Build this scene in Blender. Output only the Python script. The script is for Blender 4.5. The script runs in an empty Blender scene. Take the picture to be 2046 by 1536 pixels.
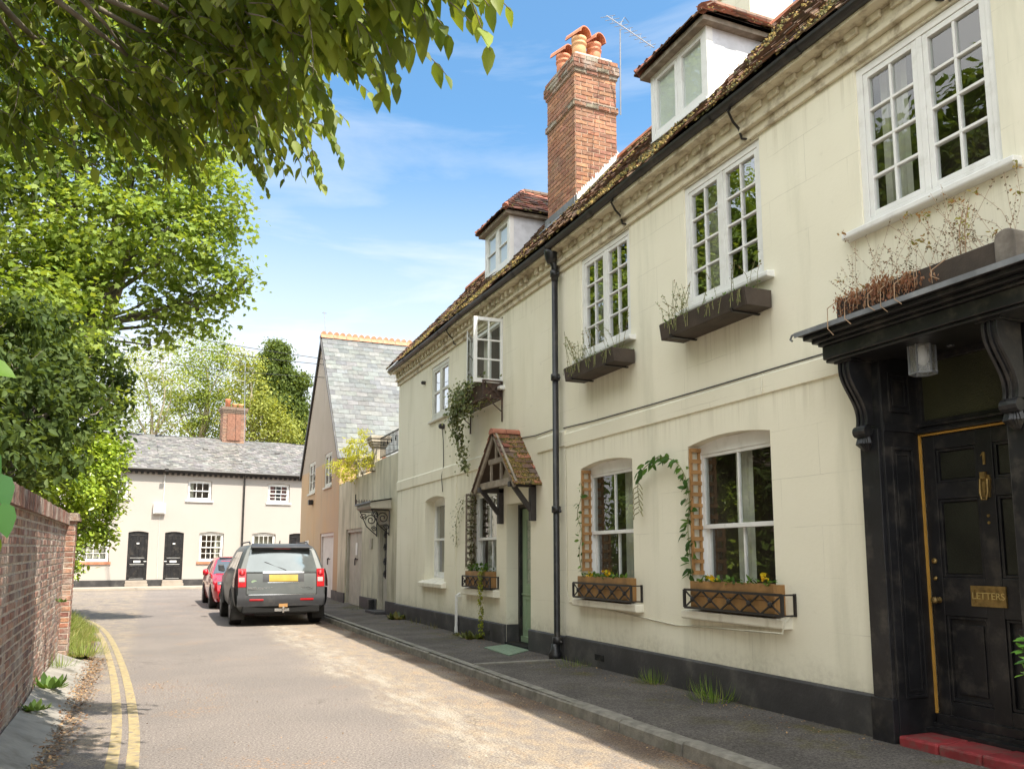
import bpy, math, random
import numpy as np
from mathutils import Vector, Matrix
RAD = math.radians
rnd = random.Random(11)
U = rnd.uniform
S = bpy.context.scene


def J(c, a, b):
    f = U(a, b)
    return tuple(x * f * U(.96, 1.04) for x in c)


COL = S.collection

# ------------------------------------------------------------------ camera
cam = bpy.data.cameras.new("camera")
camo = bpy.data.objects.new("camera", cam)
COL.objects.link(camo)
camo.location = (0, 0, 1.45)
camo.rotation_euler = (RAD(97.5), 0, RAD(-23.066))
cam.sensor_width = 36.0
cam.lens = 29.21
cam.shift_y = 0.0613
cam.clip_start = 0.05
cam.clip_end = 2000
S.camera = camo

# ------------------------------------------------------------------ light
SUN_DIR = Vector((0.26, -0.57, 1.0)).normalized()      # towards the sun
elev = math.asin(SUN_DIR.z)
azim = math.atan2(SUN_DIR.x, SUN_DIR.y)
sl = bpy.data.lights.new("sun", 'SUN')
sl.energy = 4.4
sl.angle = RAD(0.53)
sl.color = (1.0, 0.92, 0.79)
slo = bpy.data.objects.new("sun", sl)
COL.objects.link(slo)
slo.rotation_euler = (-SUN_DIR).to_track_quat('-Z', 'Y').to_euler()
slo.location = SUN_DIR * 60

world = bpy.data.worlds.new("World")
S.world = world
world.use_nodes = True
wn, wl = world.node_tree.nodes, world.node_tree.links
wn.clear()
wout = wn.new('ShaderNodeOutputWorld')
wbg = wn.new('ShaderNodeBackground')
wbg.inputs[1].default_value = 0.15
sky = wn.new('ShaderNodeTexSky')
sky.sky_type = 'NISHITA'
sky.sun_disc = False
sky.sun_elevation = elev
sky.sun_rotation = azim
sky.altitude = 0
sky.air_density = 1.0
sky.dust_density = 1.2
sky.ozone_density = 1.6
# thin cirrus and brighter cloud towards the horizon, laid on the sky by direction
tc = wn.new('ShaderNodeTexCoord')
sep = wn.new('ShaderNodeSeparateXYZ')
wl.new(tc.outputs['Generated'], sep.inputs[0])
mp = wn.new('ShaderNodeMapping')
mp.inputs['Scale'].default_value = (1.6, 1.6, 9.0)
mp.inputs['Rotation'].default_value = (0.06, 0.1, 0.5)
wl.new(tc.outputs['Generated'], mp.inputs[0])
n1 = wn.new('ShaderNodeTexNoise')
n1.inputs['Scale'].default_value = 1.3
n1.inputs['Detail'].default_value = 7
n1.inputs['Roughness'].default_value = 0.58
n1.inputs['Distortion'].default_value = 0.5
wl.new(mp.outputs[0], n1.inputs['Vector'])
cr = wn.new('ShaderNodeMapRange')
cr.inputs['From Min'].default_value = 0.47
cr.inputs['From Max'].default_value = 0.80
wl.new(n1.outputs['Fac'], cr.inputs['Value'])
hz = wn.new('ShaderNodeMapRange')           # more cloud low down
hz.inputs['From Min'].default_value = 0.50
hz.inputs['From Max'].default_value = 0.10
hz.inputs['To Min'].default_value = 0.05
hz.inputs['To Max'].default_value = 1.0
hz.interpolation_type = 'SMOOTHSTEP'
wl.new(sep.outputs['Z'], hz.inputs['Value'])
ad = wn.new('ShaderNodeMath'); ad.operation = 'MULTIPLY_ADD'
wl.new(hz.outputs[0], ad.inputs[0]); ad.inputs[1].default_value = 0.95
mulc = wn.new('ShaderNodeMath'); mulc.operation = 'MULTIPLY'
wl.new(cr.outputs[0], mulc.inputs[0])
mulc.inputs[1].default_value = 0.42
wl.new(mulc.outputs[0], ad.inputs[2])
ad.use_clamp = True
mix = wn.new('ShaderNodeMix'); mix.data_type = 'RGBA'
wl.new(ad.outputs[0], mix.inputs['Factor'])
tint = wn.new('ShaderNodeMix'); tint.data_type = 'RGBA'; tint.blend_type = 'MULTIPLY'; tint.inputs['Factor'].default_value = 1
tint.inputs['B'].default_value = (.48, .86, .98, 1)          # cleaner blue
wl.new(sky.outputs[0], tint.inputs['A'])
wl.new(tint.outputs['Result'], mix.inputs['A'])
mix.inputs['B'].default_value = (4.3, 4.3, 4.3, 1)
# bright broken cloud added out of view, west and behind, to lift the shaded fronts
dt = wn.new('ShaderNodeVectorMath'); dt.operation = 'DOT_PRODUCT'
wl.new(tc.outputs['Generated'], dt.inputs[0]); dt.inputs[1].default_value = (-.75, -.66, .25)
wm = wn.new('ShaderNodeMapRange'); wm.interpolation_type = 'SMOOTHSTEP'
wm.inputs['From Min'].default_value = -.15; wm.inputs['From Max'].default_value = .35
wl.new(dt.outputs['Value'], wm.inputs['Value'])
n2 = wn.new('ShaderNodeTexNoise'); n2.inputs['Scale'].default_value = 2.4; n2.inputs['Detail'].default_value = 6
wl.new(tc.outputs['Generated'], n2.inputs['Vector'])
cr2 = wn.new('ShaderNodeMapRange'); cr2.interpolation_type = 'SMOOTHSTEP'
cr2.inputs['From Min'].default_value = .36; cr2.inputs['From Max'].default_value = .55
wl.new(n2.outputs['Fac'], cr2.inputs['Value'])
mw = wn.new('ShaderNodeMath'); mw.operation = 'MULTIPLY'
wl.new(wm.outputs[0], mw.inputs[0]); wl.new(cr2.outputs[0], mw.inputs[1])
mix2 = wn.new('ShaderNodeMix'); mix2.data_type = 'RGBA'
wl.new(mw.outputs[0], mix2.inputs['Factor']); wl.new(mix.outputs['Result'], mix2.inputs['A'])
mix2.inputs['B'].default_value = (10.2, 10.2, 9.9, 1)
wl.new(mix2.outputs['Result'], wbg.inputs[0])
wl.new(wbg.outputs[0], wout.inputs[0])
S.view_settings.view_transform = 'Standard'
S.view_settings.look = 'None'
S.view_settings.gamma = 1.0
S.view_settings.exposure = 0.97
S.cycles.max_bounces = 7
S.cycles.diffuse_bounces = 4
S.cycles.glossy_bounces = 3
S.cycles.transparent_max_bounces = 10
S.cycles.transmission_bounces = 4
S.cycles.caustics_reflective = False
S.cycles.caustics_refractive = False

# ------------------------------------------------------------------ mesh helpers
OFF = {}


class MB:
    """Collects faces; T maps local (u, d, z) or (x, y, z) to the root frame."""
    def __init__(s, T=None):
        s.v, s.f, s.m, s.c = [], [], [], []
        s.mi, s.col, s.T = 0, (1, 1, 1), T

    def _p(s, p):
        s.v.append(tuple(s.T(*p)) if s.T else tuple(p))
        return len(s.v) - 1

    def poly(s, pts):
        ids = [s._p(p) for p in pts]
        s.face(ids)

    def face(s, ids):
        s.f.append(ids); s.m.append(s.mi); s.c.append(s.col)

    def box(s, a0, a1, b0, b1, c0, c1):
        i = [s._p(p) for p in ((a0, b0, c0), (a1, b0, c0), (a1, b1, c0), (a0, b1, c0),
                               (a0, b0, c1), (a1, b0, c1), (a1, b1, c1), (a0, b1, c1))]
        for q in ((0, 3, 2, 1), (4, 5, 6, 7), (0, 1, 5, 4), (1, 2, 6, 5), (2, 3, 7, 6), (3, 0, 4, 7)):
            s.face([i[k] for k in q])

    def bar(s, p, q, w, h, up=(0, 0, 1)):
        """rectangular bar from p to q, w wide, h high"""
        p, q = Vector(p), Vector(q)
        d = (q - p).normalized(); up = Vector(up)
        if abs(d.dot(up)) > .98: up = Vector((1, 0, 0))
        a = d.cross(up).normalized() * w / 2; b = a.cross(d).normalized() * h / 2
        i = [s._p(x) for x in (p - a - b, p + a - b, p + a + b, p - a + b, q - a - b, q + a - b, q + a + b, q - a + b)]
        for k in ((0, 3, 2, 1), (4, 5, 6, 7), (0, 1, 5, 4), (1, 2, 6, 5), (2, 3, 7, 6), (3, 0, 4, 7)):
            s.face([i[j] for j in k])

    def prism(s, poly, vec):
        vec = Vector(vec); n = len(poly)
        a = [s._p(p) for p in poly]; b = [s._p(Vector(p) + vec) for p in poly]
        s.face(a[::-1]); s.face(b)
        for k in range(n):
            s.face([a[k], a[(k + 1) % n], b[(k + 1) % n], b[k]])

    def tube(s, pts, r, n=6, cap=True):
        pts = [Vector(p) for p in pts]; L = len(pts)
        rs = r if isinstance(r, (list, tuple)) else [r] * L
        rings = []; prev = None
        for k, p in enumerate(pts):
            d = (pts[min(k + 1, L - 1)] - pts[max(k - 1, 0)])
            if d.length < 1e-9: d = Vector((0, 0, 1))
            d.normalize()
            if prev is None:
                a = d.cross(Vector((0, 0, 1)) if abs(d.z) < .95 else Vector((1, 0, 0))).normalized()
            else:
                a = (prev - d * prev.dot(d))
                a = a.normalized() if a.length > 1e-6 else d.orthogonal().normalized()
            prev = a; b = d.cross(a)
            rings.append([s._p(p + (a * math.cos(t) + b * math.sin(t)) * rs[k])
                          for t in (2 * math.pi * j / n for j in range(n))])
        for k in range(L - 1):
            for j in range(n):
                s.face([rings[k][j], rings[k][(j + 1) % n], rings[k + 1][(j + 1) % n], rings[k + 1][j]])
        if cap:
            s.face(rings[0][::-1]); s.face(rings[-1])

    def lathe(s, prof, c, n=14, axis='z'):
        c = Vector(c); rings = []
        for (r, h) in prof:
            ring = []
            for j in range(n):
                t = 2 * math.pi * j / n
                x, y = r * math.cos(t), r * math.sin(t)
                o = {'z': (x, y, h), 'x': (h, x, y), 'y': (y, h, x)}[axis]
                ring.append(s._p(c + Vector(o)))
            rings.append(ring)
        for k in range(len(rings) - 1):
            for j in range(n):
                s.face([rings[k][j], rings[k][(j + 1) % n], rings[k + 1][(j + 1) % n], rings[k + 1][j]])
        s.face(rings[0][::-1]); s.face(rings[-1])

    def build(s, name, mats, parent=None, smooth=False, off=None, bevel=0):
        me = bpy.data.meshes.new(name)
        o3 = Vector(off) if off is not None else (OFF.get(parent.name, Vector()) if parent else Vector())
        vs = [(a - o3.x, b - o3.y, c - o3.z) for a, b, c in s.v]
        me.from_pydata(vs, [], s.f)
        mats = mats if isinstance(mats, (list, tuple)) else [mats]
        for m in mats: me.materials.append(m)
        if len(mats) > 1: me.polygons.foreach_set('material_index', s.m)
        if any(c != (1, 1, 1) for c in s.c):
            at = me.attributes.new('Col', 'FLOAT_COLOR', 'FACE')
            at.data.foreach_set('color', [x for c in s.c for x in (*c, 1)])
        if smooth: me.polygons.foreach_set('use_smooth', [True] * len(s.f))
        me.update()
        ob = bpy.data.objects.new(name, me)
        COL.objects.link(ob)
        if parent:
            ob.parent = parent
            OFF[ob.name] = OFF.get(parent.name, Vector())
        elif off is not None:
            ob.location = o3
            OFF[ob.name] = o3.copy()
        if bevel:
            md = ob.modifiers.new('bevel', 'BEVEL'); md.width = bevel; md.segments = 2
            md.limit_method = 'ANGLE'; md.angle_limit = RAD(40)
        return ob


def tag(o, label=None, cat=None, group=None, kind=None):
    if label: o['label'] = label
    if cat: o['category'] = cat
    if group: o['group'] = group
    if kind: o['kind'] = kind
    return o


def thing(name, label, cat, loc=(0, 0, 0), rz=0, group=None):
    o = bpy.data.objects.new(name, None)
    COL.objects.link(o)
    o.location = loc
    o.rotation_euler = (0, 0, rz)
    o.empty_display_size = .2
    OFF[o.name] = Vector() if rz else Vector(loc)     # rotated things are built in their own frame
    return tag(o, label, cat, group)


def copy_tree(o, parent=None):
    c = o.copy(); COL.objects.link(c)
    if parent: c.parent = parent
    for ch in [x for x in bpy.data.objects if x.parent == o]:
        copy_tree(ch, c)
    return c


def fac(X0):
    """facade facing -X at X0: (u along +Y, d outward, z)"""
    return lambda u, d, z: (X0 - d, u, z)


def loc_fac(u, d, z):
    """facade facing -Y in a thing's own frame"""
    return (u, -d, z)


def text_mesh(txt, size, depth, font_w=1.0):
    cu = bpy.data.curves.new('t', 'FONT'); cu.body = txt; cu.size = size; cu.extrude = depth
    cu.align_x = 'CENTER'; cu.align_y = 'CENTER'
    ob = bpy.data.objects.new('t', cu); COL.objects.link(ob)
    dg = bpy.context.evaluated_depsgraph_get()
    me = ob.evaluated_get(dg).to_mesh()
    vs = [tuple(v.co) for v in me.vertices]; fs = [list(p.vertices) for p in me.polygons]
    ob.evaluated_get(dg).to_mesh_clear()
    bpy.data.objects.remove(ob); bpy.data.curves.remove(cu)
    return vs, fs


def add_text(mb, txt, size, depth, fn):
    vs, fs = text_mesh(txt, size, depth)
    base = len(mb.v)
    for v in vs: mb.v.append(tuple(fn(*v)))
    for f in fs: mb.face([base + i for i in f])


# ------------------------------------------------------------------ materials
def nodes(name):
    m = bpy.data.materials.new(name); m.use_nodes = True
    n = m.node_tree.nodes; n.clear()
    out = n.new('ShaderNodeOutputMaterial')
    b = n.new('ShaderNodeBsdfPrincipled')
    m.node_tree.links.new(b.outputs[0], out.inputs[0])
    return m, n, m.node_tree.links, b, out


def noise(n, l, vec, scale, detail=5, rough=.55, stretch=None):
    t = n.new('ShaderNodeTexNoise')
    t.inputs['Scale'].default_value = scale
    t.inputs['Detail'].default_value = detail
    t.inputs['Roughness'].default_value = rough
    if stretch:
        mp = n.new('ShaderNodeMapping'); mp.inputs['Scale'].default_value = stretch
        l.new(vec, mp.inputs[0]); vec = mp.outputs[0]
    l.new(vec, t.inputs['Vector'])
    return t.outputs['Fac']


def rng(n, l, val, a, b, c, d, smooth=True):
    r = n.new('ShaderNodeMapRange')
    if smooth: r.interpolation_type = 'SMOOTHSTEP'
    for k, x in zip(('From Min', 'From Max', 'To Min', 'To Max'), (a, b, c, d)):
        r.inputs[k].default_value = x
    l.new(val, r.inputs['Value'])
    return r.outputs[0]


def mixc(n, l, fac_, a, b, mode='MIX'):
    x = n.new('ShaderNodeMix'); x.data_type = 'RGBA'; x.blend_type = mode
    for k, v in (('Factor', fac_), ('A', a), ('B', b)):
        if isinstance(v, (int, float)): x.inputs[k].default_value = v
        elif isinstance(v, tuple): x.inputs[k].default_value = (*v, 1)
        else: l.new(v, x.inputs[k])
    return x.outputs['Result']


def scal(n, l, a, b, op='MULTIPLY'):
    x = n.new('ShaderNodeMath'); x.operation = op
    for k, v in ((0, a), (1, b)):
        if isinstance(v, (int, float)): x.inputs[k].default_value = v
        else: l.new(v, x.inputs[k])
    return x.outputs[0]


def bump(n, l, h, strength, dist, b):
    x = n.new('ShaderNodeBump'); x.inputs['Strength'].default_value = strength
    x.inputs['Distance'].default_value = dist
    l.new(h, x.inputs['Height']); l.new(x.outputs[0], b.inputs['Normal'])


def M(name, base, rough=.6, var=.15, scale=3., bmp=0., bscale=60., metal=0., attr=False, spec=.5,
      dirt=None, dirt_amt=.5, dscale=2., dstretch=(1, 1, 1), coat=0., dlim=(.5, .72), bdist=.01):
    m, n, l, b, out = nodes(name)
    tc = n.new('ShaderNodeTexCoord'); V = tc.outputs['Object']
    c = base
    if attr:
        a = n.new('ShaderNodeAttribute'); a.attribute_name = 'Col'
        c = mixc(n, l, 1.0, a.outputs['Color'], base, 'MULTIPLY')
    if var:
        k = rng(n, l, noise(n, l, V, scale), .25, .75, 1 - var, 1 + var)
        cm = n.new('ShaderNodeCombineColor')
        for i in range(3): l.new(k, cm.inputs[i])
        c = mixc(n, l, 1.0, c, cm.outputs[0], 'MULTIPLY')
    if dirt:
        d = rng(n, l, noise(n, l, V, dscale, 8, .65, dstretch), dlim[0], dlim[1], 0, dirt_amt)
        c = mixc(n, l, d, c, dirt)
    if isinstance(c, tuple): b.inputs['Base Color'].default_value = (*c, 1)
    else: l.new(c, b.inputs['Base Color'])
    b.inputs['Roughness'].default_value = rough
    b.inputs['Metallic'].default_value = metal
    b.inputs['Specular IOR Level'].default_value = spec
    if coat:
        b.inputs['Coat Weight'].default_value = coat; b.inputs['Coat Roughness'].default_value = .06
    if bmp: bump(n, l, noise(n, l, V, bscale, 6, .6), bmp, bdist, b)
    return m


def glass_mat(name, tint=(.9, .95, .93), base=.06, mult=2.2, rough=.0):
    """window pane: clear, with the mirror image of the sky and trees at a slant"""
    m = bpy.data.materials.new(name); m.use_nodes = True
    n, l = m.node_tree.nodes, m.node_tree.links; n.clear()
    out = n.new('ShaderNodeOutputMaterial')
    tr = n.new('ShaderNodeBsdfTransparent'); tr.inputs[0].default_value = (*tint, 1)
    gl = n.new('ShaderNodeBsdfGlossy'); gl.inputs['Roughness'].default_value = rough
    ge = n.new('ShaderNodeNewGeometry'); dp = n.new('ShaderNodeVectorMath'); dp.operation = 'DOT_PRODUCT'
    l.new(ge.outputs['Incoming'], dp.inputs[0]); l.new(ge.outputs['Normal'], dp.inputs[1])
    ab = scal(n, l, 1.0, scal(n, l, dp.outputs['Value'], 0.0, 'ABSOLUTE'), 'SUBTRACT')
    f = scal(n, l, scal(n, l, scal(n, l, scal(n, l, ab, 5.0, 'POWER'), .96), .04, 'ADD'), mult)     # Schlick, both faces of the pane
    f = scal(n, l, f, base, 'ADD')
    tc = n.new('ShaderNodeTexCoord')
    bm = n.new('ShaderNodeBump'); bm.inputs['Strength'].default_value = .12; bm.inputs['Distance'].default_value = .01
    l.new(noise(n, l, tc.outputs['Object'], 2.2, 2), bm.inputs['Height'])
    l.new(bm.outputs[0], gl.inputs['Normal'])
    mx = n.new('ShaderNodeMixShader')
    l.new(f, mx.inputs[0]); l.new(tr.outputs[0], mx.inputs[1]); l.new(gl.outputs[0], mx.inputs[2])
    l.new(mx.outputs[0], out.inputs[0])
    return m


def leaf_mat(name, base, trans=.45, rough=.45, spec=.4):
    m = bpy.data.materials.new(name); m.use_nodes = True
    n, l = m.node_tree.nodes, m.node_tree.links; n.clear()
    out = n.new('ShaderNodeOutputMaterial')
    b = n.new('ShaderNodeBsdfPrincipled')
    b.inputs['Roughness'].default_value = rough; b.inputs['Specular IOR Level'].default_value = spec
    t = n.new('ShaderNodeBsdfTranslucent')
    a = n.new('ShaderNodeAttribute'); a.attribute_name = 'Col'
    c = mixc(n, l, 1.0, a.outputs['Color'], base, 'MULTIPLY')
    l.new(c, b.inputs['Base Color'])
    c2 = mixc(n, l, 1.0, c, (1.5, 1.35, .55), 'MULTIPLY')
    l.new(c2, t.inputs[0])
    mx = n.new('ShaderNodeMixShader'); mx.inputs[0].default_value = trans
    l.new(b.outputs[0], mx.inputs[1]); l.new(t.outputs[0], mx.inputs[2])
    l.new(mx.outputs[0], out.inputs[0])
    return m


def render_mat(name, base, low, lowz, stain=(.25, .26, .17), amt=.35, dstretch=(1, 1, .12), scale=2.2, grime=(.3, .28, .2), blocks=True, runs=(), splash=False, lim=(.52, .76)):
    """painted render: faint blockwork joints, hairline cracks, rain streaks"""
    m, n, l, b, out = nodes(name)
    geo = n.new('ShaderNodeNewGeometry'); V = geo.outputs['Position']
    s = n.new('ShaderNodeSeparateXYZ'); l.new(V, s.inputs[0])
    c = base
    k = rng(n, l, noise(n, l, V, .9, 5), .3, .7, 0, 1)
    c = mixc(n, l, k, base, low)
    d = rng(n, l, noise(n, l, V, scale, 8, .62, dstretch), lim[0], lim[1], 0, amt)
    c = mixc(n, l, d, c, stain)
    d2 = rng(n, l, noise(n, l, V, 5.5, 9, .7), .60, .78, 0, amt * .8)
    c = mixc(n, l, d2, c, grime)
    sp = rng(n, l, noise(n, l, V, 38, 3, .6), .70, .78, 0, .25)
    c = mixc(n, l, sp, c, grime)
    # rain runs below sills and ledges, splash dirt above the plinth
    fine = rng(n, l, noise(n, l, V, 3.0, 7, .7, (1, 4.5, .10)), .46, .66, 0, 1)
    for (ya, yb, zt, ln) in runs:
        k = scal(n, l, rng(n, l, s.outputs[1], ya - .03, ya + .03, 0, 1), rng(n, l, s.outputs[1], yb - .03, yb + .03, 1, 0))
        k = scal(n, l, k, scal(n, l, rng(n, l, s.outputs[2], zt - ln, zt, 0, 1), rng(n, l, s.outputs[2], zt, zt + .02, 1, 0)))
        c = mixc(n, l, scal(n, l, scal(n, l, k, fine), .27), c, (.36, .31, .20))
    if splash:
        zz = scal(n, l, s.outputs[2], scal(n, l, noise(n, l, V, 2.2, 6, .7), .55), 'SUBTRACT')
        c = mixc(n, l, scal(n, l, rng(n, l, zz, .10, .38, .38, 0), rng(n, l, noise(n, l, V, 14, 5, .7), .35, .65, .3, 1)), c, (.33, .29, .21))
    # joints ruled in the render
    h = noise(n, l, V, 24, 6, .6)
    if blocks:
        br = n.new('ShaderNodeTexBrick')
        cv = n.new('ShaderNodeCombineXYZ')
        wob = scal(n, l, noise(n, l, V, 3, 2), .03)
        l.new(scal(n, l, scal(n, l, s.outputs[0], s.outputs[1], 'ADD'), wob, 'ADD'), cv.inputs[0])
        l.new(scal(n, l, s.outputs[2], wob, 'ADD'), cv.inputs[1])
        l.new(cv.outputs[0], br.inputs['Vector'])
        br.inputs['Scale'].default_value = 1
        br.inputs['Brick Width'].default_value = .95; br.inputs['Row Height'].default_value = .43
        br.inputs['Mortar Size'].default_value = .0035; br.inputs['Mortar Smooth'].default_value = .4
        br.inputs['Color1'].default_value = (1, 1, 1, 1); br.inputs['Color2'].default_value = (1, 1, 1, 1)
        br.inputs['Mortar'].default_value = (0, 0, 0, 1)
        fade = rng(n, l, noise(n, l, V, 1.3, 3), .45, .62, 0, .30)
        inv = scal(n, l, 1.0, br.outputs['Color'], 'SUBTRACT')
        c = mixc(n, l, scal(n, l, inv, fade), c, (.30, .28, .2))
    l.new(c, b.inputs['Base Color'])
    b.inputs['Roughness'].default_value = .62
    b.inputs['Specular IOR Level'].default_value = .3
    bump(n, l, h, .25, .006, b)
    return m


MT = {}
MT['cream'] = render_mat('cream_render', (.845, .81, .665), (.81, .77, .625), 0, amt=.24, splash=True, runs=((5.76, 7.27, .83, .38), (8.15, 9.70, .83, .38), (3.42, 4.90, 3.98, .75), (5.83, 7.22, 3.70, .6), (8.2, 9.46, 3.70, .6), (-6, 10.15, 5.43, .42), (5.05, 10.05, 2.93, .35)))
MT['cream2'] = render_mat('cream_render_weathered', (.815, .78, .64), (.77, .73, .585), 0, amt=.34, stain=(.36, .35, .22), splash=True, runs=((12.42, 13.98, .80, .38), (15.1, 16.63, .86, .4), (12.3, 12.34, 3.62, 1.3), (13.76, 13.8, 3.62, 1.3), (14.98, 16.25, 4.15, .9), (10.15, 18.7, 5.43, .5), (10.1, 18.68, 2.95, .5)))
MT['garage_render'] = render_mat('stained_grey_render', (.62, .585, .44), (.46, .43, .31), 0, amt=.62, stain=(.19, .18, .12), dstretch=(1, 1.3, .2), scale=3.0, lim=(.45, .68), blocks=False)
MT['brown_render'] = render_mat('ochre_render', (.50, .33, .18), (.45, .33, .21), 0, amt=.5, stain=(.24, .17, .11), blocks=False)
MT['grey_render'] = render_mat('grey_render', (.42, .36, .29), (.38, .32, .25), 0, amt=.4, stain=(.24, .2, .16), blocks=False)
MT['cottage'] = render_mat('pale_pink_render', (.47, .435, .40), (.46, .42, .385), 0, amt=.06, blocks=False)
MT['plinth'] = M('plinth_paint', (.045, .043, .044), .55, .25, 3, .3, 30, dirt=(.16, .15, .13), dirt_amt=.35, dscale=3)
MT['white'] = M('white_paint', (.78, .78, .76), .45, .05, 4, .1, 60, dirt=(.45, .43, .38), dirt_amt=.3, dscale=7)
MT['greywhite'] = M('offwhite_paint', (.62, .62, .55), .5, .06, 4, dirt=(.35, .34, .28), dirt_amt=.5, dscale=5)
MT['sillpaint'] = M('sill_paint', (.78, .745, .63), .55, .06, 6, .2, 40, dirt=(.42, .36, .26), dirt_amt=.5, dscale=6, dstretch=(1, 1, .3))
MT['cornice'] = M('cornice_paint', (.68, .62, .47), .7, .12, 5, .4, 30, dirt=(.20, .15, .09), dirt_amt=.75, dscale=5, dlim=(.44, .66))
MT['black'] = M('black_paint', (.014, .014, .016), .38, .3, 5, .2, 22, dirt=(.062, .055, .048), dirt_amt=.75, dscale=6, dlim=(.48, .70))
MT['blackiron'] = M('black_iron', (.014, .013, .013), .45, .3, 8, dirt=(.06, .04, .03), dirt_amt=.5, dscale=9)
MT['gutter'] = M('gutter_iron', (.022, .020, .020), .45, .3, 6, dirt=(.09, .07, .055), dirt_amt=.6, dscale=4)
MT['rustiron'] = M('rusty_iron', (.06, .035, .025), .7, .4, 12, dirt=(.16, .07, .035), dirt_amt=.7, dscale=14)
MT['glass'] = glass_mat('window_glass', base=.05, mult=2.0)
MT['glass_old'] = glass_mat('old_window_glass', base=.20, mult=3.6)
MT['doorglass'] = M('dark_textured_glass', (.018, .019, .013), .35, .4, 3, .5, 90, spec=.4)
MT['obscure'] = M('obscure_glass', (.045, .047, .024), .3, .3, 2, .5, 90, spec=.6)
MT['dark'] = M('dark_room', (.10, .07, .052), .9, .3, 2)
MT['curtain'] = M('curtain_cloth', (.55, .52, .45), .9, .2, 3, dstretch=(20, 20, 1))
MT['redcurtain'] = M('red_curtain_cloth', (.42, .16, .14), .9, .3, 6)
MT['blind'] = M('pale_blind', (.80, .80, .79), .8, .05, 3)
MT['tile'] = M('clay_tile', (1, 1, 1), .85, .25, 9, .3, 40, attr=True, dirt=(.10, .085, .045), dirt_amt=.75, dscale=5.5, dlim=(.48, .66))
MT['tilered'] = M('red_clay_tile', (1, 1, 1), .8, .2, 9, .25, 40, attr=True, dirt=(.16, .12, .06), dirt_amt=.5, dscale=4.5, dlim=(.52, .7))
MT['moss'] = M('moss', (1, 1, 1), .95, .35, 25, .6, 80, attr=True)
MT['slate'] = M('slate', (1, 1, 1), .5, .22, 7, .2, 30, attr=True, dirt=(.17, .165, .14), dirt_amt=.5, dscale=6)
MT['ridge'] = M('terracotta_ridge', (.50, .20, .11), .75, .25, 7, .2, 40, dirt=(.36, .28, .2), dirt_amt=.6, dscale=5)
MT['terracotta'] = M('terracotta_pot', (.60, .22, .11), .65, .2, 6, .1, 40, dirt=(.36, .2, .13), dirt_amt=.5, dscale=4)
MT['buffpot'] = M('buff_clay_pot', (.66, .36, .17), .7, .15, 6, .1, 40, dirt=(.4, .26, .15), dirt_amt=.5, dscale=4)
MT['brick'] = M('brick', (1, 1, 1), .85, .28, 14, .5, 50, attr=True, dirt=(.14, .12, .095), dirt_amt=.45, dscale=3.5)
MT['oldbrick'] = M('old_weathered_brick', (1, 1, 1), .9, .35, 16, .8, 45, attr=True, dirt=(.42, .38, .33), dirt_amt=.7, dscale=2.6, dlim=(.44, .66), bdist=.015)
MT['mortar'] = M('lime_mortar', (.47, .41, .345), .95, .25, 12, .7, 50, dirt=(.25, .22, .18), dirt_amt=.5, dscale=4)
MT['mortarlt'] = M('pale_mortar', (.40, .29, .21), .95, .2, 12, .4, 50)
MT['lead'] = M('lead_sheet', (.17, .18, .195), .6, .25, 5, dirt=(.34, .35, .36), dirt_amt=.5, dscale=4)
MT['cheek'] = M('white_lead_cheek', (.66, .68, .73), .55, .1, 6, .25, 20, dirt=(.42, .43, .46), dirt_amt=.5, dscale=5, dlim=(.5, .75))
MT['flash'] = M('whitened_flashing', (.74, .72, .70), .7, .15, 14, .6, 40, dirt=(.4, .38, .35), dirt_amt=.4, dscale=9)
MT['greentimber'] = M('sage_green_paint', (.27, .37, .24), .42, .08, 4, dirt=(.2, .25, .17), dirt_amt=.3, dscale=4)
MT['oak'] = M('weathered_oak', (.24, .20, .155), .8, .3, 6, .4, 30, dirt=(.38, .35, .29), dirt_amt=.6, dscale=6)
MT['greyoak'] = M('grey_weathered_post', (.15, .13, .11), .85, .35, 6, .4, 30, dirt=(.26, .24, .21), dirt_amt=.6, dscale=6)
MT['darkoak'] = M('dark_stained_timber', (.030, .025, .024), .6, .3, 6, .3, 30, dirt=(.07, .06, .05), dirt_amt=.6)
MT['trough'] = M('brown_stained_trough', (.055, .040, .030), .7, .25, 5, .3, 40, dirt=(.1, .08, .06), dirt_amt=.5)
MT['pine'] = M('golden_pine_board', (.29, .155, .052), .55, .3, 5, .25, 30, dirt=(.2, .1, .04), dirt_amt=.6, dscale=4, dstretch=(1, .15, 3))
MT['cedar'] = M('orange_cedar_lath', (.40, .215, .08), .7, .25, 8, .2, 40)
MT['brass'] = M('worn_brass', (.30, .20, .07), .45, .3, 20, metal=.6, dirt=(.10, .07, .04), dirt_amt=.6, dscale=12)
MT['brasslt'] = M('rubbed_brass_letters', (.62, .47, .18), .4, .1, 20, metal=.5)
MT['yellowstrip'] = M('yellow_draught_strip', (.55, .30, .06), .5, .15, 8)
MT['redtile'] = M('red_quarry_tile', (.27, .030, .034), .6, .3, 6, .3, 50, dirt=(.17, .075, .065), dirt_amt=.85, dscale=9, dlim=(.44, .62))
MT['soil'] = M('potting_soil', (.05, .036, .025), .95, .4, 20, .8, 60)
MT['pvc'] = M('white_plastic', (.72, .72, .70), .4, .05, 3)
MT['mat'] = M('green_rubber_mat', (.20, .27, .19), .8, .2, 30, .5, 120)
MT['stone'] = M('carved_stone', (.46, .41, .33), .85, .2, 6, .4, 40, dirt=(.22, .2, .15), dirt_amt=.6)
MT['greydoor'] = M('grey_painted_boards', (.42, .39, .32), .6, .12, 4, dirt=(.30, .27, .2), dirt_amt=.5, dscale=3, dstretch=(8, 8, .5))
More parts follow.
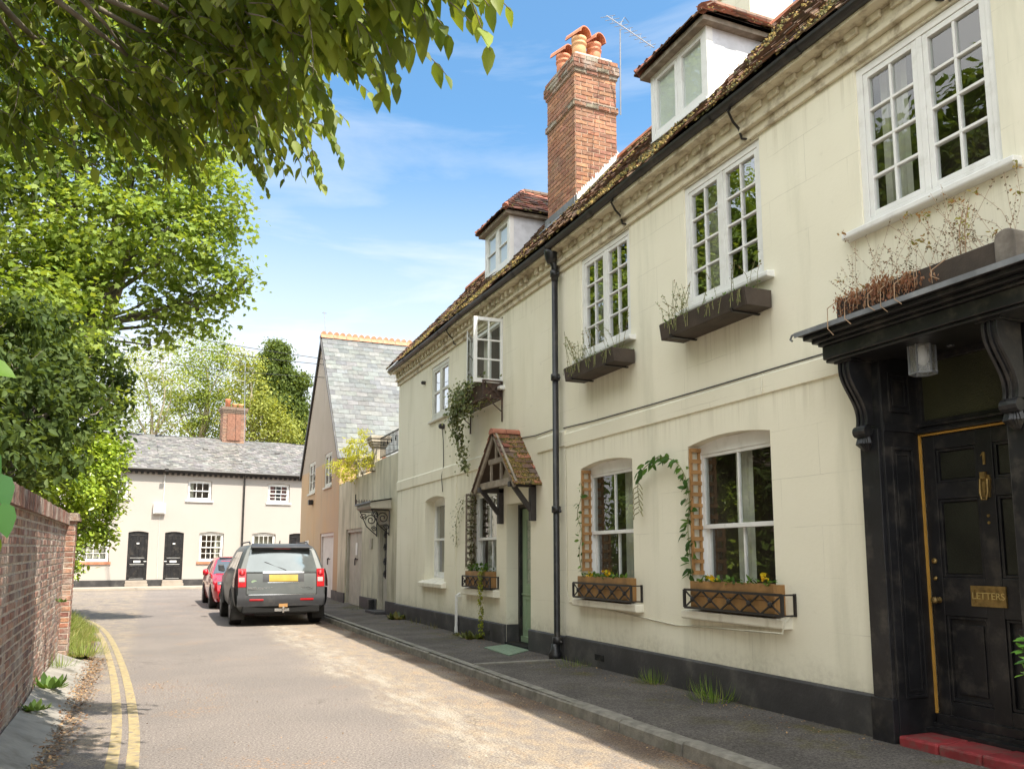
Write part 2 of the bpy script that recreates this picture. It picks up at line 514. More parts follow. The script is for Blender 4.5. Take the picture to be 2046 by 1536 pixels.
MT['whitedoor'] = M('faded_white_boards', (.62, .59, .55), .6, .08, 4, dirt=(.45, .42, .36), dirt_amt=.4, dscale=3)
MT['wire'] = M('cable_black', (.02, .02, .02), .6, 0)
MT['cable'] = M('painted_cable', (.60, .57, .46), .6, .1, 8)
MT['alu'] = M('aerial_aluminium', (.35, .36, .38), .4, .1, 8, metal=.7)
MT['bark'] = M('tree_bark', (.17, .145, .115), .9, .35, 5, .8, 25, dirt=(.30, .28, .24), dirt_amt=.5, dscale=3, dstretch=(4, 4, .6))
MT['palebark'] = M('pale_bark', (.42, .36, .26), .9, .3, 5, .6, 25)
MT['stem'] = M('plant_stem', (.20, .19, .08), .8, .2, 8)
MT['drystem'] = M('dry_stem', (.34, .22, .13), .85, .3, 12, attr=False)
MT['rope'] = M('dry_flower', (1, 1, 1), .9, .3, 20, attr=True)

# ------------------------------------------------------------------ the setting: ground, road, pavements
def gz(y):
    t = min(max((y - 20) / 12, 0), 1)
    return .10 * t * t * (3 - 2 * t)


def ground_sheet(name, xs, ys, zf, mat, **kw):
    mb = MB()
    ids = [[mb._p((x, y, zf(x, y))) for x in xs] for y in ys]
    for j in range(len(ys) - 1):
        for i in range(len(xs) - 1):
            mb.face([ids[j][i], ids[j][i + 1], ids[j + 1][i + 1], ids[j + 1][i]])
    return tag(mb.build(name, mat, smooth=True), kind='structure', **kw)


def lin(a, b, n): return [a + (b - a) * i / n for i in range(n + 1)]


def road_material():
    m, n, l, b, out = nodes('worn_asphalt')
    geo = n.new('ShaderNodeNewGeometry'); V = geo.outputs['Position']
    s = n.new('ShaderNodeSeparateXYZ'); l.new(V, s.inputs[0])
    X, Y = s.outputs[0], s.outputs[1]
    c = mixc(n, l, rng(n, l, noise(n, l, V, .55, 6), .35, .65, 0, 1), (.215, .188, .172), (.185, .164, .152))
    # pale worn wheel strip and the tan gravelly margin on the right
    wob = scal(n, l, scal(n, l, noise(n, l, V, .8, 5), .5, 'SUBTRACT'), 1.3)
    xw = scal(n, l, X, wob, 'ADD')
    tan = scal(n, l, rng(n, l, xw, 1.7, 2.6, 0, 1), rng(n, l, noise(n, l, V, 6.5, 9, .75, (1, .5, 1)), .38, .62, .1, .8))
    c = mixc(n, l, tan, c, (.31, .245, .175))
    pale = scal(n, l, scal(n, l, rng(n, l, xw, 1.9, 2.3, 0, 1), rng(n, l, xw, 3.0, 2.6, 0, 1)),
                rng(n, l, noise(n, l, V, 4.5, 9, .78, (1, .3, 1)), .44, .60, 0, .7))
    c = mixc(n, l, pale, c, (.36, .325, .275))
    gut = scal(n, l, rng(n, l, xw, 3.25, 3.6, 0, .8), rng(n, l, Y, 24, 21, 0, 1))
    c = mixc(n, l, gut, c, (.105, .070, .050))  # brown gutter debris by the kerb, coloured darker to deepen the eaves shadow
    # leaf crumbs swept into patches
    lit = scal(n, l, rng(n, l, noise(n, l, V, .9, 3), .56, .68, 0, 1), rng(n, l, noise(n, l, V, 26, 5, .7), .52, .62, 0, .75))
    c = mixc(n, l, lit, c, (.36, .20, .09))
    # left margin: dusty, patched
    lm = scal(n, l, rng(n, l, X, -.15, -.4, 0, 1), rng(n, l, noise(n, l, V, 3.5, 7, .7), .42, .6, 0, .7))
    c = mixc(n, l, lm, c, (.30, .25, .19))
    # aggregate
    ag = rng(n, l, noise(n, l, V, 55, 5, .85), .34, .66, .45, 1.6)
    cm = n.new('ShaderNodeCombineColor')
    for i in range(3): l.new(ag, cm.inputs[i])
    c = mixc(n, l, 1.0, c, cm.outputs[0], 'MULTIPLY')
    vo = n.new('ShaderNodeTexVoronoi'); vo.inputs['Scale'].default_value = 32
    l.new(V, vo.inputs['Vector'])
    peb = scal(n, l, rng(n, l, vo.outputs['Distance'], .10, .16, 1, 0), rng(n, l, noise(n, l, V, 17, 2), .55, .62, 0, .7))
    c = mixc(n, l, peb, c, (.50, .44, .36))
    # cracks
    vc = n.new('ShaderNodeTexVoronoi'); vc.feature = 'DISTANCE_TO_EDGE'; vc.inputs['Scale'].default_value = .7
    wv = n.new('ShaderNodeVectorMath'); wv.operation = 'ADD'
    nz = n.new('ShaderNodeTexNoise'); nz.inputs['Scale'].default_value = 2.5; l.new(V, nz.inputs['Vector'])
    l.new(V, wv.inputs[0]); l.new(nz.outputs['Color'], wv.inputs[1]); l.new(wv.outputs[0], vc.inputs['Vector'])
    crk = scal(n, l, rng(n, l, vc.outputs['Distance'], .004, .012, .4, 0), rng(n, l, noise(n, l, V, .5, 2), .5, .6, 0, 1))
    c = mixc(n, l, crk, c, (.08, .07, .06))
    l.new(c, b.inputs['Base Color'])
    b.inputs['Roughness'].default_value = .9
    b.inputs['Specular IOR Level'].default_value = .15
    bump(n, l, noise(n, l, V, 110, 4, .7), .7, .006, b)
    return m


def pave_material(name, c1, c2, mossy=.5):
    m, n, l, b, out = nodes(name)
    geo = n.new('ShaderNodeNewGeometry'); V = geo.outputs['Position']
    s = n.new('ShaderNodeSeparateXYZ'); l.new(V, s.inputs[0])
    c = mixc(n, l, rng(n, l, noise(n, l, V, 1.4, 6), .35, .65, 0, 1), c1, c2)
    ms = scal(n, l, rng(n, l, noise(n, l, V, 2.2, 8, .65), .50, .66, 0, mossy), rng(n, l, s.outputs[0], 3.9, 4.9, .2, 1))
    c = mixc(n, l, ms, c, (.085, .075, .030))
    ag = rng(n, l, noise(n, l, V, 55, 5, .85), .34, .66, .4, 1.75)
    cm = n.new('ShaderNodeCombineColor')
    for i in range(3): l.new(ag, cm.inputs[i])
    c = mixc(n, l, 1.0, c, cm.outputs[0], 'MULTIPLY')
    vo = n.new('ShaderNodeTexVoronoi'); vo.inputs['Scale'].default_value = 30
    l.new(V, vo.inputs['Vector'])
    peb = scal(n, l, rng(n, l, vo.outputs['Distance'], .09, .15, 1, 0), rng(n, l, noise(n, l, V, 13, 2), .58, .64, 0, .7))
    c = mixc(n, l, peb, c, (.34, .30, .22))
    l.new(c, b.inputs['Base Color'])
    b.inputs['Roughness'].default_value = .88
    b.inputs['Specular IOR Level'].default_value = .2
    bump(n, l, noise(n, l, V, 100, 4, .7), .6, .006, b)
    return m


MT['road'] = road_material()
MT['pave'] = pave_material('dark_pavement_asphalt', (.112, .100, .091), (.078, .070, .063), .85)
MT['farpave'] = M('far_pavement', (.36, .31, .26), .9, .15, 2, .3, 60)
MT['kerb'] = M('granite_kerb', (.21, .195, .165), .85, .3, 9, .6, 60, dirt=(.10, .10, .06), dirt_amt=.7, dscale=3.5)
MT['earth'] = M('bare_earth', (.12, .095, .06), .95, .35, 2, .6, 20)
MT['concrete'] = M('old_concrete', (.29, .27, .24), .9, .25, 3, .6, 30, dirt=(.13, .115, .09), dirt_amt=.7, dscale=2.6)
MT['yellow'] = M('worn_yellow_paint', (.36, .285, .15), .75, .2, 12, .4, 90, dirt=(.21, .18, .15), dirt_amt=.9, dscale=13, dlim=(.47, .64))

ground_sheet('ground', [-400, -60, -14, 16, 60, 400], [-60, -10, 30, 60, 120, 600], lambda x, y: -.06, MT['earth'])
EDGE = [(-.60, -6), (-.60, 4), (-.61, 9), (-.68, 12), (-.80, 15), (-1.15, 19), (-1.75, 22.8), (-2.7, 25.6), (-4.3, 27.8), (-7.5, 29.3), (-14, 30.2)]


def spline(pts, n=8):
    out = []
    P = [pts[0]] + list(pts) + [pts[-1]]
    for i in range(1, len(P) - 2):
        for k in range(n):
            t = k / n
            out.append(tuple(.5 * (2 * b + (c - a) * t + (2 * a - 5 * b + 4 * c - d) * t * t + (3 * b - a - 3 * c + d) * t ** 3)
                             for a, b, c, d in zip(P[i - 1], P[i], P[i + 1], P[i + 2])))
    out.append(tuple(pts[-1]))
    return out


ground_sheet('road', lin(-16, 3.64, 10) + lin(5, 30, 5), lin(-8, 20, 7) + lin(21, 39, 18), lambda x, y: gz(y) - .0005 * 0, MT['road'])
# right-hand pavement and kerb stones
rp = MB()
KX0, KX1 = 3.62, 3.76
ys = lin(-6, 25.5, 16)
for a, b_ in zip(ys, ys[1:]):
    rp.poly([(KX1, a, .098 + gz(a)), (5.3, a, .11 + gz(a)), (5.3, b_, .11 + gz(b_)), (KX1, b_, .098 + gz(b_))])
ys = lin(25.5, 32.6, 6)
for a, b_ in zip(ys, ys[1:]):
    rp.poly([(KX1, a, .098 + gz(a)), (5.3, a, .11 + gz(a)), (5.3, b_, .11 + gz(b_)), (KX1, b_, .098 + gz(b_))])
tag(rp.build('pavement', MT['pave']), kind='structure')
kb = MB()
y = -6
while y < 32.5:
    L = .88 + U(-.05, .05); g = gz(y); dx = U(-.006, .006); dz = U(-.006, .006)
    kb.poly([(KX0 + dx, y, -.02), (KX0 + dx, y + L - .012, -.02), (KX0 + dx + .012, y + L - .012, .086 + g + dz), (KX0 + dx + .012, y, .086 + g + dz)])
    kb.poly([(KX0 + dx + .012, y, .086 + g + dz), (KX0 + dx + .012, y + L - .012, .086 + g + dz), (KX0 + dx + .035, y + L - .012, .106 + g + dz), (KX0 + dx + .035, y, .106 + g + dz)])
    kb.poly([(KX0 + dx + .035, y, .106 + g + dz), (KX0 + dx + .035, y + L - .012, .106 + g + dz), (KX1 + .006, y + L - .012, .104 + g + dz), (KX1 + .006, y, .104 + g + dz)])
    kb.poly([(KX0 + dx, y, -.02), (KX0 + dx + .012, y, .086 + g + dz), (KX0 + dx + .035, y, .106 + g + dz), (KX1, y, .104 + g + dz), (KX1, y, -.02)])
    y += L
kb.poly([(KX0 + .03, -6, .07), (KX1, -6, .07), (KX1, 32, .17), (KX0 + .03, 32, .17)])
tag(kb.build('kerb', MT['kerb']), kind='structure')
# stone drain channel across the pavement
cb = MB(); cb.box(3.78, 5.0, 10.02, 10.14, .06, .114)
tag(cb.build('drain_channel', MT['kerb']), kind='structure')

# double yellow lines
def strip(mb, pts, off, w, z=.004, breaks=True):
    P = spline(pts, 10); prev = None
    for i, p in enumerate(P):
        a, b_ = Vector(P[max(i - 1, 0)]), Vector(P[min(i + 1, len(P) - 1)])
        d = (b_ - a).normalized(); nn = Vector((d.y, -d.x)); q = Vector(p) + nn * off
        cur = [(q.x - nn.x * w / 2, q.y - nn.y * w / 2, gz(q.y) + z), (q.x + nn.x * w / 2, q.y + nn.y * w / 2, gz(q.y) + z)]
        if prev: mb.poly([prev[0], prev[1], cur[1], cur[0]])
        prev = cur


YL = [(-.07, -6), (-.07, -2), (-.07, 2), (-.07, 6), (-.11, 8.6), (-.33, 12.56), (-.74, 17.6), (-1.2, 20.9), (-2.0, 24.0), (-3.4, 26.6), (-6, 28.3), (-14, 29.4)]
yb = MB()
strip(yb, YL, .0, .085); strip(yb, YL, -.135, .082)
tag(yb.build('yellow_lines', MT['yellow']), kind='structure')

# left concrete haunch under the wall, then the verge
WALLX = lambda y: -1.0 - .0295 * (y - 7.5) if y > 5 else -.926
hb = MB(); ys = lin(-6, 13.0, 24); prev = None
for yv in ys:
    w = WALLX(yv) + .02; e = -.66 - .02 * math.sin(yv * 1.3) - max(0, (yv - 10)) * .02
    cur = [(w, yv, .15 + .015 * math.sin(yv * 2)), ((w + e) / 2, yv, .075), (e, yv, .003)]
    if prev:
        for k in range(2): hb.poly([prev[k], prev[k + 1], cur[k + 1], cur[k]])
    prev = cur
tag(hb.build('concrete_haunch', MT['concrete'], smooth=True), kind='structure')
vb = MB(); E = [p for p in spline(EDGE, 6) if p[1] > 13.0]; prev = None
for (ex, ey) in E:
    cur = [(ex, ey, gz(ey) + .004), (ex - .12, ey + .06, gz(ey) + .07), (ex - .9, ey + .4, gz(ey) + .16), (min(ex - 1, -14.5), ey + 2, .3)]
    if prev:
        for k in range(3): vb.poly([prev[k], prev[k + 1], cur[k + 1], cur[k]])
    prev = cur
tag(vb.build('verge_bank', MT['earth'], smooth=True), kind='structure')
# raised garden ground behind the wall
gb = MB(); gb.box(-40, -1.3, -8, 13.2, -.05, 1.0)
tag(gb.build('garden_ground', MT['earth']), kind='structure')


# ------------------------------------------------------------------ leaves
def shape(kind):
    if kind == 'oval':
        v = [(0, 0, 0), (.24, .3, .06), (.2, .68, .05), (0, 1, 0), (-.2, .68, .05), (-.24, .3, .06)]
        return v, [(0, 1, 2, 3), (0, 3, 4, 5)]
    if kind == 'ovate':
        v = [(0, 0, 0), (.17, .14, .04), (.26, .38, .06), (.17, .72, .02), (0, 1.05, -.08), (-.17, .72, .02), (-.26, .38, .06), (-.17, .14, .04), (0, .45, -.01)]
        return v, [(0, 1, 2, 8), (8, 2, 3, 4), (0, 8, 6, 7), (8, 4, 5, 6)]
    if kind == 'heart':
        v = [(0, .06, 0), (.2, -.03, .03), (.44, .18, .07), (.42, .5, .06), (.2, .84, .02), (0, 1.08, -.06),
             (-.2, .84, .02), (-.42, .5, .06), (-.44, .18, .07), (-.2, -.03, .03), (0, .5, 0)]
        return v, [(0, 1, 2, 10), (10, 2, 3, 4), (10, 4, 5), (0, 10, 8, 9), (10, 6, 7, 8), (10, 5, 6)]
    if kind == 'maple':
        v = [(0, 0, 0), (.3, .05, .02), (.52, .12, .05), (.34, .32, .03), (.5, .66, .05), (.2, .6, .0), (0, 1, -.05),
             (-.2, .6, 0), (-.5, .66, .05), (-.34, .32, .03), (-.52, .12, .05), (-.3, .05, .02)]
        return v, [(0, 1, 2, 3), (0, 3, 4, 5), (0, 5, 6, 7), (0, 7, 8, 9), (0, 9, 10, 11)]
    if kind == 'blade':
        v = [(-.016, 0, 0), (.016, 0, 0), (.014, .5, .0), (0, 1, -.3), (-.014, .5, .0)]
        return v, [(0, 1, 2, 4), (4, 2, 3)]
    if kind == 'lance':
        v = [(0, 0, 0), (.12, .4, .03), (0, 1, 0), (-.12, .4, .03)]
        return v, [(0, 1, 2), (0, 2, 3)]
    v = [(0, 0, 0), (.3, .45, .06), (0, 1, 0), (-.3, .45, .06)]
    return v, [(0, 1, 2), (0, 2, 3)]


def norm(a): return a / np.maximum(np.linalg.norm(a, axis=1, keepdims=True), 1e-9)


def leaf_object(name, mat, P, A, N, size, colr, kind, parent=None, off=None):
    """P base points, A leaf axis, N leaf normal, colr (n,3)"""
    sv, sf = shape(kind)
    n = len(P); sv = np.array(sv); k = len(sv)
    A = norm(A); Sd = norm(np.cross(A, N)); N = np.cross(Sd, A)
    o3 = np.array(off if off is not None else (OFF.get(parent.name, Vector()) if parent else (0, 0, 0)))
    sz = size[:, None, None]
    V = P[:, None, :] + sz * (sv[None, :, 0:1] * Sd[:, None, :] + sv[None, :, 1:2] * A[:, None, :] + sv[None, :, 2:3] * N[:, None, :])
    V = (V - o3).reshape(-1, 3)
    lens = np.array([len(f) for f in sf]); flat = np.concatenate([np.array(f) for f in sf])
    loops = (np.arange(n)[:, None] * k + flat[None, :]).reshape(-1)
    nf = n * len(sf)
    tot = np.tile(lens, n); start = np.concatenate(([0], np.cumsum(tot)[:-1]))
    me = bpy.data.meshes.new(name)
    me.vertices.add(n * k); me.vertices.foreach_set('co', V.astype(np.float32).ravel())
    me.loops.add(len(loops)); me.loops.foreach_set('vertex_index', loops.astype(np.int32))
    me.polygons.add(nf); me.polygons.foreach_set('loop_start', start.astype(np.int32))
    try: me.polygons.foreach_set('loop_total', tot.astype(np.int32))
    except Exception: pass
    me.update(calc_edges=True)
    at = me.attributes.new('Col', 'FLOAT_COLOR', 'FACE')
    cc = np.concatenate([np.repeat(colr, len(sf), axis=0), np.ones((nf, 1))], 1)
    at.data.foreach_set('color', cc.astype(np.float32).ravel())
    me.materials.append(mat)
    ob = bpy.data.objects.new(name, me); COL.objects.link(ob)
    if parent: ob.parent = parent; OFF[ob.name] = OFF.get(parent.name, Vector())
    elif off is not None: ob.location = off; OFF[ob.name] = Vector(off)
    return ob


NR = np.random.default_rng(5)


def blob_leaves(blobs, dens, clump=.35, per=26, up=.6, shell=.45):
    """blobs: (centre, (rx,ry,rz)); leaf positions in clumps spread through each blob"""
    Ps, Ns, Cl = [], [], []
    for (c, r) in blobs:
        r = np.array(r if hasattr(r, '__len__') else (r, r, r)); c = np.array(c)
        K = max(3, int(dens * (r[0] * r[1] + r[1] * r[2] + r[0] * r[2]) / 3))
        d = norm(NR.normal(size=(K, 3))); rad = NR.uniform(shell, 1.08, size=(K, 1)) ** .7
        cc = c + d * rad * r
        for j in range(K):
            m = int(per * NR.uniform(.5, 1.4)); cs = clump * NR.uniform(.6, 1.3)
            g = NR.normal(size=(m, 3)) * np.array((cs, cs, cs * .55))
            Ps.append(cc[j] + g)
            nn = d[j] * .5 + np.array((0, 0, up)) + NR.normal(size=(m, 3)) * .55
            Ns.append(nn); Cl.append(np.full(m, NR.uniform(0, 1)))
    return np.concatenate(Ps), norm(np.concatenate(Ns)), np.concatenate(Cl)


def blob_tree_leaves(name, parent, mat, blobs, dens, size, kind, ca, cb, clump=.35, per=26, up=.6, shell=.45, droop=.3):
    P, N, cl = blob_leaves(blobs, dens, clump, per, up, shell)
    n = len(P)
    A = NR.normal(size=(n, 3)); A[:, 2] -= droop * 2
    A = A - N * np.sum(A * N, 1, keepdims=True)
    t = np.clip(cl * .7 + NR.uniform(0, .3, n), 0, 1)[:, None]
    c = np.array(ca) * (1 - t) + np.array(cb) * t
    c *= NR.uniform(.75, 1.25, (n, 1))
    return leaf_object(name, mat, P, A, N, size * NR.uniform(.6, 1.25, n), c, kind, parent)


MT['leaf_lime'] = leaf_mat('lime_leaf', (1, 1, 1), .5, .5, .3)
MT['leaf'] = leaf_mat('broad_leaf', (1, 1, 1), .42, .55, .2)
MT['leaf_gloss'] = leaf_mat('glossy_leaf', (1, 1, 1), .25, .3, .6)
MT['grass'] = leaf_mat('grass_blade', (1, 1, 1), .4, .6, .3)
MT['litter'] = M('fallen_leaf', (1, 1, 1), .9, .2, 9, attr=True)


def branchy(mb, p0, targets, r0, n=6, sag=.0, jit=.12):
    """limbs from p0 to each target with a curve"""
    for t in targets:
        p0v, t = Vector(p0), Vector(t); L = (t - p0v).length; pts = []
        ax = Vector((U(-1, 1), U(-1, 1), U(-.3, .6))) * L * jit
        for k in range(n + 1):
            s = k / n
            q = p0v.lerp(t, s) + ax * math.sin(math.pi * s) + Vector((0, 0, -sag * L * s * s))
            pts.append(q + Vector((U(-1, 1), U(-1, 1), U(-1, 1))) * L * .012)
        mb.tube(pts, [r0 * (1 - .85 * k / n) for k in range(n + 1)], 6)

# ------------------------------------------------------------------ building helpers
def wall_open(mb, u0, u1, z0, z1, ops, d0=0.0):
    """front sheet at depth d0 with openings (u0,u1,z0,z1,arch_rise,depth) and their reveals"""
    us = sorted({u0, u1, *[o[0] for o in ops], *[o[1] for o in ops]})
    zs = sorted({z0, z1, *[o[2] for o in ops], *[o[3] for o in ops]})
    us = [u for u in us if u0 <= u <= u1]; zs = [z for z in zs if z0 <= z <= z1]
    for a, b in zip(us, us[1:]):
        for c, d in zip(zs, zs[1:]):
            um, zm = (a + b) / 2, (c + d) / 2
            if any(o[0] < um < o[1] and o[2] < zm < o[3] for o in ops): continue
            mb.poly([(a, d0, c), (b, d0, c), (b, d0, d), (a, d0, d)])
    for (a, b, c, d, rise, dep) in ops:
        e = d0 - dep
        mb.poly([(a, d0, c), (a, e, c), (a, e, d), (a, d0, d)])
        mb.poly([(b, d0, c), (b, d0, d), (b, e, d), (b, e, c)])
        mb.poly([(a, d0, c), (b, d0, c), (b, e, c), (a, e, c)])
        if rise is None: continue
        n = 10 if rise else 1
        uc, hw = (a + b) / 2, (b - a) / 2
        zc = lambda u: d - rise * ((u - uc) / hw) ** 2
        for k in range(n):
            p, q = a + (b - a) * k / n, a + (b - a) * (k + 1) / n
            mb.poly([(p, d0, zc(p)), (q, d0, zc(q)), (q, e, zc(q)), (p, e, zc(p))])
            if rise:
                mb.poly([(p, d0, zc(p)), (p, d0, d), (q, d0, d), (q, d0, zc(q))])


def ring(mb, u0, u1, z0, z1, w, d0, d1, wb=None, wt=None):
    wb = w if wb is None else wb; wt = w if wt is None else wt
    mb.box(u0, u0 + w, d0, d1, z0, z1); mb.box(u1 - w, u1, d0, d1, z0, z1)
    mb.box(u0 + w, u1 - w, d0, d1, z0, z0 + wb); mb.box(u0 + w, u1 - w, d0, d1, z1 - wt, z1)


def bars(mb, u0, u1, z0, z1, cols, rows, w, d0, d1):
    for k in range(1, cols):
        u = u0 + (u1 - u0) * k / cols; mb.box(u - w / 2, u + w / 2, d0, d1, z0, z1)
    for k in range(1, rows):
        z = z0 + (z1 - z0) * k / rows; mb.box(u0, u1, d0 + .001, d1 + .0015, z - w / 2, z + w / 2)


def wavy(mb, u0, u1, z0, z1, d, amp=.03, n=14):
    """hanging curtain"""
    prev = None
    for k in range(n + 1):
        u = u0 + (u1 - u0) * k / n; dd = d + amp * math.sin(k * 1.9) + U(-.005, .005)
        if prev: mb.poly([(prev[0], prev[1], z0), (u, dd, z0), (u, dd, z1), (prev[0], prev[1], z1)])
        prev = (u, dd)


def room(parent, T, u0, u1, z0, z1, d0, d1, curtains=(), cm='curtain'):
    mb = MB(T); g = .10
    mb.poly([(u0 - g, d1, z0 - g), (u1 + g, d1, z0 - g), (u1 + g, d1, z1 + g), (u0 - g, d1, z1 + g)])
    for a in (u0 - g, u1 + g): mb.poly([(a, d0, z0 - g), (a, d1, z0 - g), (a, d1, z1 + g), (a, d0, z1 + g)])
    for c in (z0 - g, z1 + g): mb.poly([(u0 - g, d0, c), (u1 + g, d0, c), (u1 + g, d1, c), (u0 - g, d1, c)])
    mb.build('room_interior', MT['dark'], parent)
    for (a, b) in curtains:
        cu = MB(T); wavy(cu, a, b, z0, z1, d0 - .12, .02, max(6, int((b - a) * 30)))
        cu.build('curtain', MT[cm], parent)


def sash(parent, T, u0, u1, z0, z1, d, cols=2, rows=(1, 1), fm='white', gm='glass', cur=(), fw=.06, bw=.022, deep=.7, arch=0, cm='curtain', lab=None):
    """box sash window: outer frame, upper leaf in front, lower leaf set back"""
    mb = MB(T); f = fw
    ring(mb, u0, u1, z0, z1, f, d - .10, d, wb=.05, wt=f + arch)
    zm = (z0 + z1 - arch) / 2; a, b = u0 + f, u1 - f; zt = z1 - f - arch; zb = z0 + .05
    ring(mb, a, b, zm - .022, zt, .04, d - .05, d - .012, wb=.044, wt=.035)
    ring(mb, a, b, zb, zm + .018, .045, d - .095, d - .057, wb=.075, wt=.04)
    bars(mb, a + .04, b - .04, zm + .022, zt - .035, cols, rows[0], bw, d - .048, d - .015)
    bars(mb, a + .045, b - .045, zb + .075, zm - .022, cols, rows[1], bw, d - .093, d - .06)
    w = mb.build('window', MT[fm], parent, bevel=.003)
    if lab: w['label'] = lab
    p = MB(T)
    p.poly([(a + .03, d - .032, zm), (b - .03, d - .032, zm), (b - .03, d - .032, zt - .02), (a + .03, d - .032, zt - .02)])
    p.build('pane', MT[gm], w)
    p = MB(T)
    p.poly([(a + .03, d - .078, zb + .04), (b - .03, d - .078, zb + .04), (b - .03, d - .078, zm), (a + .03, d - .078, zm)])
    p.build('pane', MT[gm], w)
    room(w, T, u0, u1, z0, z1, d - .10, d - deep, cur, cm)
    return w


def casement(parent, T, u0, u1, z0, z1, d, cols=2, rows=4, fm='white', gm='glass', cur=(), post=.06, deep=.8, bw=.022, leaves=2, lab=None):
    mb = MB(T)
    ring(mb, u0, u1, z0, z1, post, d - .09, d)
    a, b, c, e = u0 + post, u1 - post, z0 + post, z1 - post
    segs = [(a, b)] if leaves == 1 else [(a, (a + b) / 2 - .025), ((a + b) / 2 + .025, b)]
    if leaves == 2: mb.box((a + b) / 2 - .025, (a + b) / 2 + .025, d - .09, d - .004, c, e)
    for (p, q) in segs:
        ring(mb, p + .003, q - .003, c + .003, e - .003, .045, d - .06, d - .008)
        bars(mb, p + .045, q - .045, c + .045, e - .045, cols, rows, bw, d - .055, d - .014)
    w = mb.build('window', MT[fm], parent, bevel=.003)
    if lab: w['label'] = lab
    for (p, q) in segs:
        g = MB(T); g.poly([(p + .03, d - .036, c + .03), (q - .03, d - .036, c + .03), (q - .03, d - .036, e - .03), (p + .03, d - .036, e - .03)])
        g.build('pane', MT[gm], w)
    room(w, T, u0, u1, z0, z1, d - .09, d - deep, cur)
    return w


CLAY = [(.17, .085, .055), (.13, .070, .050), (.22, .11, .065), (.11, .065, .05), (.19, .12, .08), (.15, .10, .075)]
REDT = [(.30, .10, .06), (.24, .08, .05), (.34, .13, .08), (.20, .075, .05), (.28, .12, .08)]
SLT = [(.135, .145, .145), (.11, .118, .122), (.16, .165, .16), (.125, .128, .128), (.145, .152, .148)]
SLT2 = [(.155, .147, .138), (.18, .17, .16), (.135, .128, .122), (.205, .195, .18), (.165, .158, .148)]


def tiles(mb, O, Uv, Vv, span, vlen, gauge, tw, pal, th=.013, jit=.004, gap=.004, wav=0., lift=1.6, over=1.5):
    """courses of tiles laid on a slope; span(v) gives the left and right limits"""
    O, Uv, Vv = Vector(O), Vector(Uv).normalized(), Vector(Vv).normalized(); N = Uv.cross(Vv)
    if N.z < 0: N = -N
    k = 0; v = 0.0
    while v < vlen - .01:
        a, b = span(v); u = a - (tw / 2 if k % 2 else 0) + U(-.01, .01)
        L = min(gauge * over, vlen - v + .02)
        while u < b:
            p, q = max(a, u + gap / 2), min(b, u + tw - gap / 2)
            u += tw
            if q - p < .02: continue
            mb.col = J(rnd.choice(pal), .8, 1.2)
            w = wav * (math.sin(p * 1.7 + v * 1.3) + .6 * math.sin(p * 4.1 - v * 2.2))
            h0 = th * lift + U(-jit, jit) + w; h1 = U(0, jit * .5) + w; dv = U(-jit, jit) * 1.5; sk = U(-jit, jit) * .8
            P = lambda uu, vv, hh: O + Uv * uu + Vv * vv + N * hh
            A, B = P(p, v + dv, h0 + sk), P(q, v + dv, h0 - sk); Cc, D = P(q, v + L, h1), P(p, v + L, h1)
            A2, B2 = P(p, v + dv, h0 - th), P(q, v + dv, h0 - th)
            C2, D2 = P(q, v + L, h1 - th), P(p, v + L, h1 - th)
            i = [mb._p(x) for x in (A, B, Cc, D, A2, B2, C2, D2)]
            mb.face([i[0], i[1], i[2], i[3]]); mb.face([i[4], i[5], i[1], i[0]])
            mb.face([i[5], i[6], i[2], i[1]]); mb.face([i[4], i[0], i[3], i[7]])
        v += gauge; k += 1
    mb.col = (1, 1, 1)


MOSSC = [(.17, .125, .03), (.23, .165, .045), (.11, .10, .028), (.27, .18, .06), (.085, .08, .03)]


def mossy(mb, O, Uv, Vv, ulen, vlen, count, smin=.015, smax=.06, bias=1.0, h=.02, span=None, patch=2.2):
    O, Uv, Vv = Vector(O), Vector(Uv).normalized(), Vector(Vv).normalized(); N = Uv.cross(Vv)
    if N.z < 0: N = -N
    done = tries = 0
    while done < count and tries < count * 12:
        tries += 1
        u = U(0, ulen); v = vlen * (rnd.random() ** bias)
        q = math.sin(u * patch + 1.7 * math.sin(v * patch)) + math.sin(u * patch * 2.3 + v * patch * 1.7 + 2)
        if q < U(-1.2, 1.6): continue
        if span:
            a, b = span(v)
            if not a < u < b: continue
        done += 1
        s = U(smin, smax); c = O + Uv * u + Vv * v + N * h
        mb.col = J(rnd.choice(MOSSC), .7, 1.3)
        n = 5; top = mb._p(c + N * s * U(.4, .8) + Vv * U(-.3, .3) * s); a0 = U(0, 6)
        rg = [mb._p(c + (Uv * math.cos(a0 + 2 * math.pi * j / n) + Vv * math.sin(a0 + 2 * math.pi * j / n)) * s * U(.6, 1.2) - N * s * .3) for j in range(n)]
        for j in range(n): mb.face([rg[j], rg[(j + 1) % n], top])
    mb.col = (1, 1, 1)


BRK = [(.36, .165, .09), (.31, .14, .085), (.40, .20, .11), (.27, .125, .08), (.36, .18, .115), (.33, .165, .095)]
OLDB = [(.23, .115, .085), (.28, .145, .105), (.18, .10, .08), (.32, .19, .14), (.21, .125, .10), (.26, .155, .125), (.15, .095, .085), (.35, .23, .17)]


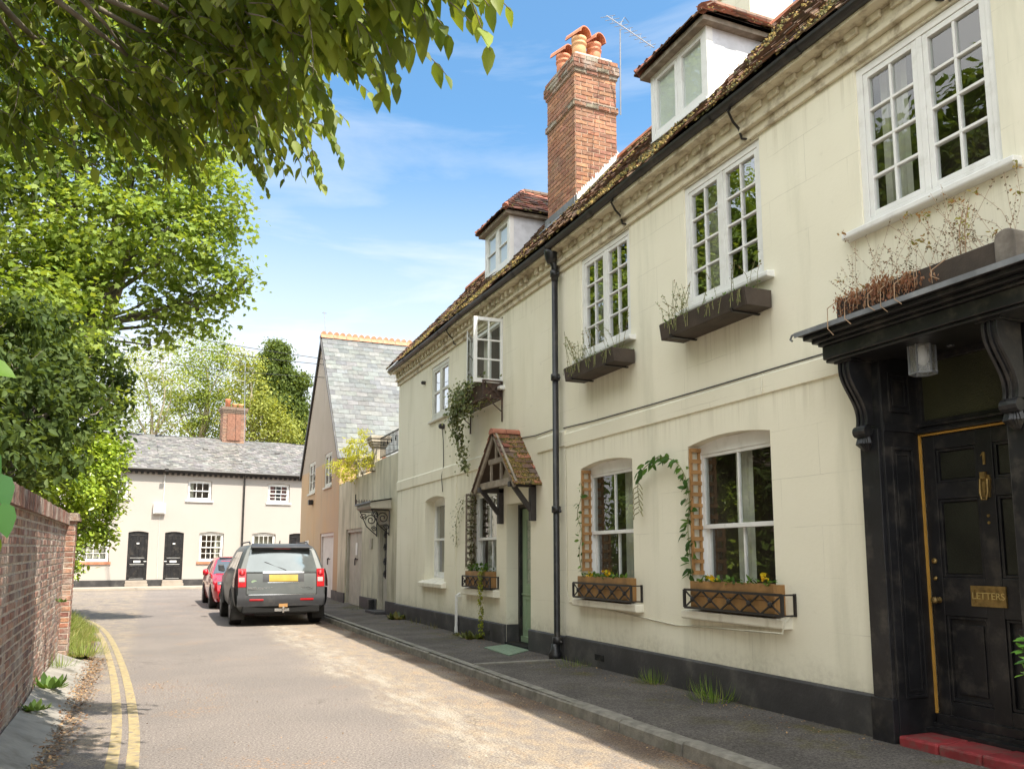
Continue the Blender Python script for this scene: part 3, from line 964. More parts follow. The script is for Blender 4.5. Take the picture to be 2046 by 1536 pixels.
def bricks(mb, T, u0, u1, z0, z1, pal, bl=.225, bh=.075, j=.011, proud=.008, flem=False, jit=.003):
    """courses of separate bricks standing proud of the mortar at d = 0"""
    sv = mb.T; mb.T = T; z = z0; k = 0
    while z < z1 - .02:
        h = min(bh, z1 - z); u = u0; i = k % 2
        if k % 2: u = u0 - (bl / 2 if not flem else .0)
        while u < u1 - .004:
            L = bl if not flem else (bl if (i % 2 == 0) else bl * .5)
            i += 1
            p, q = max(u0, u + j / 2), min(u1, u + L - j / 2); u += L
            if q - p < .015: continue
            mb.col = J(rnd.choice(pal), .8, 1.2)
            pr = proud + U(-jit, jit); a, b, c, d = p + U(-.002, .002), q + U(-.002, .002), z + j / 2 + U(-.002, .002), z + h - j / 2 + U(-.002, .002)
            e = min(.005, (q - p) * .2)
            I = [mb._p(x) for x in ((a + e, pr, c + e), (b - e, pr, c + e), (b - e, pr, d - e), (a + e, pr, d - e), (a, -.004, c), (b, -.004, c), (b, -.004, d), (a, -.004, d))]
            for f in ((0, 1, 2, 3), (4, 5, 1, 0), (5, 6, 2, 1), (6, 7, 3, 2), (7, 4, 0, 3)): mb.face([I[x] for x in f])
        z += bh; k += 1
    mb.T = sv; mb.col = (1, 1, 1)


def brick_stack(parent, name, x0, x1, y0, y1, z0, z1, pal=BRK, mm='mortarlt', bm='brick'):
    mb = MB(); mb.mi = 1; mb.box(x0, x1, y0, y1, z0, z1); mb.mi = 0
    bricks(mb, lambda u, d, z: (x0 - d, u, z), y0, y1, z0, z1, pal)
    bricks(mb, lambda u, d, z: (x1 + d, u, z), y0, y1, z0, z1, pal)
    bricks(mb, lambda u, d, z: (u, y0 - d, z), x0, x1, z0, z1, pal)
    bricks(mb, lambda u, d, z: (u, y1 + d, z), x0, x1, z0, z1, pal)
    return mb.build(name, [MT[bm], MT[mm]], parent)


# ------------------------------------------------------------------ the cream terrace (two houses under one long roof)
FX = 5.08
EV, RG = (4.86, 5.84), (6.90, 8.13)                # eaves and ridge (x, z)
VR = Vector((RG[0] - EV[0], 0, RG[1] - EV[1])); RL = VR.length; VR.normalize()
NRM = Vector((-VR.z, 0, VR.x))
T = fac(FX)


def roof_at(x): return EV[1] + (x - EV[0]) * (RG[1] - EV[1]) / (RG[0] - EV[0])


def long_roof(house, y0, y1, far_verge=False):
    mb = MB(); mb.mi = 1
    mb.prism([(EV[0] + .06, y0, EV[1] - .05), (RG[0], y0, RG[1] - .04), (9.0, y0, EV[1] - .05)], (0, y1 - y0, 0))
    mb.mi = 0
    tiles(mb, (EV[0] - .03, y0, EV[1]), (0, 1, 0), VR, lambda v: (0, y1 - y0), RL, .105, .172, CLAY, .014, .009, .005, .020)
    r = mb.build('roof', [MT['tile'], MT['dark']], house)
    ms = MB()
    n = int(230 * (y1 - y0))
    mossy(ms, (EV[0] - .02, y0, EV[1]), (0, 1, 0), VR, y1 - y0, RL, n, .008, .034, 1.9, .022)
    mossy(ms, (EV[0] - .03, y0, EV[1]), (0, 1, 0), VR, y1 - y0, .5, n // 2, .008, .036, 1.0, .024)
    ms.build('moss', MT['moss'], r)
    rd = MB(); y = y0
    while y < y1 - .05:
        L = min(.34, y1 - y); pts = []
        for k in range(7):
            t = math.pi * k / 6; pts.append((RG[0] - .12 * math.cos(t), y, RG[1] - .06 + .12 * math.sin(t) + U(-.002, .002)))
        rd.prism(pts, (0, L - .012, 0)); y += L
    rd.build('ridge_tiles', MT['ridge'], r)


def eaves(house, y0, y1, kind, n_sp=.2):
    mb = MB(T)
    mb.box(y0, y1, 0, .19, 5.70, 5.765)                     # soffit board
    mb.box(y0, y1, 0, .06, 5.56, 5.70)
    mb.box(y0, y1, 0, .085, 5.515, 5.56)
    mb.box(y0, y1, 0, .035, 5.425, 5.515)
    y = y0 + .05
    while y < y1 - .1:
        if rnd.random() > .07:
            e = U(-.006, .006)
            if kind == 'block':
                mb.box(y, y + .14, .06, .092 + e, 5.635 + e, 5.70)
            else:
                mb.lathe([(.001, .06), (.042, .06), (.038, .10 + e), (.018, .115)], (y + .05, 0, 5.63), 8, 'y') if False else mb.box(y, y + .08, .06, .11 + e, 5.60, 5.70)
        y += .235 if kind == 'block' else .19
    mb.build('eaves_cornice', MT['cornice'], house, bevel=.008)
    g = MB(); n = 8
    sag = lambda y: .012 * math.sin(y * 1.05) + .008 * math.sin(y * 2.7 + 1)
    ring_ = lambda y, r: [(4.875 + r * math.cos(math.pi + math.pi * k / n), y, 5.80 + sag(y) + r * math.sin(math.pi + math.pi * k / n)) for k in range(n + 1)]
    ys = lin(y0, y1, max(2, int((y1 - y0) / 1.2)))
    for a, b in zip(ys, ys[1:]):
        A, B, A2, B2 = ring_(a, .062), ring_(b, .062), ring_(a, .055), ring_(b, .055)
        for k in range(n):
            g.poly([A[k], A[k + 1], B[k + 1], B[k]]); g.poly([A2[k], A2[k + 1], B2[k + 1], B2[k]])
        g.poly([A[0], B[0], B2[0], A2[0]]); g.poly([A[n], B[n], B2[n], A2[n]])
    for yy in (y0 + .01, y1 - .01): g.poly(ring_(yy, .062))
    for a in ys[:-1]:
        if a > y0 + .1:
            R1 = ring_(a - .05, .070); R2 = ring_(a + .05, .070)
            for k in range(n): g.poly([R1[k], R1[k + 1], R2[k + 1], R2[k]])
    g.build('gutter', MT['gutter'], house, smooth=False)
    f = MB(); f.box(4.935, 4.955, y0, y1, 5.74, 5.86); f.build('fascia', MT['gutter'], house)


def shell(mb, y0, y1, zt=5.75, x1=8.8):
    """end and back walls of the house behind the front sheet"""
    mb2 = mb; sv = mb2.T; mb2.T = None
    for yy in (y0, y1): mb2.poly([(FX, yy, 0), (x1, yy, 0), (x1, yy, zt), (RG[0], yy, RG[1] - .1), (FX, yy, zt)])
    mb2.poly([(x1, y0, 0), (x1, y1, 0), (x1, y1, zt), (x1, y0, zt)])
    mb2.T = sv


near = thing('terraced_house', 'cream rendered terraced house with black front door case and two downstairs sash windows', 'house', (FX, 6, 0))
YB = 10.15
G1 = (5.95, 7.23, .93, 2.65, .06, .14); G2 = (8.34, 9.63, .93, 2.65, .06, .14)
WA = (3.55, 4.76, 4.04, 5.41, 0, .10); WB = (5.94, 7.18, 4.04, 5.41, 0, .10); WC = (8.31, 9.57, 4.04, 5.41, 0, .10)
DOOR = (3.60, 4.68, .10, 3.02, 0, .42)
mb = MB(T)
wall_open(mb, -6, YB, .0, 5.75, [G1, G2, WA, WB, WC, DOOR])
shell(mb, -6, YB)
mb.build('wall', MT['cream'], near)
for a, b in ((-6, 3.44), (4.84, YB - .1)):
    pl = MB(T); pl.prism([(a, .0, .05), (a, .045, .05), (a, .045, .405), (a, .03, .42), (a, 0, .42)], (b - a, 0, 0))
    pl.build('plinth', MT['plinth'], near, bevel=.006)
av = MB(T); av.box(9.0, 9.22, .045, .05, .2, .27); av.build('air_brick', MT['brick'], near)
sc = MB(T); sc.prism([(5.05, 0, 2.93), (5.05, .02, 2.935), (5.05, .026, 3.10), (5.05, .0, 3.125)], (YB - .1 - 5.05, 0, 0)); sc.build('string_course', MT['cream'], near)
long_roof(near, -6, YB)
eaves(near, -6, YB - .02, 'block')
for yy in (6.1, 8.35, 3.9):                                  # iron gutter stays
    gl = MB(); gl.tube([(4.93, yy, 5.80), (4.86, yy, 5.70), (4.93, yy + .02, 5.62), (5.0, yy + .02, 5.56), (5.02, yy + .01, 5.46), (5.075, yy - .06, 5.43)], .013, 5)
    gl.build('gutter_stay', MT['blackiron'], near)


def sill(parent, u0, u1, z0, z1, proj, m='sillpaint', d0=-.1):
    s_ = MB(T); s_.prism([(u0, d0, z0), (u0, proj - .012, z0), (u0, proj, z0 + .012), (u0, proj, z1 - .02), (u0, d0, z1)], (u1 - u0, 0, 0))
    return s_.build('sill', MT[m], parent, bevel=.01)


w1 = sash(near, T, G1[0], G1[1], .955, 2.645, -.12, 2, (1, 1), cur=((5.98, 6.25), (6.62, 6.86)), gm='glass', fw=.055, arch=.085)
sill(w1, 5.76, 7.27, .83, .935, .11)
w2 = sash(near, T, G2[0], G2[1], .955, 2.645, -.12, 2, (1, 1), cur=((8.36, 8.6), (8.9, 9.1)), gm='glass', fw=.055, arch=.085)
sill(w2, 8.15, 9.70, .83, .935, .11)
wa = casement(near, T, WA[0], WA[1], 4.06, 5.40, -.02, 2, 4, cur=((4.45, 4.7), (3.6, 3.72)), gm='glass')
sill(wa, 3.42, 4.90, 3.985, 4.06, .09, 'white', -.08)
wb_ = casement(near, T, WB[0], WB[1], 4.06, 5.40, -.02, 2, 4, cur=((6.85, 7.12),), gm='glass_old')
sill(wb_, 5.80, 7.28, 3.985, 4.06, .09, 'white', -.08)
wc = casement(near, T, WC[0], WC[1], 4.06, 5.40, -.02, 2, 4, cur=((9.25, 9.5), (8.36, 8.5)), gm='glass_old')
sill(wc, 8.2, 9.68, 3.985, 4.06, .09, 'white', -.08)


def dormer(house, y0, y1, mull, xf=5.5, ze=7.50, apx=6.05, apz=8.26):
    zb = roof_at(xf)
    root = MB()
    xr = EV[0] + (ze - EV[1]) * (RG[0] - EV[0]) / (RG[1] - EV[1])
    I = [root._p((x, yy, z)) for yy in (y0, y1) for x, z in ((xf + .05, zb), (xr + .1, ze + .05), (xf + .05, ze + .05))]
    root.face(I[:3]); root.face(I[3:]); root.face([I[1], I[2], I[5], I[4]])        # two cheeks and a flat quad added to join them
    d = root.build('dormer', MT['cheek'], house)
    Td = fac(xf)
    fr = MB(Td); ring(fr, y0 - .01, y1 + .01, zb + .03, ze, .075, -.09, 0, wb=.09, wt=.05)
    a, b = y0 + .065, y1 - .065; c, e = zb + .12, ze - .05; m = (a + b) / 2
    fr.box(m - .025, m + .025, -.09, -.01, c, e)
    for p, q in ((a, m - .025), (m + .025, b)):
        ring(fr, p + .004, q - .004, c + .004, e - .004, .045, -.06, -.008)
        if mull: bars(fr, p + .045, q - .045, c + .045, e - .045, 1, 2, .022, -.055, -.014)
    fr.box(y0 - .04, y1 + .04, -.06, .045, zb + .005, zb + .035)
    fr.build('dormer_window', MT['white'], d, bevel=.003)
    p_ = MB(Td); p_.poly([(a, -.036, c), (b, -.036, c), (b, -.036, e), (a, -.036, e)]); p_.build('pane', MT['glass'], d)
    bl = MB(Td); bl.poly([(a, -.055, c), (b, -.055, c), (b, -.055, e), (a, -.055, e)]); bl.build('blind', MT['blind'], d)
    # eaves board and hipped tiled roof
    eb = MB(); o = .10
    eb.box(xf - o, xf + .04, y0 - o, y1 + o, ze - .012, ze + .05)
    eb.box(xf + .04, xr + .12, y0 - o, y0 + .02, ze - .012, ze + .05); eb.box(xf + .04, xr + .12, y1 - .02, y1 + o, ze - .012, ze + .05)
    eb.build('eaves_board', MT['oak'], d)
    rt = MB(); ym = (y0 + y1) / 2; o2 = .15; hw = (y1 - y0) / 2 + o2; z0 = ze + .055
    rt.mi = 1
    A, B = (xf - o2, y0 - o2, z0), (xf - o2, y1 + o2, z0); P = (apx, ym, apz)
    xa = EV[0] + (apz - EV[1]) * (RG[0] - EV[0]) / (RG[1] - EV[1]) + .25; xa = min(xa, RG[0] + .12)
    xb = EV[0] + (z0 - EV[1]) * (RG[0] - EV[0]) / (RG[1] - EV[1]) + .25
    rt.poly([A, B, P]); rt.poly([A, P, (xa, ym, apz), (xb, y0 - o2, z0)]); rt.poly([B, (xb, y1 + o2, z0), (xa, ym, apz), P])
    rt.mi = 0
    Lf = math.hypot(apx - xf + o2, apz - z0)
    tiles(rt, A, (0, 1, 0), (apx - xf + o2, 0, apz - z0), lambda v: (hw * v / Lf, 2 * hw - hw * v / Lf), Lf, .10, .165, CLAY, .014, .007, .004, .01)
    Ls = math.hypot(hw, apz - z0); rx = apx - xf + o2
    sp = lambda v: (rx * v / Ls, (xb - xf + o2) + (xa - xb) * v / Ls)
    tiles(rt, A, (1, 0, 0), (0, hw, apz - z0), sp, Ls, .10, .165, CLAY + REDT, .014, .009, .004, .016)
    tiles(rt, B, (1, 0, 0), (0, -hw, apz - z0), sp, Ls, .10, .165, CLAY, .014, .007, .004, .01)
    for q in (A, B):                                          # bonnet hips
        for k in range(7):
            t = (k + .2) / 7.2; c_ = Vector(q).lerp(Vector(P), t); dv = (Vector(P) - Vector(q)).normalized()
            rt.col = J(rnd.choice(REDT), .8, 1.2); rt.tube([c_ + Vector((0, 0, .012)), c_ + dv * .16 + Vector((0, 0, .02))], [.062, .04], 8)
    for k in range(6):
        xx = apx + k * .16; rt.col = rnd.choice(CLAY); rt.tube([(xx, ym, apz + .0), (xx + .155, ym, apz + .0)], .07, 8)
    rt.col = (1, 1, 1)
    r = rt.build('dormer_roof', [MT['tilered'], MT['dark']], d)
    ms = MB(); mossy(ms, A, (1, 0, 0), (0, hw, apz - z0), xb - xf, Ls, 260, .008, .032, .8, .024, sp); ms.build('moss', MT['moss'], d)
    fl = MB(); fl.bar((xf + .02, y0 - .005, zb + .02), (xr, y0 - .005, ze - .01), .02, .07); fl.build('flashing', MT['flash'], d)


dormer(near, 7.25, 8.40, False)
# rendered stack above the near dormer
cs = MB(); cs.box(7.0, 7.75, 8.25, 9.1, 7.6, 9.3); cs.box(6.96, 7.79, 8.21, 9.14, 9.3, 9.42); cs.build('chimney', MT['cream2'], near)

# ---- black door case of the near house
DX = FX + .36
dc = MB(T)
BK = MT['black']
for a, b in ((4.66, 4.84), (3.44, 3.62)):                     # pilasters with base and neck
    dc.box(a, b, -.36, .075, .06, 2.42)
    dc.box(a - .012, b + .012, -.02, .095, .06, .42)
    dc.box(a + .002, b - .002, -.36, .022, 2.42, 2.975)
dc.box(3.44, 4.84, -.36, .06, 2.98, 3.06)                       # lintel behind the frieze
dc.build('door_case', BK, near, bevel=.006)
rv = MB()                                                       # panelled reveal linings
for yy, s_ in ((4.66, -1), (3.62, 1)):
    Tr = (lambda yy, s_: lambda u, d, z: (FX + .36 - u, yy + s_ * d, z))(yy, s_)
    r_ = MB(Tr)
    r_.box(.0, .40, 0, .012, .12, 2.98)
    for z0, z1 in ((.42, 2.28), (2.55, 2.86)):
        ring(r_, .10, .33, z0, z1, .022, .012, .030); ring(r_, .145, .285, z0 + .05, z1 - .05, .012, .012, .022)
    r_.box(.03, .395, .012, .028, 2.40, 2.46)
    r_.box(.30, .40, .012, .022, .12, 2.98)
    r_.build('reveal_lining', BK, near, bevel=.003)
en = MB(T)                                                      # entablature with moulded cornice
Y0, Y1 = 3.08, 4.96
for (z0, z1, d, ex) in ((2.945, 2.97, .34, -.03), (2.97, 3.075, .36, -.02), (3.075, 3.10, .385, 0), (3.10, 3.13, .42, .03), (3.13, 3.165, .47, .07), (3.165, 3.19, .50, .095)):
    en.box(Y0 - ex + .05, Y1 + ex - .05, 0, d, z0, z1)
en.build('entablature', BK, near, bevel=.008)
ld = MB(T); ld.box(Y0 - .16, Y1 + .06, 0, .515, 3.192, 3.203); ld.box(Y0 - .16, Y1 + .06, .507, .518, 3.165, 3.2)
ld.tube([(Y1 + .06, .5, 3.2), (Y1 + .10, .50, 3.195), (Y1 + .12, .50, 3.165), (Y1 + .10, .5, 3.15)], .009, 5)
ld.build('lead_flashing', MT['lead'], near)


def console(y):
    c = MB(); w = .075; prof = []
    n = 26
    for k in range(n + 1):                                      # S-curve: deep at the top, tucked in at the foot
        t = k / n; z = 2.945 - .50 * t
        x = .20 - .145 * (3 * t * t - 2 * t ** 3) + .018 * math.sin(t * math.pi * 2)
        prof.append((x, z))
    for off, ww, r_ in ((0, .05, 0), (-.045, .022, .012), (.045, .022, .012), (0, .018, .014)):
        pts = [(FX - .075, y, 2.92)] if False else []
        P = [(FX - .075 - x - r_, y + off - ww / 2 * 1, z) for x, z in prof] + [(FX - .07, y + off - ww / 2, prof[-1][1]), (FX - .07, y + off - ww / 2, 2.945)]
        c.prism(P, (0, ww, 0))
    c.lathe([(.0, -.06), (.045, -.06), (.05, 0), (.045, .06), (0, .06)], (FX - .135, y, 2.40), 12, 'y')
    for k in range(7):                                          # leafy drop
        t = k / 6; c.tube([(FX - .12, y + (t - .5) * .07, 2.38), (FX - .15 + .05 * abs(t - .5), y + (t - .5) * .11, 2.31), (FX - .10, y + (t - .5) * .04, 2.25)], [.018, .022, .004], 5)
    c.box(FX - .30, FX - .07, y - .085, y + .085, 2.93, 2.947)
    c.build('console', MT['black'], near, smooth=False, bevel=.003)


console(4.75); console(3.53)
fan = MB(T); ring(fan, 3.62, 4.66, 2.40, 2.985, .05, -.42, -.34, wb=.09)
fan.box(3.62, 4.66, -.36, -.30, 2.39, 2.415); fan.box(3.62, 4.66, -.36, -.315, 2.44, 2.46)
fan = fan.build('fanlight', BK, near, bevel=.004)
fg = MB(T); fg.poly([(3.66, -.37, 2.48), (4.62, -.37, 2.48), (4.62, -.37, 2.94), (3.66, -.37, 2.94)]); fg.build('pane', MT['obscure'], fan)
ys_ = MB(T); ys_.box(4.632, 4.652, -.345, -.33, .30, 2.385); ys_.box(3.64, 4.632, -.345, -.33, 2.371, 2.385); ys_.box(3.64, 4.64, -.33, -.315, .205, .228)
ys_.build('draught_strip', MT['yellowstrip'], near)
dr = MB(T); a, b, z0, z1 = 3.64, 4.632, .235, 2.37
dz = -.39                                                        # panel plane
dr.box(a, b, -.43, dz, z0, z1)
st = .105; mid = (a + b) / 2 - .02
for p, q in ((a, a + st), (b - st, b), (mid - .065, mid + .065)): dr.box(p, q, dz, -.352, z0, z1)
for c, e in ((z0, .40), (1.02, 1.30), (1.88, 2.0), (2.26, z1)):
    for p, q in ((a + st, mid - .065), (mid + .065, b - st)): dr.box(p, q, dz, -.353, c, e)
for p, q in ((a + st, mid - .065), (mid + .065, b - st)):
    for c, e in ((.40, 1.02), (1.30, 1.88), (2.0, 2.26)):
        ring(dr, p + .001, q - .001, c + .001, e - .001, .022, dz, -.362)
        dr.box(p + .06, q - .06, dz, dz + .012, c + .06, e - .06)
dr.box(a, b, -.352, -.32, .235, .30)
dr = dr.build('front_door', BK, near, bevel=.004)
for p, q in ((a + st, mid - .065), (mid + .065, b - st)):
    for c, e in ((1.30, 1.88), (2.0, 2.26)):
        g_ = MB(T); g_.poly([(p + .03, dz + .0135, c + .03), (q - .03, dz + .0135, c + .03), (q - .03, dz + .0135, e - .03), (p + .03, dz + .0135, e - .03)])
        g_.build('door_pane', MT['doorglass'], dr)
BR = MT['brass']
lb = MB(T); ring(lb, 4.02, 4.29, 1.10, 1.245, .028, -.353, -.338); lb.box(4.045, 4.265, -.353, -.344, 1.125, 1.22)
lb.build('letter_plate', BR, dr)
lb = MB(); add_text(lb, 'LETTERS', .068, .003, lambda x, y, z: (FX + .340 - z, 4.155 - x, 1.172 + y))
lb.build('lettering', MT['brasslt'], dr)
kn = MB(T); ku = mid
kn.prism([(ku - .032, -.352, 2.03), (ku + .032, -.352, 2.03), (ku + .044, -.352, 2.0), (ku + .03, -.352, 1.87), (ku - .03, -.352, 1.87), (ku - .044, -.352, 2.0)], (0, .012, 0))
kn.box(ku - .02, ku + .02, -.34, -.315, 2.0, 2.05)
kn.tube([(ku - .028, -.328, 2.0), (ku - .03, -.322, 1.90), (ku - .018, -.32, 1.855), (ku + .018, -.32, 1.855), (ku + .03, -.322, 1.90), (ku + .028, -.328, 2.0)], .008, 6)
kn.prism([(ku - .016, -.34, 1.98), (ku + .016, -.34, 1.98), (ku + .006, -.34, 1.89), (ku - .006, -.34, 1.89)], (0, .014, 0))
kn.build('door_knocker', BR, dr)
nu = MB(T); nu.box(ku - .009, ku + .009, -.353, -.343, 2.105, 2.195); nu.poly([(ku + .009, -.345, 2.195), (ku + .026, -.345, 2.172), (ku + .026, -.345, 2.165), (ku + .009, -.345, 2.178)]); nu.build('house_number', BR, dr)
kb_ = MB(T); kb_.lathe([(.0, 0), (.022, 0), (.024, .01), (.010, .02), (.012, .035), (.028, .05), (.022, .068), (0, .07)], (4.565, -.352, 1.13), 12, 'y'); kb_.build('door_knob', BR, dr, smooth=True)
for zz, rr in ((1.42, .022), (1.29, .016)):
    lk = MB(T); lk.lathe([(.0, 0), (rr, 0), (rr * .9, .012), (0, .014)], (4.585, -.352, zz), 12, 'y'); lk.build('door_lock', BR, dr, smooth=True)
sp_ = MB(T)
for zz in (1.74, 1.69): sp_.lathe([(.0, 0), (.012, 0), (.01, .006), (0, .007)], (ku, -.352, zz), 10, 'y')
sp_.build('spy_hole', BR, dr)
th = MB(T); th.box(3.62, 4.66, -.42, -.22, .10, .205); th.box(3.62, 4.66, -.34, -.30, .2, .235)
th.build('threshold', BK, near, bevel=.004)
ds = MB()
yv = 3.30
for k, L in enumerate((.33, .33, .33, .33)):
    ds.box(4.99 + U(-.004, .004), 5.34, yv + .004, yv + L - .004, .08, .178 + U(-.003, .003)); yv += L
ds.build('doorstep', MT['redtile'], near, bevel=.015)
# the downpipe between the houses, with its hopper and shoe
dp = MB(); px, py = 4.985, 10.17
dp.tube([(4.88, py, 5.78), (4.90, py, 5.66), (px, py, 5.52), (px, py, 5.3)], .05, 12)
dp.tube([(px, py, 5.45), (px, py, .30), (px - .02, py, .22), (px - .09, py - .01, .135)], [.043, .043, .052, .056], 12)
for zz in (5.42, 3.93, 2.10, .36):
    dp.tube([(px, py, zz - .06), (px, py, zz - .055), (px, py, zz + .03), (px, py, zz + .035)], [.05, .064, .064, .05], 12)
for zz in (5.39, 3.90, 2.06, .33): dp.bar((px + .02, py - .10, zz), (px + .02, py + .10, zz), .02, .03)
dp.lathe([(.05, 0), (.08, .05), (.10, .14), (.105, .2), (.09, .2)], (4.93, py, 5.55), 10)
dp.lathe([(.0, 0), (.085, 0), (.09, .06), (.06, .12), (.05, .2)], (px - .03, py, .105), 10)
dp.build('downpipe', MT['black'], near, smooth=True)

# ------------------------------------------------------------------ the far house of the terrace
far = thing('terraced_house', 'weathered cream terraced house with sage green door under a tiled porch', 'house', (FX, 14.4, 0))
YE = 18.68
GD = (11.23, 12.15, .12, 2.27, 0, .30); G3 = (12.57, 13.83, .93, 2.65, .06, .14); G4 = (15.23, 16.50, .95, 2.65, .07, .22)
WD = (12.31, 13.80, 4.20, 5.38, 0, .10); WE = (15.05, 16.18, 4.20, 5.32, 0, .10)
mb = MB(T); wall_open(mb, YB, YE, 0, 5.75, [GD, G3, G4, WD, WE]); shell(mb, YB, YE)
mb.build('wall', MT['cream2'], far)
pl = MB(T)
for a, b in ((YB - .1, GD[0]), (GD[1], YE)):
    pl = MB(T); pl.prism([(a, 0, .05), (a, .045, .05), (a, .045, .395), (a, .03, .41), (a, 0, .41)], (b - a, 0, 0))
    if a > 11: pl.box(GD[1] - .02, GD[1] - .001, -.28, -.001, .10, .41)
    pl.build('plinth', MT['plinth'], far, bevel=.006)
av = MB(T); av.box(12.75, 12.97, .045, .05, .2, .27); av.build('air_brick', MT['black'], far)
sc = MB(T)
for a, b in ((YB - .1, 10.95), (12.46, YE)): sc.prism([(a, 0, 2.95), (a, .022, 2.955), (a, .028, 3.15), (a, 0, 3.18)], (b - a, 0, 0))
sc.box(14.55, 14.62, 0, .012, .41, 2.95)
sc.build('string_course', MT['cream2'], far)
long_roof(far, YB, 18.95)
eaves(far, YB, 18.75, 'dentil')
vg = MB(); vg.prism([(EV[0] - .02, 18.93, EV[1] - .04), (RG[0], 18.93, RG[1] - .05), (RG[0], 18.93, RG[1] - .14), (EV[0] + .08, 18.93, EV[1] - .12)], (0, .03, 0)); vg.build('verge', MT['cornice'], far)
gs = MB(); yy = 14.6
gs.tube([(4.93, yy, 5.80), (4.86, yy, 5.70), (4.93, yy + .02, 5.62), (5.0, yy + .02, 5.56), (5.02, yy + .01, 5.46), (5.075, yy - .06, 5.43)], .013, 5); gs.build('gutter_stay', MT['blackiron'], far)
dormer(far, 13.05, 14.22, True)

w3 = sash(far, T, G3[0], G3[1], .955, 2.645, -.12, 2, (1, 1), cur=((12.6, 12.9), (13.3, 13.8)), fw=.055, arch=.085, gm='glass')
sill(w3, 12.42, 13.98, .80, .935, .11)
w4 = sash(far, T, G4[0], G4[1], 1.02, 2.645, -.20, 2, (1, 1), cur=((15.28, 15.7), (15.9, 16.4)), fw=.06, arch=.07, gm='glass')
s4 = MB(T); s4.prism([(15.1, -.22, .86), (15.1, .10, .86), (15.1, .11, .94), (15.1, .0, .98), (15.1, -.22, 1.03)], (1.53, 0, 0)); s4.build('sill', MT['sillpaint'], w4, bevel=.01)
we = casement(far, T, WE[0], WE[1], 4.22, 5.31, -.015, 1, 2, fm='greywhite', post=.075, cur=((15.1, 15.3),), gm='glass_old', bw=.05)
sill(we, 14.98, 16.25, 4.15, 4.22, .05, 'greywhite', -.08)
# the open casement window
wd = MB(T); ring(wd, WD[0], WD[1], 4.22, 5.37, .055, -.09, -.02); wd.box(13.02, 13.09, -.08, -.03, 4.27, 5.32)
wd = wd.build('window', MT['white'], far, bevel=.003)
wd['label'] = 'white casement window with both leaves standing open'
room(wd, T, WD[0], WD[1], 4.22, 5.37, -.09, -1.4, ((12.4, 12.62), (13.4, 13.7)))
for (hu, ang, L, nm) in ((12.335, 88, .52, 'open_leaf'), (13.76, 100, .60, 'open_leaf')):
    ca, sa = math.cos(RAD(ang)), math.sin(RAD(ang)); sg = 1 if hu < 13 else -1
    if sg < 0: ca, sa = .86, .51
    Tl = (lambda hu, ca, sa, sg: lambda u, d, z: (FX + .02 - (u * sa) + d * ca * 0, hu + sg * u * ca + d, z))(hu, ca, sa, sg)
    lf = MB(Tl); ring(lf, 0, L, 4.25, 5.34, .06, -.02, .02, wb=.07); bars(lf, .06, L - .06, 4.32, 5.28, 2, 3, .026, -.015, .015)
    lo = lf.build(nm, MT['white'], wd, bevel=.003)
    g_ = MB(Tl); g_.poly([(.04, 0, 4.3), (L - .04, 0, 4.3), (L - .04, 0, 5.3), (.04, 0, 5.3)]); g_.build('pane', MT['glass'], lo)
sill(wd, 12.22, 13.9, 4.14, 4.22, .09, 'white', -.08)

# green door
gd = MB(T); a, b = GD[0] + .05, GD[1] - .06
gd.box(a, b, -.29, -.262, .15, 2.20)
for c, e in ((.15, .34), (.80, 1.0), (2.06, 2.20)): gd.box(a, b, -.262, -.25, c, e)
for p, q in ((a, a + .11), (b - .11, b)): gd.box(p, q, -.262, -.2495, .15, 2.2)
gd.box(a, b, -.25, -.215, .15, .235); gd.box(a, b, -.25, -.232, .86, .885)
for c, e in ((.34, .80),): ring(gd, a + .111, b - .111, c + .001, e - .001, .02, -.262, -.254)
gd = gd.build('front_door', MT['greentimber'], far, bevel=.004)
g_ = MB(T); g_.poly([(a + .15, -.2605, 1.04), (b - .15, -.2605, 1.04), (b - .15, -.2605, 2.02), (a + .15, -.2605, 2.02)]); g_.build('door_pane', MT['glass_old'], gd)
ld_ = MB(T); ring(ld_, a + .11, b - .11, 1.0, 2.06, .04, -.262, -.252)
for k in range(6):
    z = 1.06 + k * .165; ld_.bar((a + .15, -.259, z), (b - .15, -.259, z + .165), .006, .006); ld_.bar((b - .15, -.259, z), (a + .15, -.259, z + .165), .006, .006)
ld_.build('leaded_light', MT['greentimber'], gd)
df = MB(T); ring(df, GD[0], GD[1], .12, 2.27, .055, -.30, -.20, wb=.03); df.build('door_frame', MT['black'], gd)
gl_ = MB(T); gl_.box(a + .03, a + .08, -.25, -.235, .93, 1.02); gl_.build('letter_plate', BR, gd)
stp = MB(T); stp.box(GD[0], GD[1], -.28, .03, .08, .145); stp.build('doorstep', MT['tilered'], far, bevel=.006)

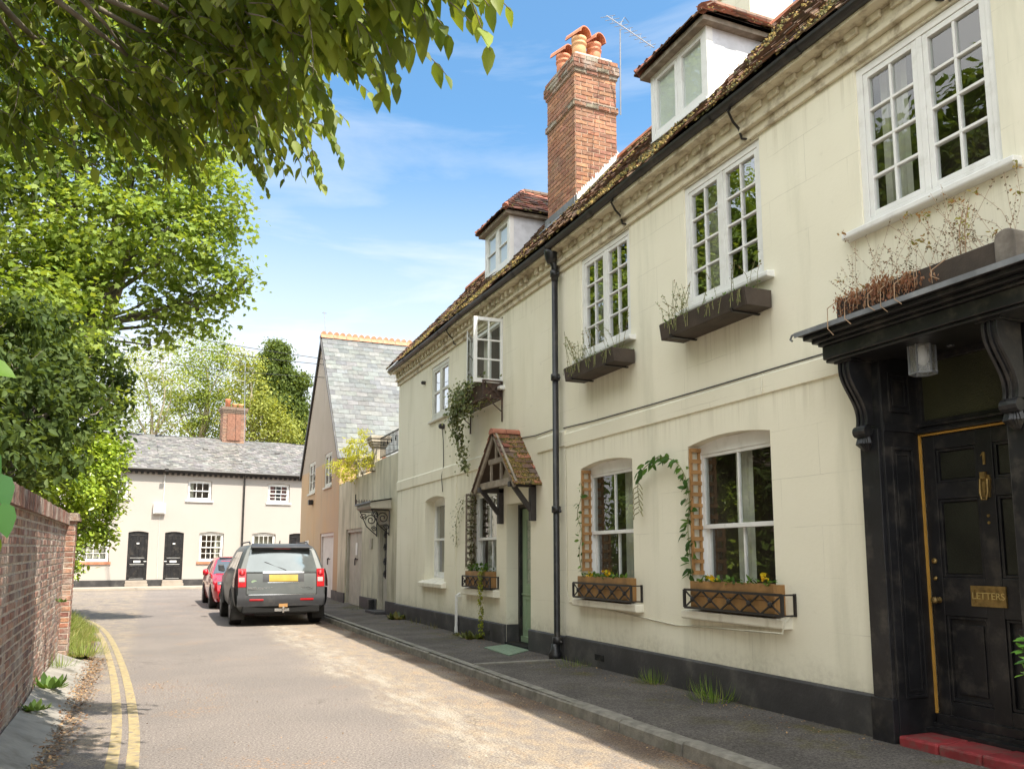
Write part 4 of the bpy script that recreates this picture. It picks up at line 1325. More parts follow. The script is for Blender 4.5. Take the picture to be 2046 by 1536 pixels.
# tiled gabled porch hood over the green door
PY, PZ, PH, EZ = 11.69, 3.36, .80, 2.50
rb_ = MB(); rb_.box(FX - .40, FX, PY - .03, PY + .03, PZ - .16, PZ - .05)
porch = rb_.build('porch', MT['darkoak'], far)
for s_ in (-1, 1):
    ph = MB(); yw = PY + s_ * .62
    ph.box(FX - .085, FX + .01, yw - .045, yw + .045, 1.97, 2.52)                        # wall posts
    ph.box(FX - .42, FX, yw - .045, yw + .045, 2.46, 2.535)                               # arm
    ph.bar((FX - .07, yw, 2.13), (FX - .34, yw, 2.47), .06, .07)                           # brace
    ph.bar((FX, PY + s_ * .80, 2.52), (FX - .42, PY + s_ * .80, 2.52), .05, .05)            # plate
    ph.build('porch_bracket', MT['darkoak'], porch, bevel=.006)
ph = porch
pf = MB(); xf = FX - .405
for s_ in (-1, 1):
    pf.bar((xf, PY + s_ * .83, EZ - .02), (xf, PY - s_ * .01, PZ - .02), .035, .12, (0, s_, .7))
pf.box(xf + .02, xf + .07, PY - .62, PY + .66, 2.50, 2.60); pf.box(xf + .02, xf + .065, PY - .28, PY + .28, 2.86, 2.94)
for s_ in (-.2, .2): pf.box(xf + .025, xf + .06, PY + s_ - .022, PY + s_ + .022, 2.60, 2.86)
pf.box(xf + .025, xf + .06, PY - .02, PY + .02, 2.94, 3.24)
pf.build('bargeboard', MT['oak'], ph, bevel=.004)
pt = MB()
for s_ in (-1, 1):
    O = (FX - .44, PY + s_ * .86, EZ - .03); V_ = Vector((0, -s_ * .86, PZ - EZ + .03)); Lv = V_.length
    pt.mi = 1; pt.poly([O, (FX, O[1], O[2]), (FX, PY, PZ - .01), (FX - .44, PY, PZ - .01)]); pt.mi = 0
    tiles(pt, Vector(O) + Vector((-.01, 0, .01)), (1, 0, 0), V_, lambda v: (0, .45), Lv - .03, .115, .165, CLAY + REDT[1:3], .014, .006, .004, .006)
pt.col = (.33, .13, .08)
for k in range(2):
    x = FX - .455 + k * .23; pt.prism([(x, PY + .10 * math.cos(t), PZ - .045 + .085 * math.sin(t)) for t in (math.pi * j / 8 for j in range(9))], (.222, 0, 0))
pt.col = (1, 1, 1)
pt.build('porch_tiles', [MT['tilered'], MT['dark']], ph)
pm = MB(); s_ = -1
mossy(pm, (FX - .44, PY - .86, EZ - .03), (1, 0, 0), (0, .86, PZ - EZ + .03), .45, 1.12, 1500, .008, .026, 1.15, .026, None, 6)
mossy(pm, (FX - .44, PY + .86, EZ - .03), (1, 0, 0), (0, -.86, PZ - EZ + .03), .45, 1.12, 300, .008, .026, 1.2, .026, None, 6)
pm.build('moss', MT['moss'], ph)

# brick chimney with three hooded pots
ch = brick_stack(far, 'chimney', 6.02, 6.80, 11.47, 12.52, 6.6, 9.78)
cb_ = MB()
cb_.mi = 0
for z0, z1, e in ((8.86, 8.97, .03), (9.46, 9.53, .025), (9.53, 9.70, .05), (9.70, 9.785, .03)):
    cb_.col = (.24, .17, .12) if e > .025 else (.30, .14, .10)
    cb_.mi = 1; cb_.box(6.02 - e + .005, 6.80 + e - .005, 11.47 - e + .005, 12.52 + e - .005, z0, z1); cb_.mi = 0
    P2 = [tuple(c * .75 for c in x) for x in BRK] + [(.26, .22, .16), (.2, .17, .12)]
    n_ = .075 if z1 - z0 > .09 else z1 - z0
    bricks(cb_, lambda u, d, z: (6.02 - e - d, u, z), 11.47 - e, 12.52 + e, z0, z1, P2, bh=n_)
    bricks(cb_, lambda u, d, z: (u, 11.47 - e - d, z), 6.02 - e, 6.80 + e, z0, z1, P2, bh=n_)
cb_.col = (1, 1, 1)
cb_.build('oversailing_courses', [MT['oldbrick'], MT['mortar']], ch)
fl = MB(); fl.prism([(6.0, 9.78 - 0, 0)] and [(6.05, 11.5, 9.78), (6.77, 11.5, 9.78), (6.77, 12.49, 9.78), (6.05, 12.49, 9.78)], (0, 0, .09)); fl.build('mortar_flaunching', MT['mortar'], ch, bevel=.03)
for (x, y, h, m_) in ((6.24, 11.72, .40, 'buffpot'), (6.56, 11.78, .40, 'terracotta'), (6.22, 12.28, .40, 'terracotta')):
    p_ = MB(); z0 = 9.85
    p_.lathe([(.125, 0), (.118, h * .55), (.112, h * .62), (.135, h * .66), (.135, h * .72), (.115, h * .76), (.115, h * .84), (.132, h * .88), (.132, h), (.10, h), (.095, h * .7)], (x, y, z0), 18)
    pot = p_.build('chimney_pot', MT[m_], ch, smooth=True)
    q = MB(); dirv = Vector((.30, -.954, 0)); sd = Vector((.954, .30, 0))
    for rr in (.135, .118):
        for k in range(8):
            t0, t1 = math.pi * k / 8, math.pi * (k + 1) / 8
            P = []
            for t, s2 in ((t0, -.20), (t1, -.20), (t1, .17), (t0, .17)):
                P.append(Vector((x, y, z0 + h + .0)) + sd * rr * math.cos(t) + Vector((0, 0, rr * math.sin(t) * 1.05 + .015)) + dirv * s2)
            q.poly(P)
    for s2 in (-.20, .17):
        for k in range(8):
            P = []
            for t, rr in ((math.pi * k / 8, .118), (math.pi * k / 8, .135), (math.pi * (k + 1) / 8, .135), (math.pi * (k + 1) / 8, .118)):
                P.append(Vector((x, y, z0 + h)) + sd * rr * math.cos(t) + Vector((0, 0, rr * math.sin(t) * 1.05 + .015)) + dirv * s2)
            q.poly(P)
    q.build('pot_hood', MT['terracotta'], ch)
cf = MB()
for k in range(26):                                            # torn whitened flashing up the slope
    x = 6.0 + .82 * k / 25; z = roof_at(x)
    cf.poly([(x - .02, 11.455, z - .02), (x + .02, 11.455, z - .02), (x + .022, 11.452, z + .12 + U(0, .07)), (x - .018, 11.452, z + .12 + U(0, .07))])
    cf.poly([(x - .02, 11.455, z + .03), (x + .022, 11.455, z + .03), (x + .02, 11.33 + U(-.03, .03), z + .035 + U(0, .01)), (x - .02, 11.33 + U(-.03, .03), z + .035)])
cf.build('flashing', MT['flash'], far)
lf_ = MB(); lf_.prism([(5.99, 11.40, roof_at(5.99) + .02), (5.99, 12.6, roof_at(5.99) + .02), (5.99, 12.6, roof_at(5.99) + .17), (5.99, 11.40, roof_at(5.99) + .17)], (.02, 0, 0))
lf_.poly([(5.99, 11.40, roof_at(5.99) + .05), (5.99, 12.6, roof_at(5.99) + .05), (5.82, 12.6, roof_at(5.82) + .045), (5.82, 11.40, roof_at(5.82) + .045)])
lf_.build('lead_apron', MT['lead'], far)

# ------------------------------------------------------------------ low garage building with roof terrace
gar = thing('garage_building', 'low stained render garage with roof terrace railings and a plank door', 'garage', (FX, 22, 0))
GY0, GY1 = YE + .005, 25.4
D2 = (22.2, 24.23, .02, 2.23, 0, .16); FD = (19.5, 20.42, .10, 2.34, 0, .16)
mb = MB(T)
wall_open(mb, GY0, 20.9, 0, 3.86, [FD]); wall_open(mb, 20.9, GY1, 0, 3.64, [D2])
sv = mb.T; mb.T = None
mb.poly([(FX, GY0, 3.86), (FX, 20.9, 3.86), (FX + .24, 20.9, 3.86), (FX + .24, GY0, 3.86)]); mb.poly([(FX, 20.9, 3.64), (FX, GY1, 3.64), (FX + .24, GY1, 3.64), (FX + .24, 20.9, 3.64)])
mb.poly([(FX, 20.9, 3.64), (FX + .24, 20.9, 3.64), (FX + .24, 20.9, 3.86), (FX, 20.9, 3.86)])
mb.box(FX + .24, FX + 6, GY0, GY1, 3.1, 3.2); mb.T = sv
mb.poly([(GY0, -.24, 3.2), (20.9, -.24, 3.2), (20.9, -.24, 3.86), (GY0, -.24, 3.86)])
mb.poly([(20.9, -.24, 3.2), (GY1, -.24, 3.2), (GY1, -.24, 3.64), (20.9, -.24, 3.64)])
mb.build('wall', MT['garage_render'], gar)
pl = MB(T)
for a, b in ((GY0, FD[0]), (FD[1], D2[0]), (D2[1], GY1)):
    pl = MB(T); pl.box(a, b, 0, .04, .05, .42); pl.build('plinth', MT['plinth'], gar, bevel=.006)
gdm = MB(T); ring(gdm, D2[0], D2[1], .02, 2.23, .09, -.16, -.03, wb=.001)
n = 13
for k in range(n):
    u = D2[0] + .09 + (D2[1] - D2[0] - .18) * k / n; gdm.box(u + .003, u + (D2[1] - D2[0] - .18) / n - .003, -.12, -.09 + U(-.003, .003), .04, 2.14)
gdm = gdm.build('garage_door', MT['greydoor'], gar, bevel=.003)
hg = MB(T); uc = (D2[0] + D2[1]) / 2
hg.box(uc - .2, uc + .2, -.088, -.07, 1.37, 1.40); hg.tube([(uc, -.07, 1.42), (uc, -.045, 1.36), (uc, -.045, 1.22)], .018, 6); hg.build('latch', MT['blackiron'], gdm)
nt = MB(T); nt.box(uc - .12, uc + .10, -.088, -.082, 1.50, 1.84); nt.build('notice', MT['pvc'], gdm)
fdm = MB(T); ring(fdm, FD[0], FD[1], .10, 2.34, .10, -.16, -.01, wb=.02)
fdm.box(FD[0] + .1, FD[1] - .1, -.13, -.10, .12, .85); ring(fdm, FD[0] + .1, FD[1] - .1, .85, 2.24, .11, -.13, -.09)
fdm = fdm.build('front_door', MT['greydoor'], gar, bevel=.004)
g_ = MB(T); g_.poly([(FD[0] + .2, -.115, .95), (FD[1] - .2, -.115, .95), (FD[1] - .2, -.115, 2.14), (FD[0] + .2, -.115, 2.14)]); g_.build('door_pane', MT['glass_old'], fdm)
sc_ = MB(T); uc = (FD[0] + FD[1]) / 2                             # iron scrollwork over the glass


def scroll(mb, c, r, turns=1.6, sgn=1, w=.012, flip=1, ax='u'):
    pts = []
    for k in range(20):
        t = k / 19; a = sgn * t * turns * 2 * math.pi; rr = r * (1 - .82 * t)
        p = (c[0] + (rr * math.cos(a) * flip if ax == 'u' else 0), c[1] + (rr * math.cos(a) * flip if ax == 'd' else 0), c[2] + rr * math.sin(a))
        pts.append(p)
    mb.tube(pts, w, 5)


for z in (1.05, 1.35, 1.7, 2.0): scroll(sc_, (uc - .11, -.085, z), .1); scroll(sc_, (uc + .11, -.085, z), .1, sgn=-1)
sc_.tube([(uc, -.085, .92), (uc, -.085, 2.16)], .012, 5)
sc_.build('door_grille', MT['blackiron'], fdm)
cn = MB(T)
cn.prism([(19.2, 0, 2.80), (19.2, .50, 2.72), (19.2, .52, 2.64), (19.2, .48, 2.58), (19.2, 0, 2.58)], (1.42, 0, 0))
cn = cn.build('door_canopy', MT['greydoor'], gar, bevel=.006)
ct = MB(T); ct.poly([(19.16, .55, 2.735), (20.66, .55, 2.735), (20.66, -.0, 2.83), (19.16, 0, 2.83)]); ct.box(19.16, 20.66, .52, .56, 2.70, 2.745); ct.build('canopy_lead', MT['lead'], cn)
for u in (19.32, 20.52):
    cr_ = MB(T); cr_.tube([(u, .02, 2.54), (u, .02, 1.95)], .014, 5); cr_.tube([(u, .02, 2.54), (u, .46, 2.56)], .014, 5); cr_.tube([(u, .02, 1.98), (u, .28, 2.2), (u, .44, 2.55)], .014, 5)
    scroll(cr_, (u, .17, 2.36), .14, ax='d'); scroll(cr_, (u, .36, 2.46), .08, ax='d', sgn=-1); scroll(cr_, (u, .09, 2.14), .07, ax='d')
    cr_.build('scroll_bracket', MT['blackiron'], cn)
cr_ = MB(T)
for k in range(8): cr_.tube([(20.64, .06 + k * .065, 2.72), (20.64, .06 + k * .065, 2.87)], .008, 4)
cr_.tube([(20.64, .03, 2.82), (20.64, .54, 2.82)], .009, 4); cr_.tube([(20.64, .54, 2.70), (20.64, .54, 3.0)], .014, 5)
cr_.build('canopy_cresting', MT['blackiron'], cn)
sb = MB(T); sb.box(FD[0] - .05, FD[1] + .05, -.1, .28, .05, .17); sb.build('doorstep', MT['plinth'], gar, bevel=.008)
pq = MB(T); pq.box(21.0, 21.25, 0, .025, 1.66, 1.92); pq.build('name_plaque', MT['stone'], gar, bevel=.004)
bs = MB(T); bs.box(20.6, 20.78, .04, .16, .12, .36); bs.box(20.58, 20.80, .03, .17, .36, .40); bs.build('boot_scraper_box', MT['black'], gar, bevel=.006)
rl = MB(T)


def railing(mb, u0, u1, z0, z1, d=-.10):
    mb.bar((u0, d, z1), (u1, d, z1), .035, .03); mb.bar((u0, d, z0 + .08), (u1, d, z0 + .08), .025, .025)
    n = int((u1 - u0) / .12)
    for k in range(n + 1): u = u0 + (u1 - u0) * k / n; mb.tube([(u, d, z0 + .06), (u, d, z1)], .009, 4)
    for k in range(1, n, 3): scroll(mb, (u0 + (u1 - u0) * k / n + .06, d, (z0 + z1) / 2 + .1), .07, w=.007)


for a in ((18.75, 20.75, 3.88, 4.46), (21.35, 22.9, 3.66, 4.12)):
    rl = MB(T); railing(rl, *a); rl.build('railing', MT['blackiron'], gar)
for (u, z0, z1, w) in ((21.05, 3.64, 4.40, .15), (23.05, 3.62, 4.12, .12)):
    pr = MB(); x = FX + .12
    pr.box(x - w, x + w, u - w, u + w, z0, z1 - .06)
    for e, a, b in ((.03, z0, z0 + .08), (.04, z1 - .14, z1 - .08), (.07, z1 - .08, z1 - .02), (.10, z1 - .02, z1 + .06), (.12, z1 + .06, z1 + .14)): pr.box(x - w - e, x + w + e, u - w - e, u + w + e, a, b)
    pr.build('terrace_pier', MT['stone'], gar, bevel=.012)

# ------------------------------------------------------------------ gabled house with ochre render and a slate roof
gh = thing('gabled_house', 'tall ochre rendered house with grey slate roof and red ridge tiles', 'house', (FX, 29, 0))
HY0, HY1, HA, HZ = 25.41, 32.7, 29.05, 9.2
HE0, HE1 = 4.55, 4.75
D1 = (26.1, 28.4, .04, 2.22, 0, .14); Wg1 = (29.72, 31.05, 3.72, 4.84, 0, .08); Wg2 = (26.70, 27.95, 3.72, 4.84, 0, .08); Wg3 = (30.7, 31.6, 1.0, 2.05, 0, .1)
mb = MB(T); wall_open(mb, HY0, HY1, 0, HE0, [D1, (Wg1[0], Wg1[1], 3.72, HE0, None, .08), (Wg2[0], Wg2[1], 3.72, HE0, None, .08), Wg3])
zl = lambda y: HE0 + (HZ - HE0) * (1 - abs(y - HA) / (HA - HY0 if y < HA else HY1 - HA))
mb.mi = 1
for a, b in ((HY0, Wg2[0]), (Wg2[1], HA), (HA, Wg1[0]), (Wg1[1], HY1)):
    mb.poly([(a, 0, HE0), (b, 0, HE0), (b, 0, max(HE0, zl(b))), (a, 0, max(HE0, zl(a)))])
for w in (Wg1, Wg2): mb.poly([(w[0], 0, 4.84), (w[1], 0, 4.84), (w[1], 0, zl(w[1])), (w[0], 0, zl(w[0]))]); [mb.poly([(q, 0, HE0), (q, -.08, HE0), (q, -.08, 4.84), (q, 0, 4.84)]) for q in w[:2]]; mb.poly([(w[0], 0, 4.84), (w[1], 0, 4.84), (w[1], -.08, 4.84), (w[0], -.08, 4.84)])
mb.mi = 0; mb.T = None
for yy in (HY0, HY1): mb.poly([(FX, yy, 0), (FX + 9, yy, 0), (FX + 9, yy, HE0), (FX, yy, HE0)])
mb.poly([(FX + 9, HY0, 0), (FX + 9, HY1, 0), (FX + 9, HY1, HE0), (FX + 9, HA, HZ), (FX + 9, HY0, HE0)])
mb.build('wall', [MT['brown_render'], MT['grey_render']], gh)
pl = MB(T)
for a, b in ((HY0, D1[0]), (D1[1], HY1)):
    pl = MB(T); pl.box(a, b, 0, .04, .05, .44); pl.build('plinth', MT['plinth'], gh)
rf = MB(); rf.mi = 1
rf.poly([(FX, HY0 - .1, HE0 - .08), (FX + 9, HY0 - .1, HE0 - .08), (FX + 9, HA, HZ), (FX, HA, HZ)]); rf.poly([(FX, HY1 + .1, HE0 - .08), (FX + 9, HY1 + .1, HE0 - .08), (FX + 9, HA, HZ), (FX, HA, HZ)])
rf.mi = 0
V1 = Vector((0, HA - HY0 + .15, HZ - HE0 + .15)); V2 = Vector((0, HA - HY1 - .15, HZ - HE0 + .15))
tiles(rf, (FX - .06, HY0 - .15, HE0 - .10), (1, 0, 0), V1, lambda v: (0, 9), V1.length, .225, .36, SLT, .008, .003, .004, 0)
tiles(rf, (FX - .06, HY1 + .15, HE0 - .10), (1, 0, 0), V2, lambda v: (0, 9), V2.length, .225, .36, SLT, .008, .003, .004, 0)
rf = rf.build('roof', [MT['slate'], MT['dark']], gh)
rt = MB(); x = FX - .08
while x < FX + 8.9:
    for s_ in (-1, 1): rt.poly([(x, HA, HZ + .10), (x + .44, HA, HZ + .10), (x + .44, HA + s_ * .16, HZ - .08), (x, HA + s_ * .16, HZ - .08)])
    for k in range(2):
        c = x + .11 + k * .22; rt.prism([(c - .10, HA - .02, HZ + .08), (c + .10, HA - .02, HZ + .08), (c + .085, HA - .02, HZ + .14), (c + .03, HA - .02, HZ + .19), (c - .03, HA - .02, HZ + .19), (c - .085, HA - .02, HZ + .14)], (0, .04, 0))
    x += .45
rt.build('ridge_tiles', MT['ridge'], rf)
vb_ = MB()
for (ya, za) in ((HY0 - .15, HE0 - .14), (HY1 + .15, HE0 - .14)): vb_.bar((FX - .045, ya, za), (FX - .045, HA, HZ - .03), .05, .14, (0, 1, .5))
vb_.build('verge_board', MT['plinth'], gh)
for w in (Wg1, Wg2):
    o = casement(gh, T, w[0], w[1], w[2], w[3], -.015, 1, 3, fm='greywhite', post=.07, cur=())
    sb = MB(T); sb.box(w[0] - .06, w[1] + .06, -.05, .05, w[2] - .06, w[2]); sb.build('sill', MT['greywhite'], o)
casement(gh, T, Wg3[0], Wg3[1], Wg3[2], Wg3[3], -.02, 1, 2, fm='white', post=.08, cur=())
gd2 = MB(T); ring(gd2, D1[0], D1[1], .04, 2.22, .10, -.14, -.03, wb=.001)
for k in range(14):
    u = D1[0] + .1 + (D1[1] - D1[0] - .2) * k / 14; gd2.box(u + .003, u + (D1[1] - D1[0] - .2) / 14 - .003, -.11, -.085, .05, 2.12)
gd2 = gd2.build('garage_door', MT['whitedoor'], gh)
hg = MB(T); uc = 27.25; hg.box(uc - .25, uc + .25, -.084, -.068, 1.37, 1.40); hg.tube([(uc, -.07, 1.42), (uc, -.045, 1.36), (uc, -.045, 1.2)], .018, 6); hg.build('latch', MT['blackiron'], gd2)

# ------------------------------------------------------------------ cottages across the end of the lane
CO = Vector((-.59, 39.9, 0)); CR = RAD(7.0); CB = .17
CE, CRZ, CD = 5.30, 7.12, 2.75


def cottage(label, u0, u1, doors, wins, upper, chim=None, m='cottage'):
    h = thing('cottage', label, 'house', CO, CR, 'pale cottages along the cross road')
    L = loc_fac; mb = MB(L)
    ops = [(a, b, .44, 2.56, .06, .09) for a, b in doors] + [(a, b, 1.22, 2.57, .07, .10) for a, b, *_ in wins] + [(a, b, 3.96, 4.90, .05, .10) for a, b, *_ in upper]
    wall_open(mb, u0, u1, 0, CE, ops)
    for u in (u0 + .001, u1 - .001): mb.poly([(u, 0, 0), (u, -5.5, 0), (u, -5.5, CE), (u, -CD, CRZ - .1), (u, 0, CE)])
    mb.poly([(u0, -5.5, 0), (u1, -5.5, 0), (u1, -5.5, CE), (u0, -5.5, CE)])
    mb.build('wall', MT[m], h)
    us = [u0] + [x for d in doors for x in d] + [u1]
    for a, b in zip(us[::2], us[1::2]): pl = MB(L); pl.box(a, b, 0, .03, .05, .46); pl.build('plinth', MT['plinth'], h)
    rf = MB(L); V_ = Vector((0, CD + .2, CRZ - CE + .08))
    rf.mi = 1; rf.poly([(u0, .2, CE - .02), (u1, .2, CE - .02), (u1, -CD, CRZ), (u0, -CD, CRZ)]); rf.poly([(u0, -5.7, CE - .02), (u1, -5.7, CE - .02), (u1, -CD, CRZ), (u0, -CD, CRZ)]); rf.mi = 0
    sv = rf.T; rf.T = None
    tiles(rf, (u0, -.22, CE), (1, 0, 0), V_, lambda v: (0, u1 - u0), V_.length, .17, .26, SLT2, .010, .007, .005, .01); rf.T = sv
    r = rf.build('roof', [MT['slate'], MT['dark']], h)
    rd = MB(L); u = u0
    while u < u1 - .02:
        q = min(.45, u1 - u)
        for s_ in (-1, 1): rd.poly([(u, -CD, CRZ + .10), (u + q - .01, -CD, CRZ + .10), (u + q - .01, -CD + s_ * .17, CRZ - .02), (u, -CD + s_ * .17, CRZ - .02)])
        u += q
    rd.build('ridge_tiles', MT['slate'], r)
    gt = MB(); gt.tube([(u0, -.26, CE - .02), (u1, -.26, CE - .02)], .06, 8); gt.box(u0, u1, -.19, -.03, CE - .13, CE - .03)
    u = u0
    while u < u1 - .1: gt.box(u, u + .11, -.10, -.0, CE - .22, CE - .14); u += .23
    gt.build('gutter', MT['gutter'], h)
    for a, b in doors:
        d = MB(L); d.box(a, b, -.085, -.05, .45, 2.56)
        p, q = a + .12, b - .12; mdl = (a + b) / 2
        for c, e in ((.55, 1.05), (1.5, 2.38)):
            for x0, x1 in ((p, mdl - .05), (mdl + .05, q)): ring(d, x0, x1, c, e, .03, -.05, -.032)
        d = d.build('front_door', MT['black'], h, bevel=.004)
        w = MB(L); w.box(mdl - .14, mdl + .14, -.05, -.035, 1.20, 1.29); w.lathe([(0, 0), (.055, 0), (.05, .015), (0, .016)], (mdl, -.045, 2.02), 10, 'y') if False else w.box(mdl - .055, mdl + .055, -.05, -.03, 2.0, 2.06)
        w.box(p, q, -.05, -.034, 1.115, 1.13); w.box(p, q, -.05, -.034, 1.40, 1.412); w.box(p, q, -.05, -.034, .50, .512)
        hx = b - .08 if a < .6 else a + .08
        w.box(hx - .06, hx + .05, -.05, -.02, 1.24, 1.27); w.build('door_furniture', MT['white'], d)
        s_ = MB(L); s_.box(a - .05, b + .05, -.02, .22, .1, .30); s_.box(a - .03, b + .03, -.08, .10, .30, .43); s_.build('doorstep', MT['farpave'], h, bevel=.01)
    for a, b, cols, rr, cu in wins:
        w = sash(h, L, a + .02, b - .02, 1.24, 2.55, -.07, cols, rr, fw=.06, cur=cu, deep=.6, bw=.028, arch=.05)
        s_ = MB(L); s_.box(a - .08, b + .08, -.09, .05, 1.13, 1.235); s_.build('sill', MT['ridge'], w)
    for a, b, cols, rr, cu, cm in upper:
        w = sash(h, L, a + .02, b - .02, 3.98, 4.88, -.07, cols, rr, fw=.06, cur=cu, deep=.6, bw=.028, arch=.03, cm=cm)
        s_ = MB(L); s_.box(a - .08, b + .08, -.09, .06, 3.90, 3.975); s_.build('sill', MT['white'], w)
    return h


ca = cottage('pale cottage at left end with half hidden windows beside the leafy bush', -8.0, .62, [(-.53, .28)],
             [(-2.45, -1.24, 4, (2, 2), ((-2.4, -1.3),)), (-6.2, -5.1, 4, (2, 2), ())], [(-1.66, -.62, 3, (1, 1), ((-1.6, -.7),), 'curtain'), (-5.4, -4.4, 3, (1, 1), (), 'curtain')])
cb = cottage('pale cottage in the middle with black door left of its window', .62, 4.27, [(.95, 1.74)],
             [(2.40, 3.46, 4, (2, 2), ((3.1, 3.4),))], [(1.8, 2.84, 3, (1, 1), ((1.85, 2.1),), 'curtain')])
cc = cottage('pale cottage behind the parked cars with pink curtains upstairs', 4.27, 13, [(6.45, 7.26)],
             [(4.73, 5.81, 4, (1, 2), ((4.8, 5.7),))], [(5.38, 6.40, 3, (2, 2), ((5.4, 5.75), (6.05, 6.35)), 'redcurtain')])
ck = brick_stack(cb, 'chimney', 3.66, 4.74, 2.45, 3.15, 6.6, 8.75, [(.30, .16, .11), (.24, .13, .09), (.36, .2, .13), (.28, .17, .12)])
cp = MB(); cp.col = (.27, .13, .085); cp.mi = 0; cp.box(3.86, 4.50, 2.40, 2.4455, 7.15, 8.45); cp.col = (.22, .16, .12)
for e, a, b in ((.03, 8.50, 8.58), (.06, 8.58, 8.66), (.09, 8.66, 8.80)): cp.box(3.66 - e, 4.74 + e, 2.45 - e, 3.15 + e, a, b)
cp.col = (1, 1, 1); cp.build('oversailing_courses', [MT['brick']], ck)
pt_ = MB(); pt_.lathe([(.14, 0), (.12, .35), (.14, .38), (.14, .44), (.1, .44)], (3.92, 2.8, 8.8), 12); pt_.build('chimney_pot', MT['terracotta'], ck, smooth=True)
for x in (4.25, 4.55):
    pt_ = MB(); pt_.lathe([(.12, 0), (.11, .16), (.13, .18), (.13, .24), (.1, .24)], (x, 2.8, 8.8), 12); pt_.build('chimney_pot', MT['buffpot'], ck, smooth=True)
lb_ = MB(); lb_.box(3.5, 4.9, 2.30, 2.44, 6.72, 6.98); lb_.build('flashing', MT['lead'], cb)
dp = MB(); dp.tube([(4.27, -.26, CE - .05), (4.27, -.2, CE - .15), (4.27, -.07, CE - .3), (4.27, -.07, .3)], .04, 8); dp.build('downpipe', MT['gutter'], cb)
for h_, x in ((cb, 2.75), (cc, 6.15)):
    rv_ = MB(); rv_.box(x - .12, x + .12, 1.62, 1.9, 6.38, 6.56); rv_.build('roof_vent', MT['gutter'], h_, bevel=.02)
mbx = MB(); mbx.box(.40, .90, -.16, -.005, 3.33, 3.78); mbx.box(.44, .86, -.18, -.16, 3.37, 3.74); mbx.tube([(.80, -.02, 3.78), (.82, -.02, 5.2)], .02, 6); mbx.tube([(.7, -.02, 3.33), (.68, -.02, 1.5), (.72, -.02, .5)], .008, 5)
mbx.build('meter_box', MT['pvc'], cb, bevel=.01)
bk = MB(); bk.tube([(.82, -.02, 5.12), (.82, -.42, 5.22)], .015, 5); bk.box(.74, .90, -.46, -.38, 5.2, 5.32); bk.build('cable_bracket', MT['gutter'], cb)


def cw(u, d, z): return (CO.x + u * math.cos(CR) + d * math.sin(CR), CO.y + u * math.sin(CR) - d * math.cos(CR), z)


fp = MB(cw)
fp.poly([(-16, -.0, CB + .012), (16, 0, CB + .012), (16, 1.6, CB), (-16, 1.6, CB)])
fp.poly([(-16, 1.6, CB), (16, 1.6, CB), (16, 1.62, .05), (-16, 1.62, .05)])
tag(fp.build('far_pavement', MT['farpave']), kind='structure')
fy = MB(cw)
for d in (1.95, 2.15): fy.poly([(-16, d, .1055), (5, d, .1055), (5, d + .09, .1055), (-16, d + .09, .1055)])
tag(fy.build('yellow_lines', MT['yellow']), kind='structure')

# ------------------------------------------------------------------ cars
MT['carpaint'] = M('graphite_metallic_paint', (.088, .097, .097), .48, .06, 3, metal=.15, coat=.15, dirt=(.16, .15, .13), dirt_amt=.3, dscale=3)
MT['carplastic'] = M('dark_bumper_plastic', (.042, .043, .048), .55, .1, 6, dirt=(.13, .12, .10), dirt_amt=.4, dscale=3)
MT['rubber'] = M('tyre_rubber', (.025, .024, .023), .85, .2, 20, dirt=(.09, .08, .07), dirt_amt=.5)
MT['alloy'] = M('alloy_rim', (.32, .32, .33), .35, .1, 8, metal=.7)
MT['carglass'] = M('tinted_car_glass', (.20, .225, .23), .05, .1, 2, metal=.55, spec=1.0, coat=.5)
MT['redlamp'] = M('red_lamp_lens', (.42, .012, .018), .15, .1, 9, coat=.6)
MT['clearlamp'] = M('clear_lamp_lens', (.40, .35, .35), .2, .1, 9, coat=.4)
MT['redpaint'] = M('red_car_paint', (.52, .010, .022), .25, .04, 3, coat=.8)
MT['plate'] = M('yellow_number_plate', (.44, .29, .04), .5, .12, 9)
MT['chrome'] = M('chrome_trim', (.6, .6, .6), .2, 0, metal=.9)
MT['inner'] = M('dark_wheel_arch', (.008, .008, .008), .9, 0)


def car_body(root, levels, stations, mats, name='body'):
    """levels: (z, half width, y at this end, y at far end)"""
    mb = MB(); n = len(levels)
    grid = {}
    for s_ in (-1, 1):
        for j, (t, wf) in enumerate(stations):
            for i, (z, w, ya, yb) in enumerate(levels):
                grid[s_, j, i] = mb._p((s_ * w * wf, ya + (yb - ya) * t, z))
    J = len(stations)
    for s_ in (-1, 1):
        for j in range(J - 1):
            for i in range(n - 1):
                mb.face([grid[s_, j, i], grid[s_, j + 1, i], grid[s_, j + 1, i + 1], grid[s_, j, i + 1]])
    for j in (0, J - 1):
        for i in range(n - 1):
            K = 8; prev = None
            za, wa, a0, a1 = levels[i]; zb, wb, b0, b1 = levels[i + 1]
            wf = stations[j][1]; ya = a0 if j == 0 else a1; yb = b0 if j == 0 else b1; sg = -1 if j == 0 else 1
            for k in range(K + 1):
                f = -1 + 2 * k / K; bul = .05 * (1 - f * f) * sg
                cur = (mb._p((f * wa * wf, ya + bul, za)), mb._p((f * wb * wf, yb + bul, zb)))
                if prev: mb.face([prev[0], cur[0], cur[1], prev[1]])
                prev = cur
    for j in range(J - 1): mb.face([grid[-1, j, 0], grid[-1, j + 1, 0], grid[1, j + 1, 0], grid[1, j, 0]])
    return mb.build(name, mats, root, smooth=True)


def lerp_l(levels, z, k):
    for a, b in zip(levels, levels[1:]):
        if a[0] <= z <= b[0]: return a[k] + (b[k] - a[k]) * (z - a[0]) / max(1e-6, b[0] - a[0])
    return levels[-1][k] if z > levels[-1][0] else levels[0][k]


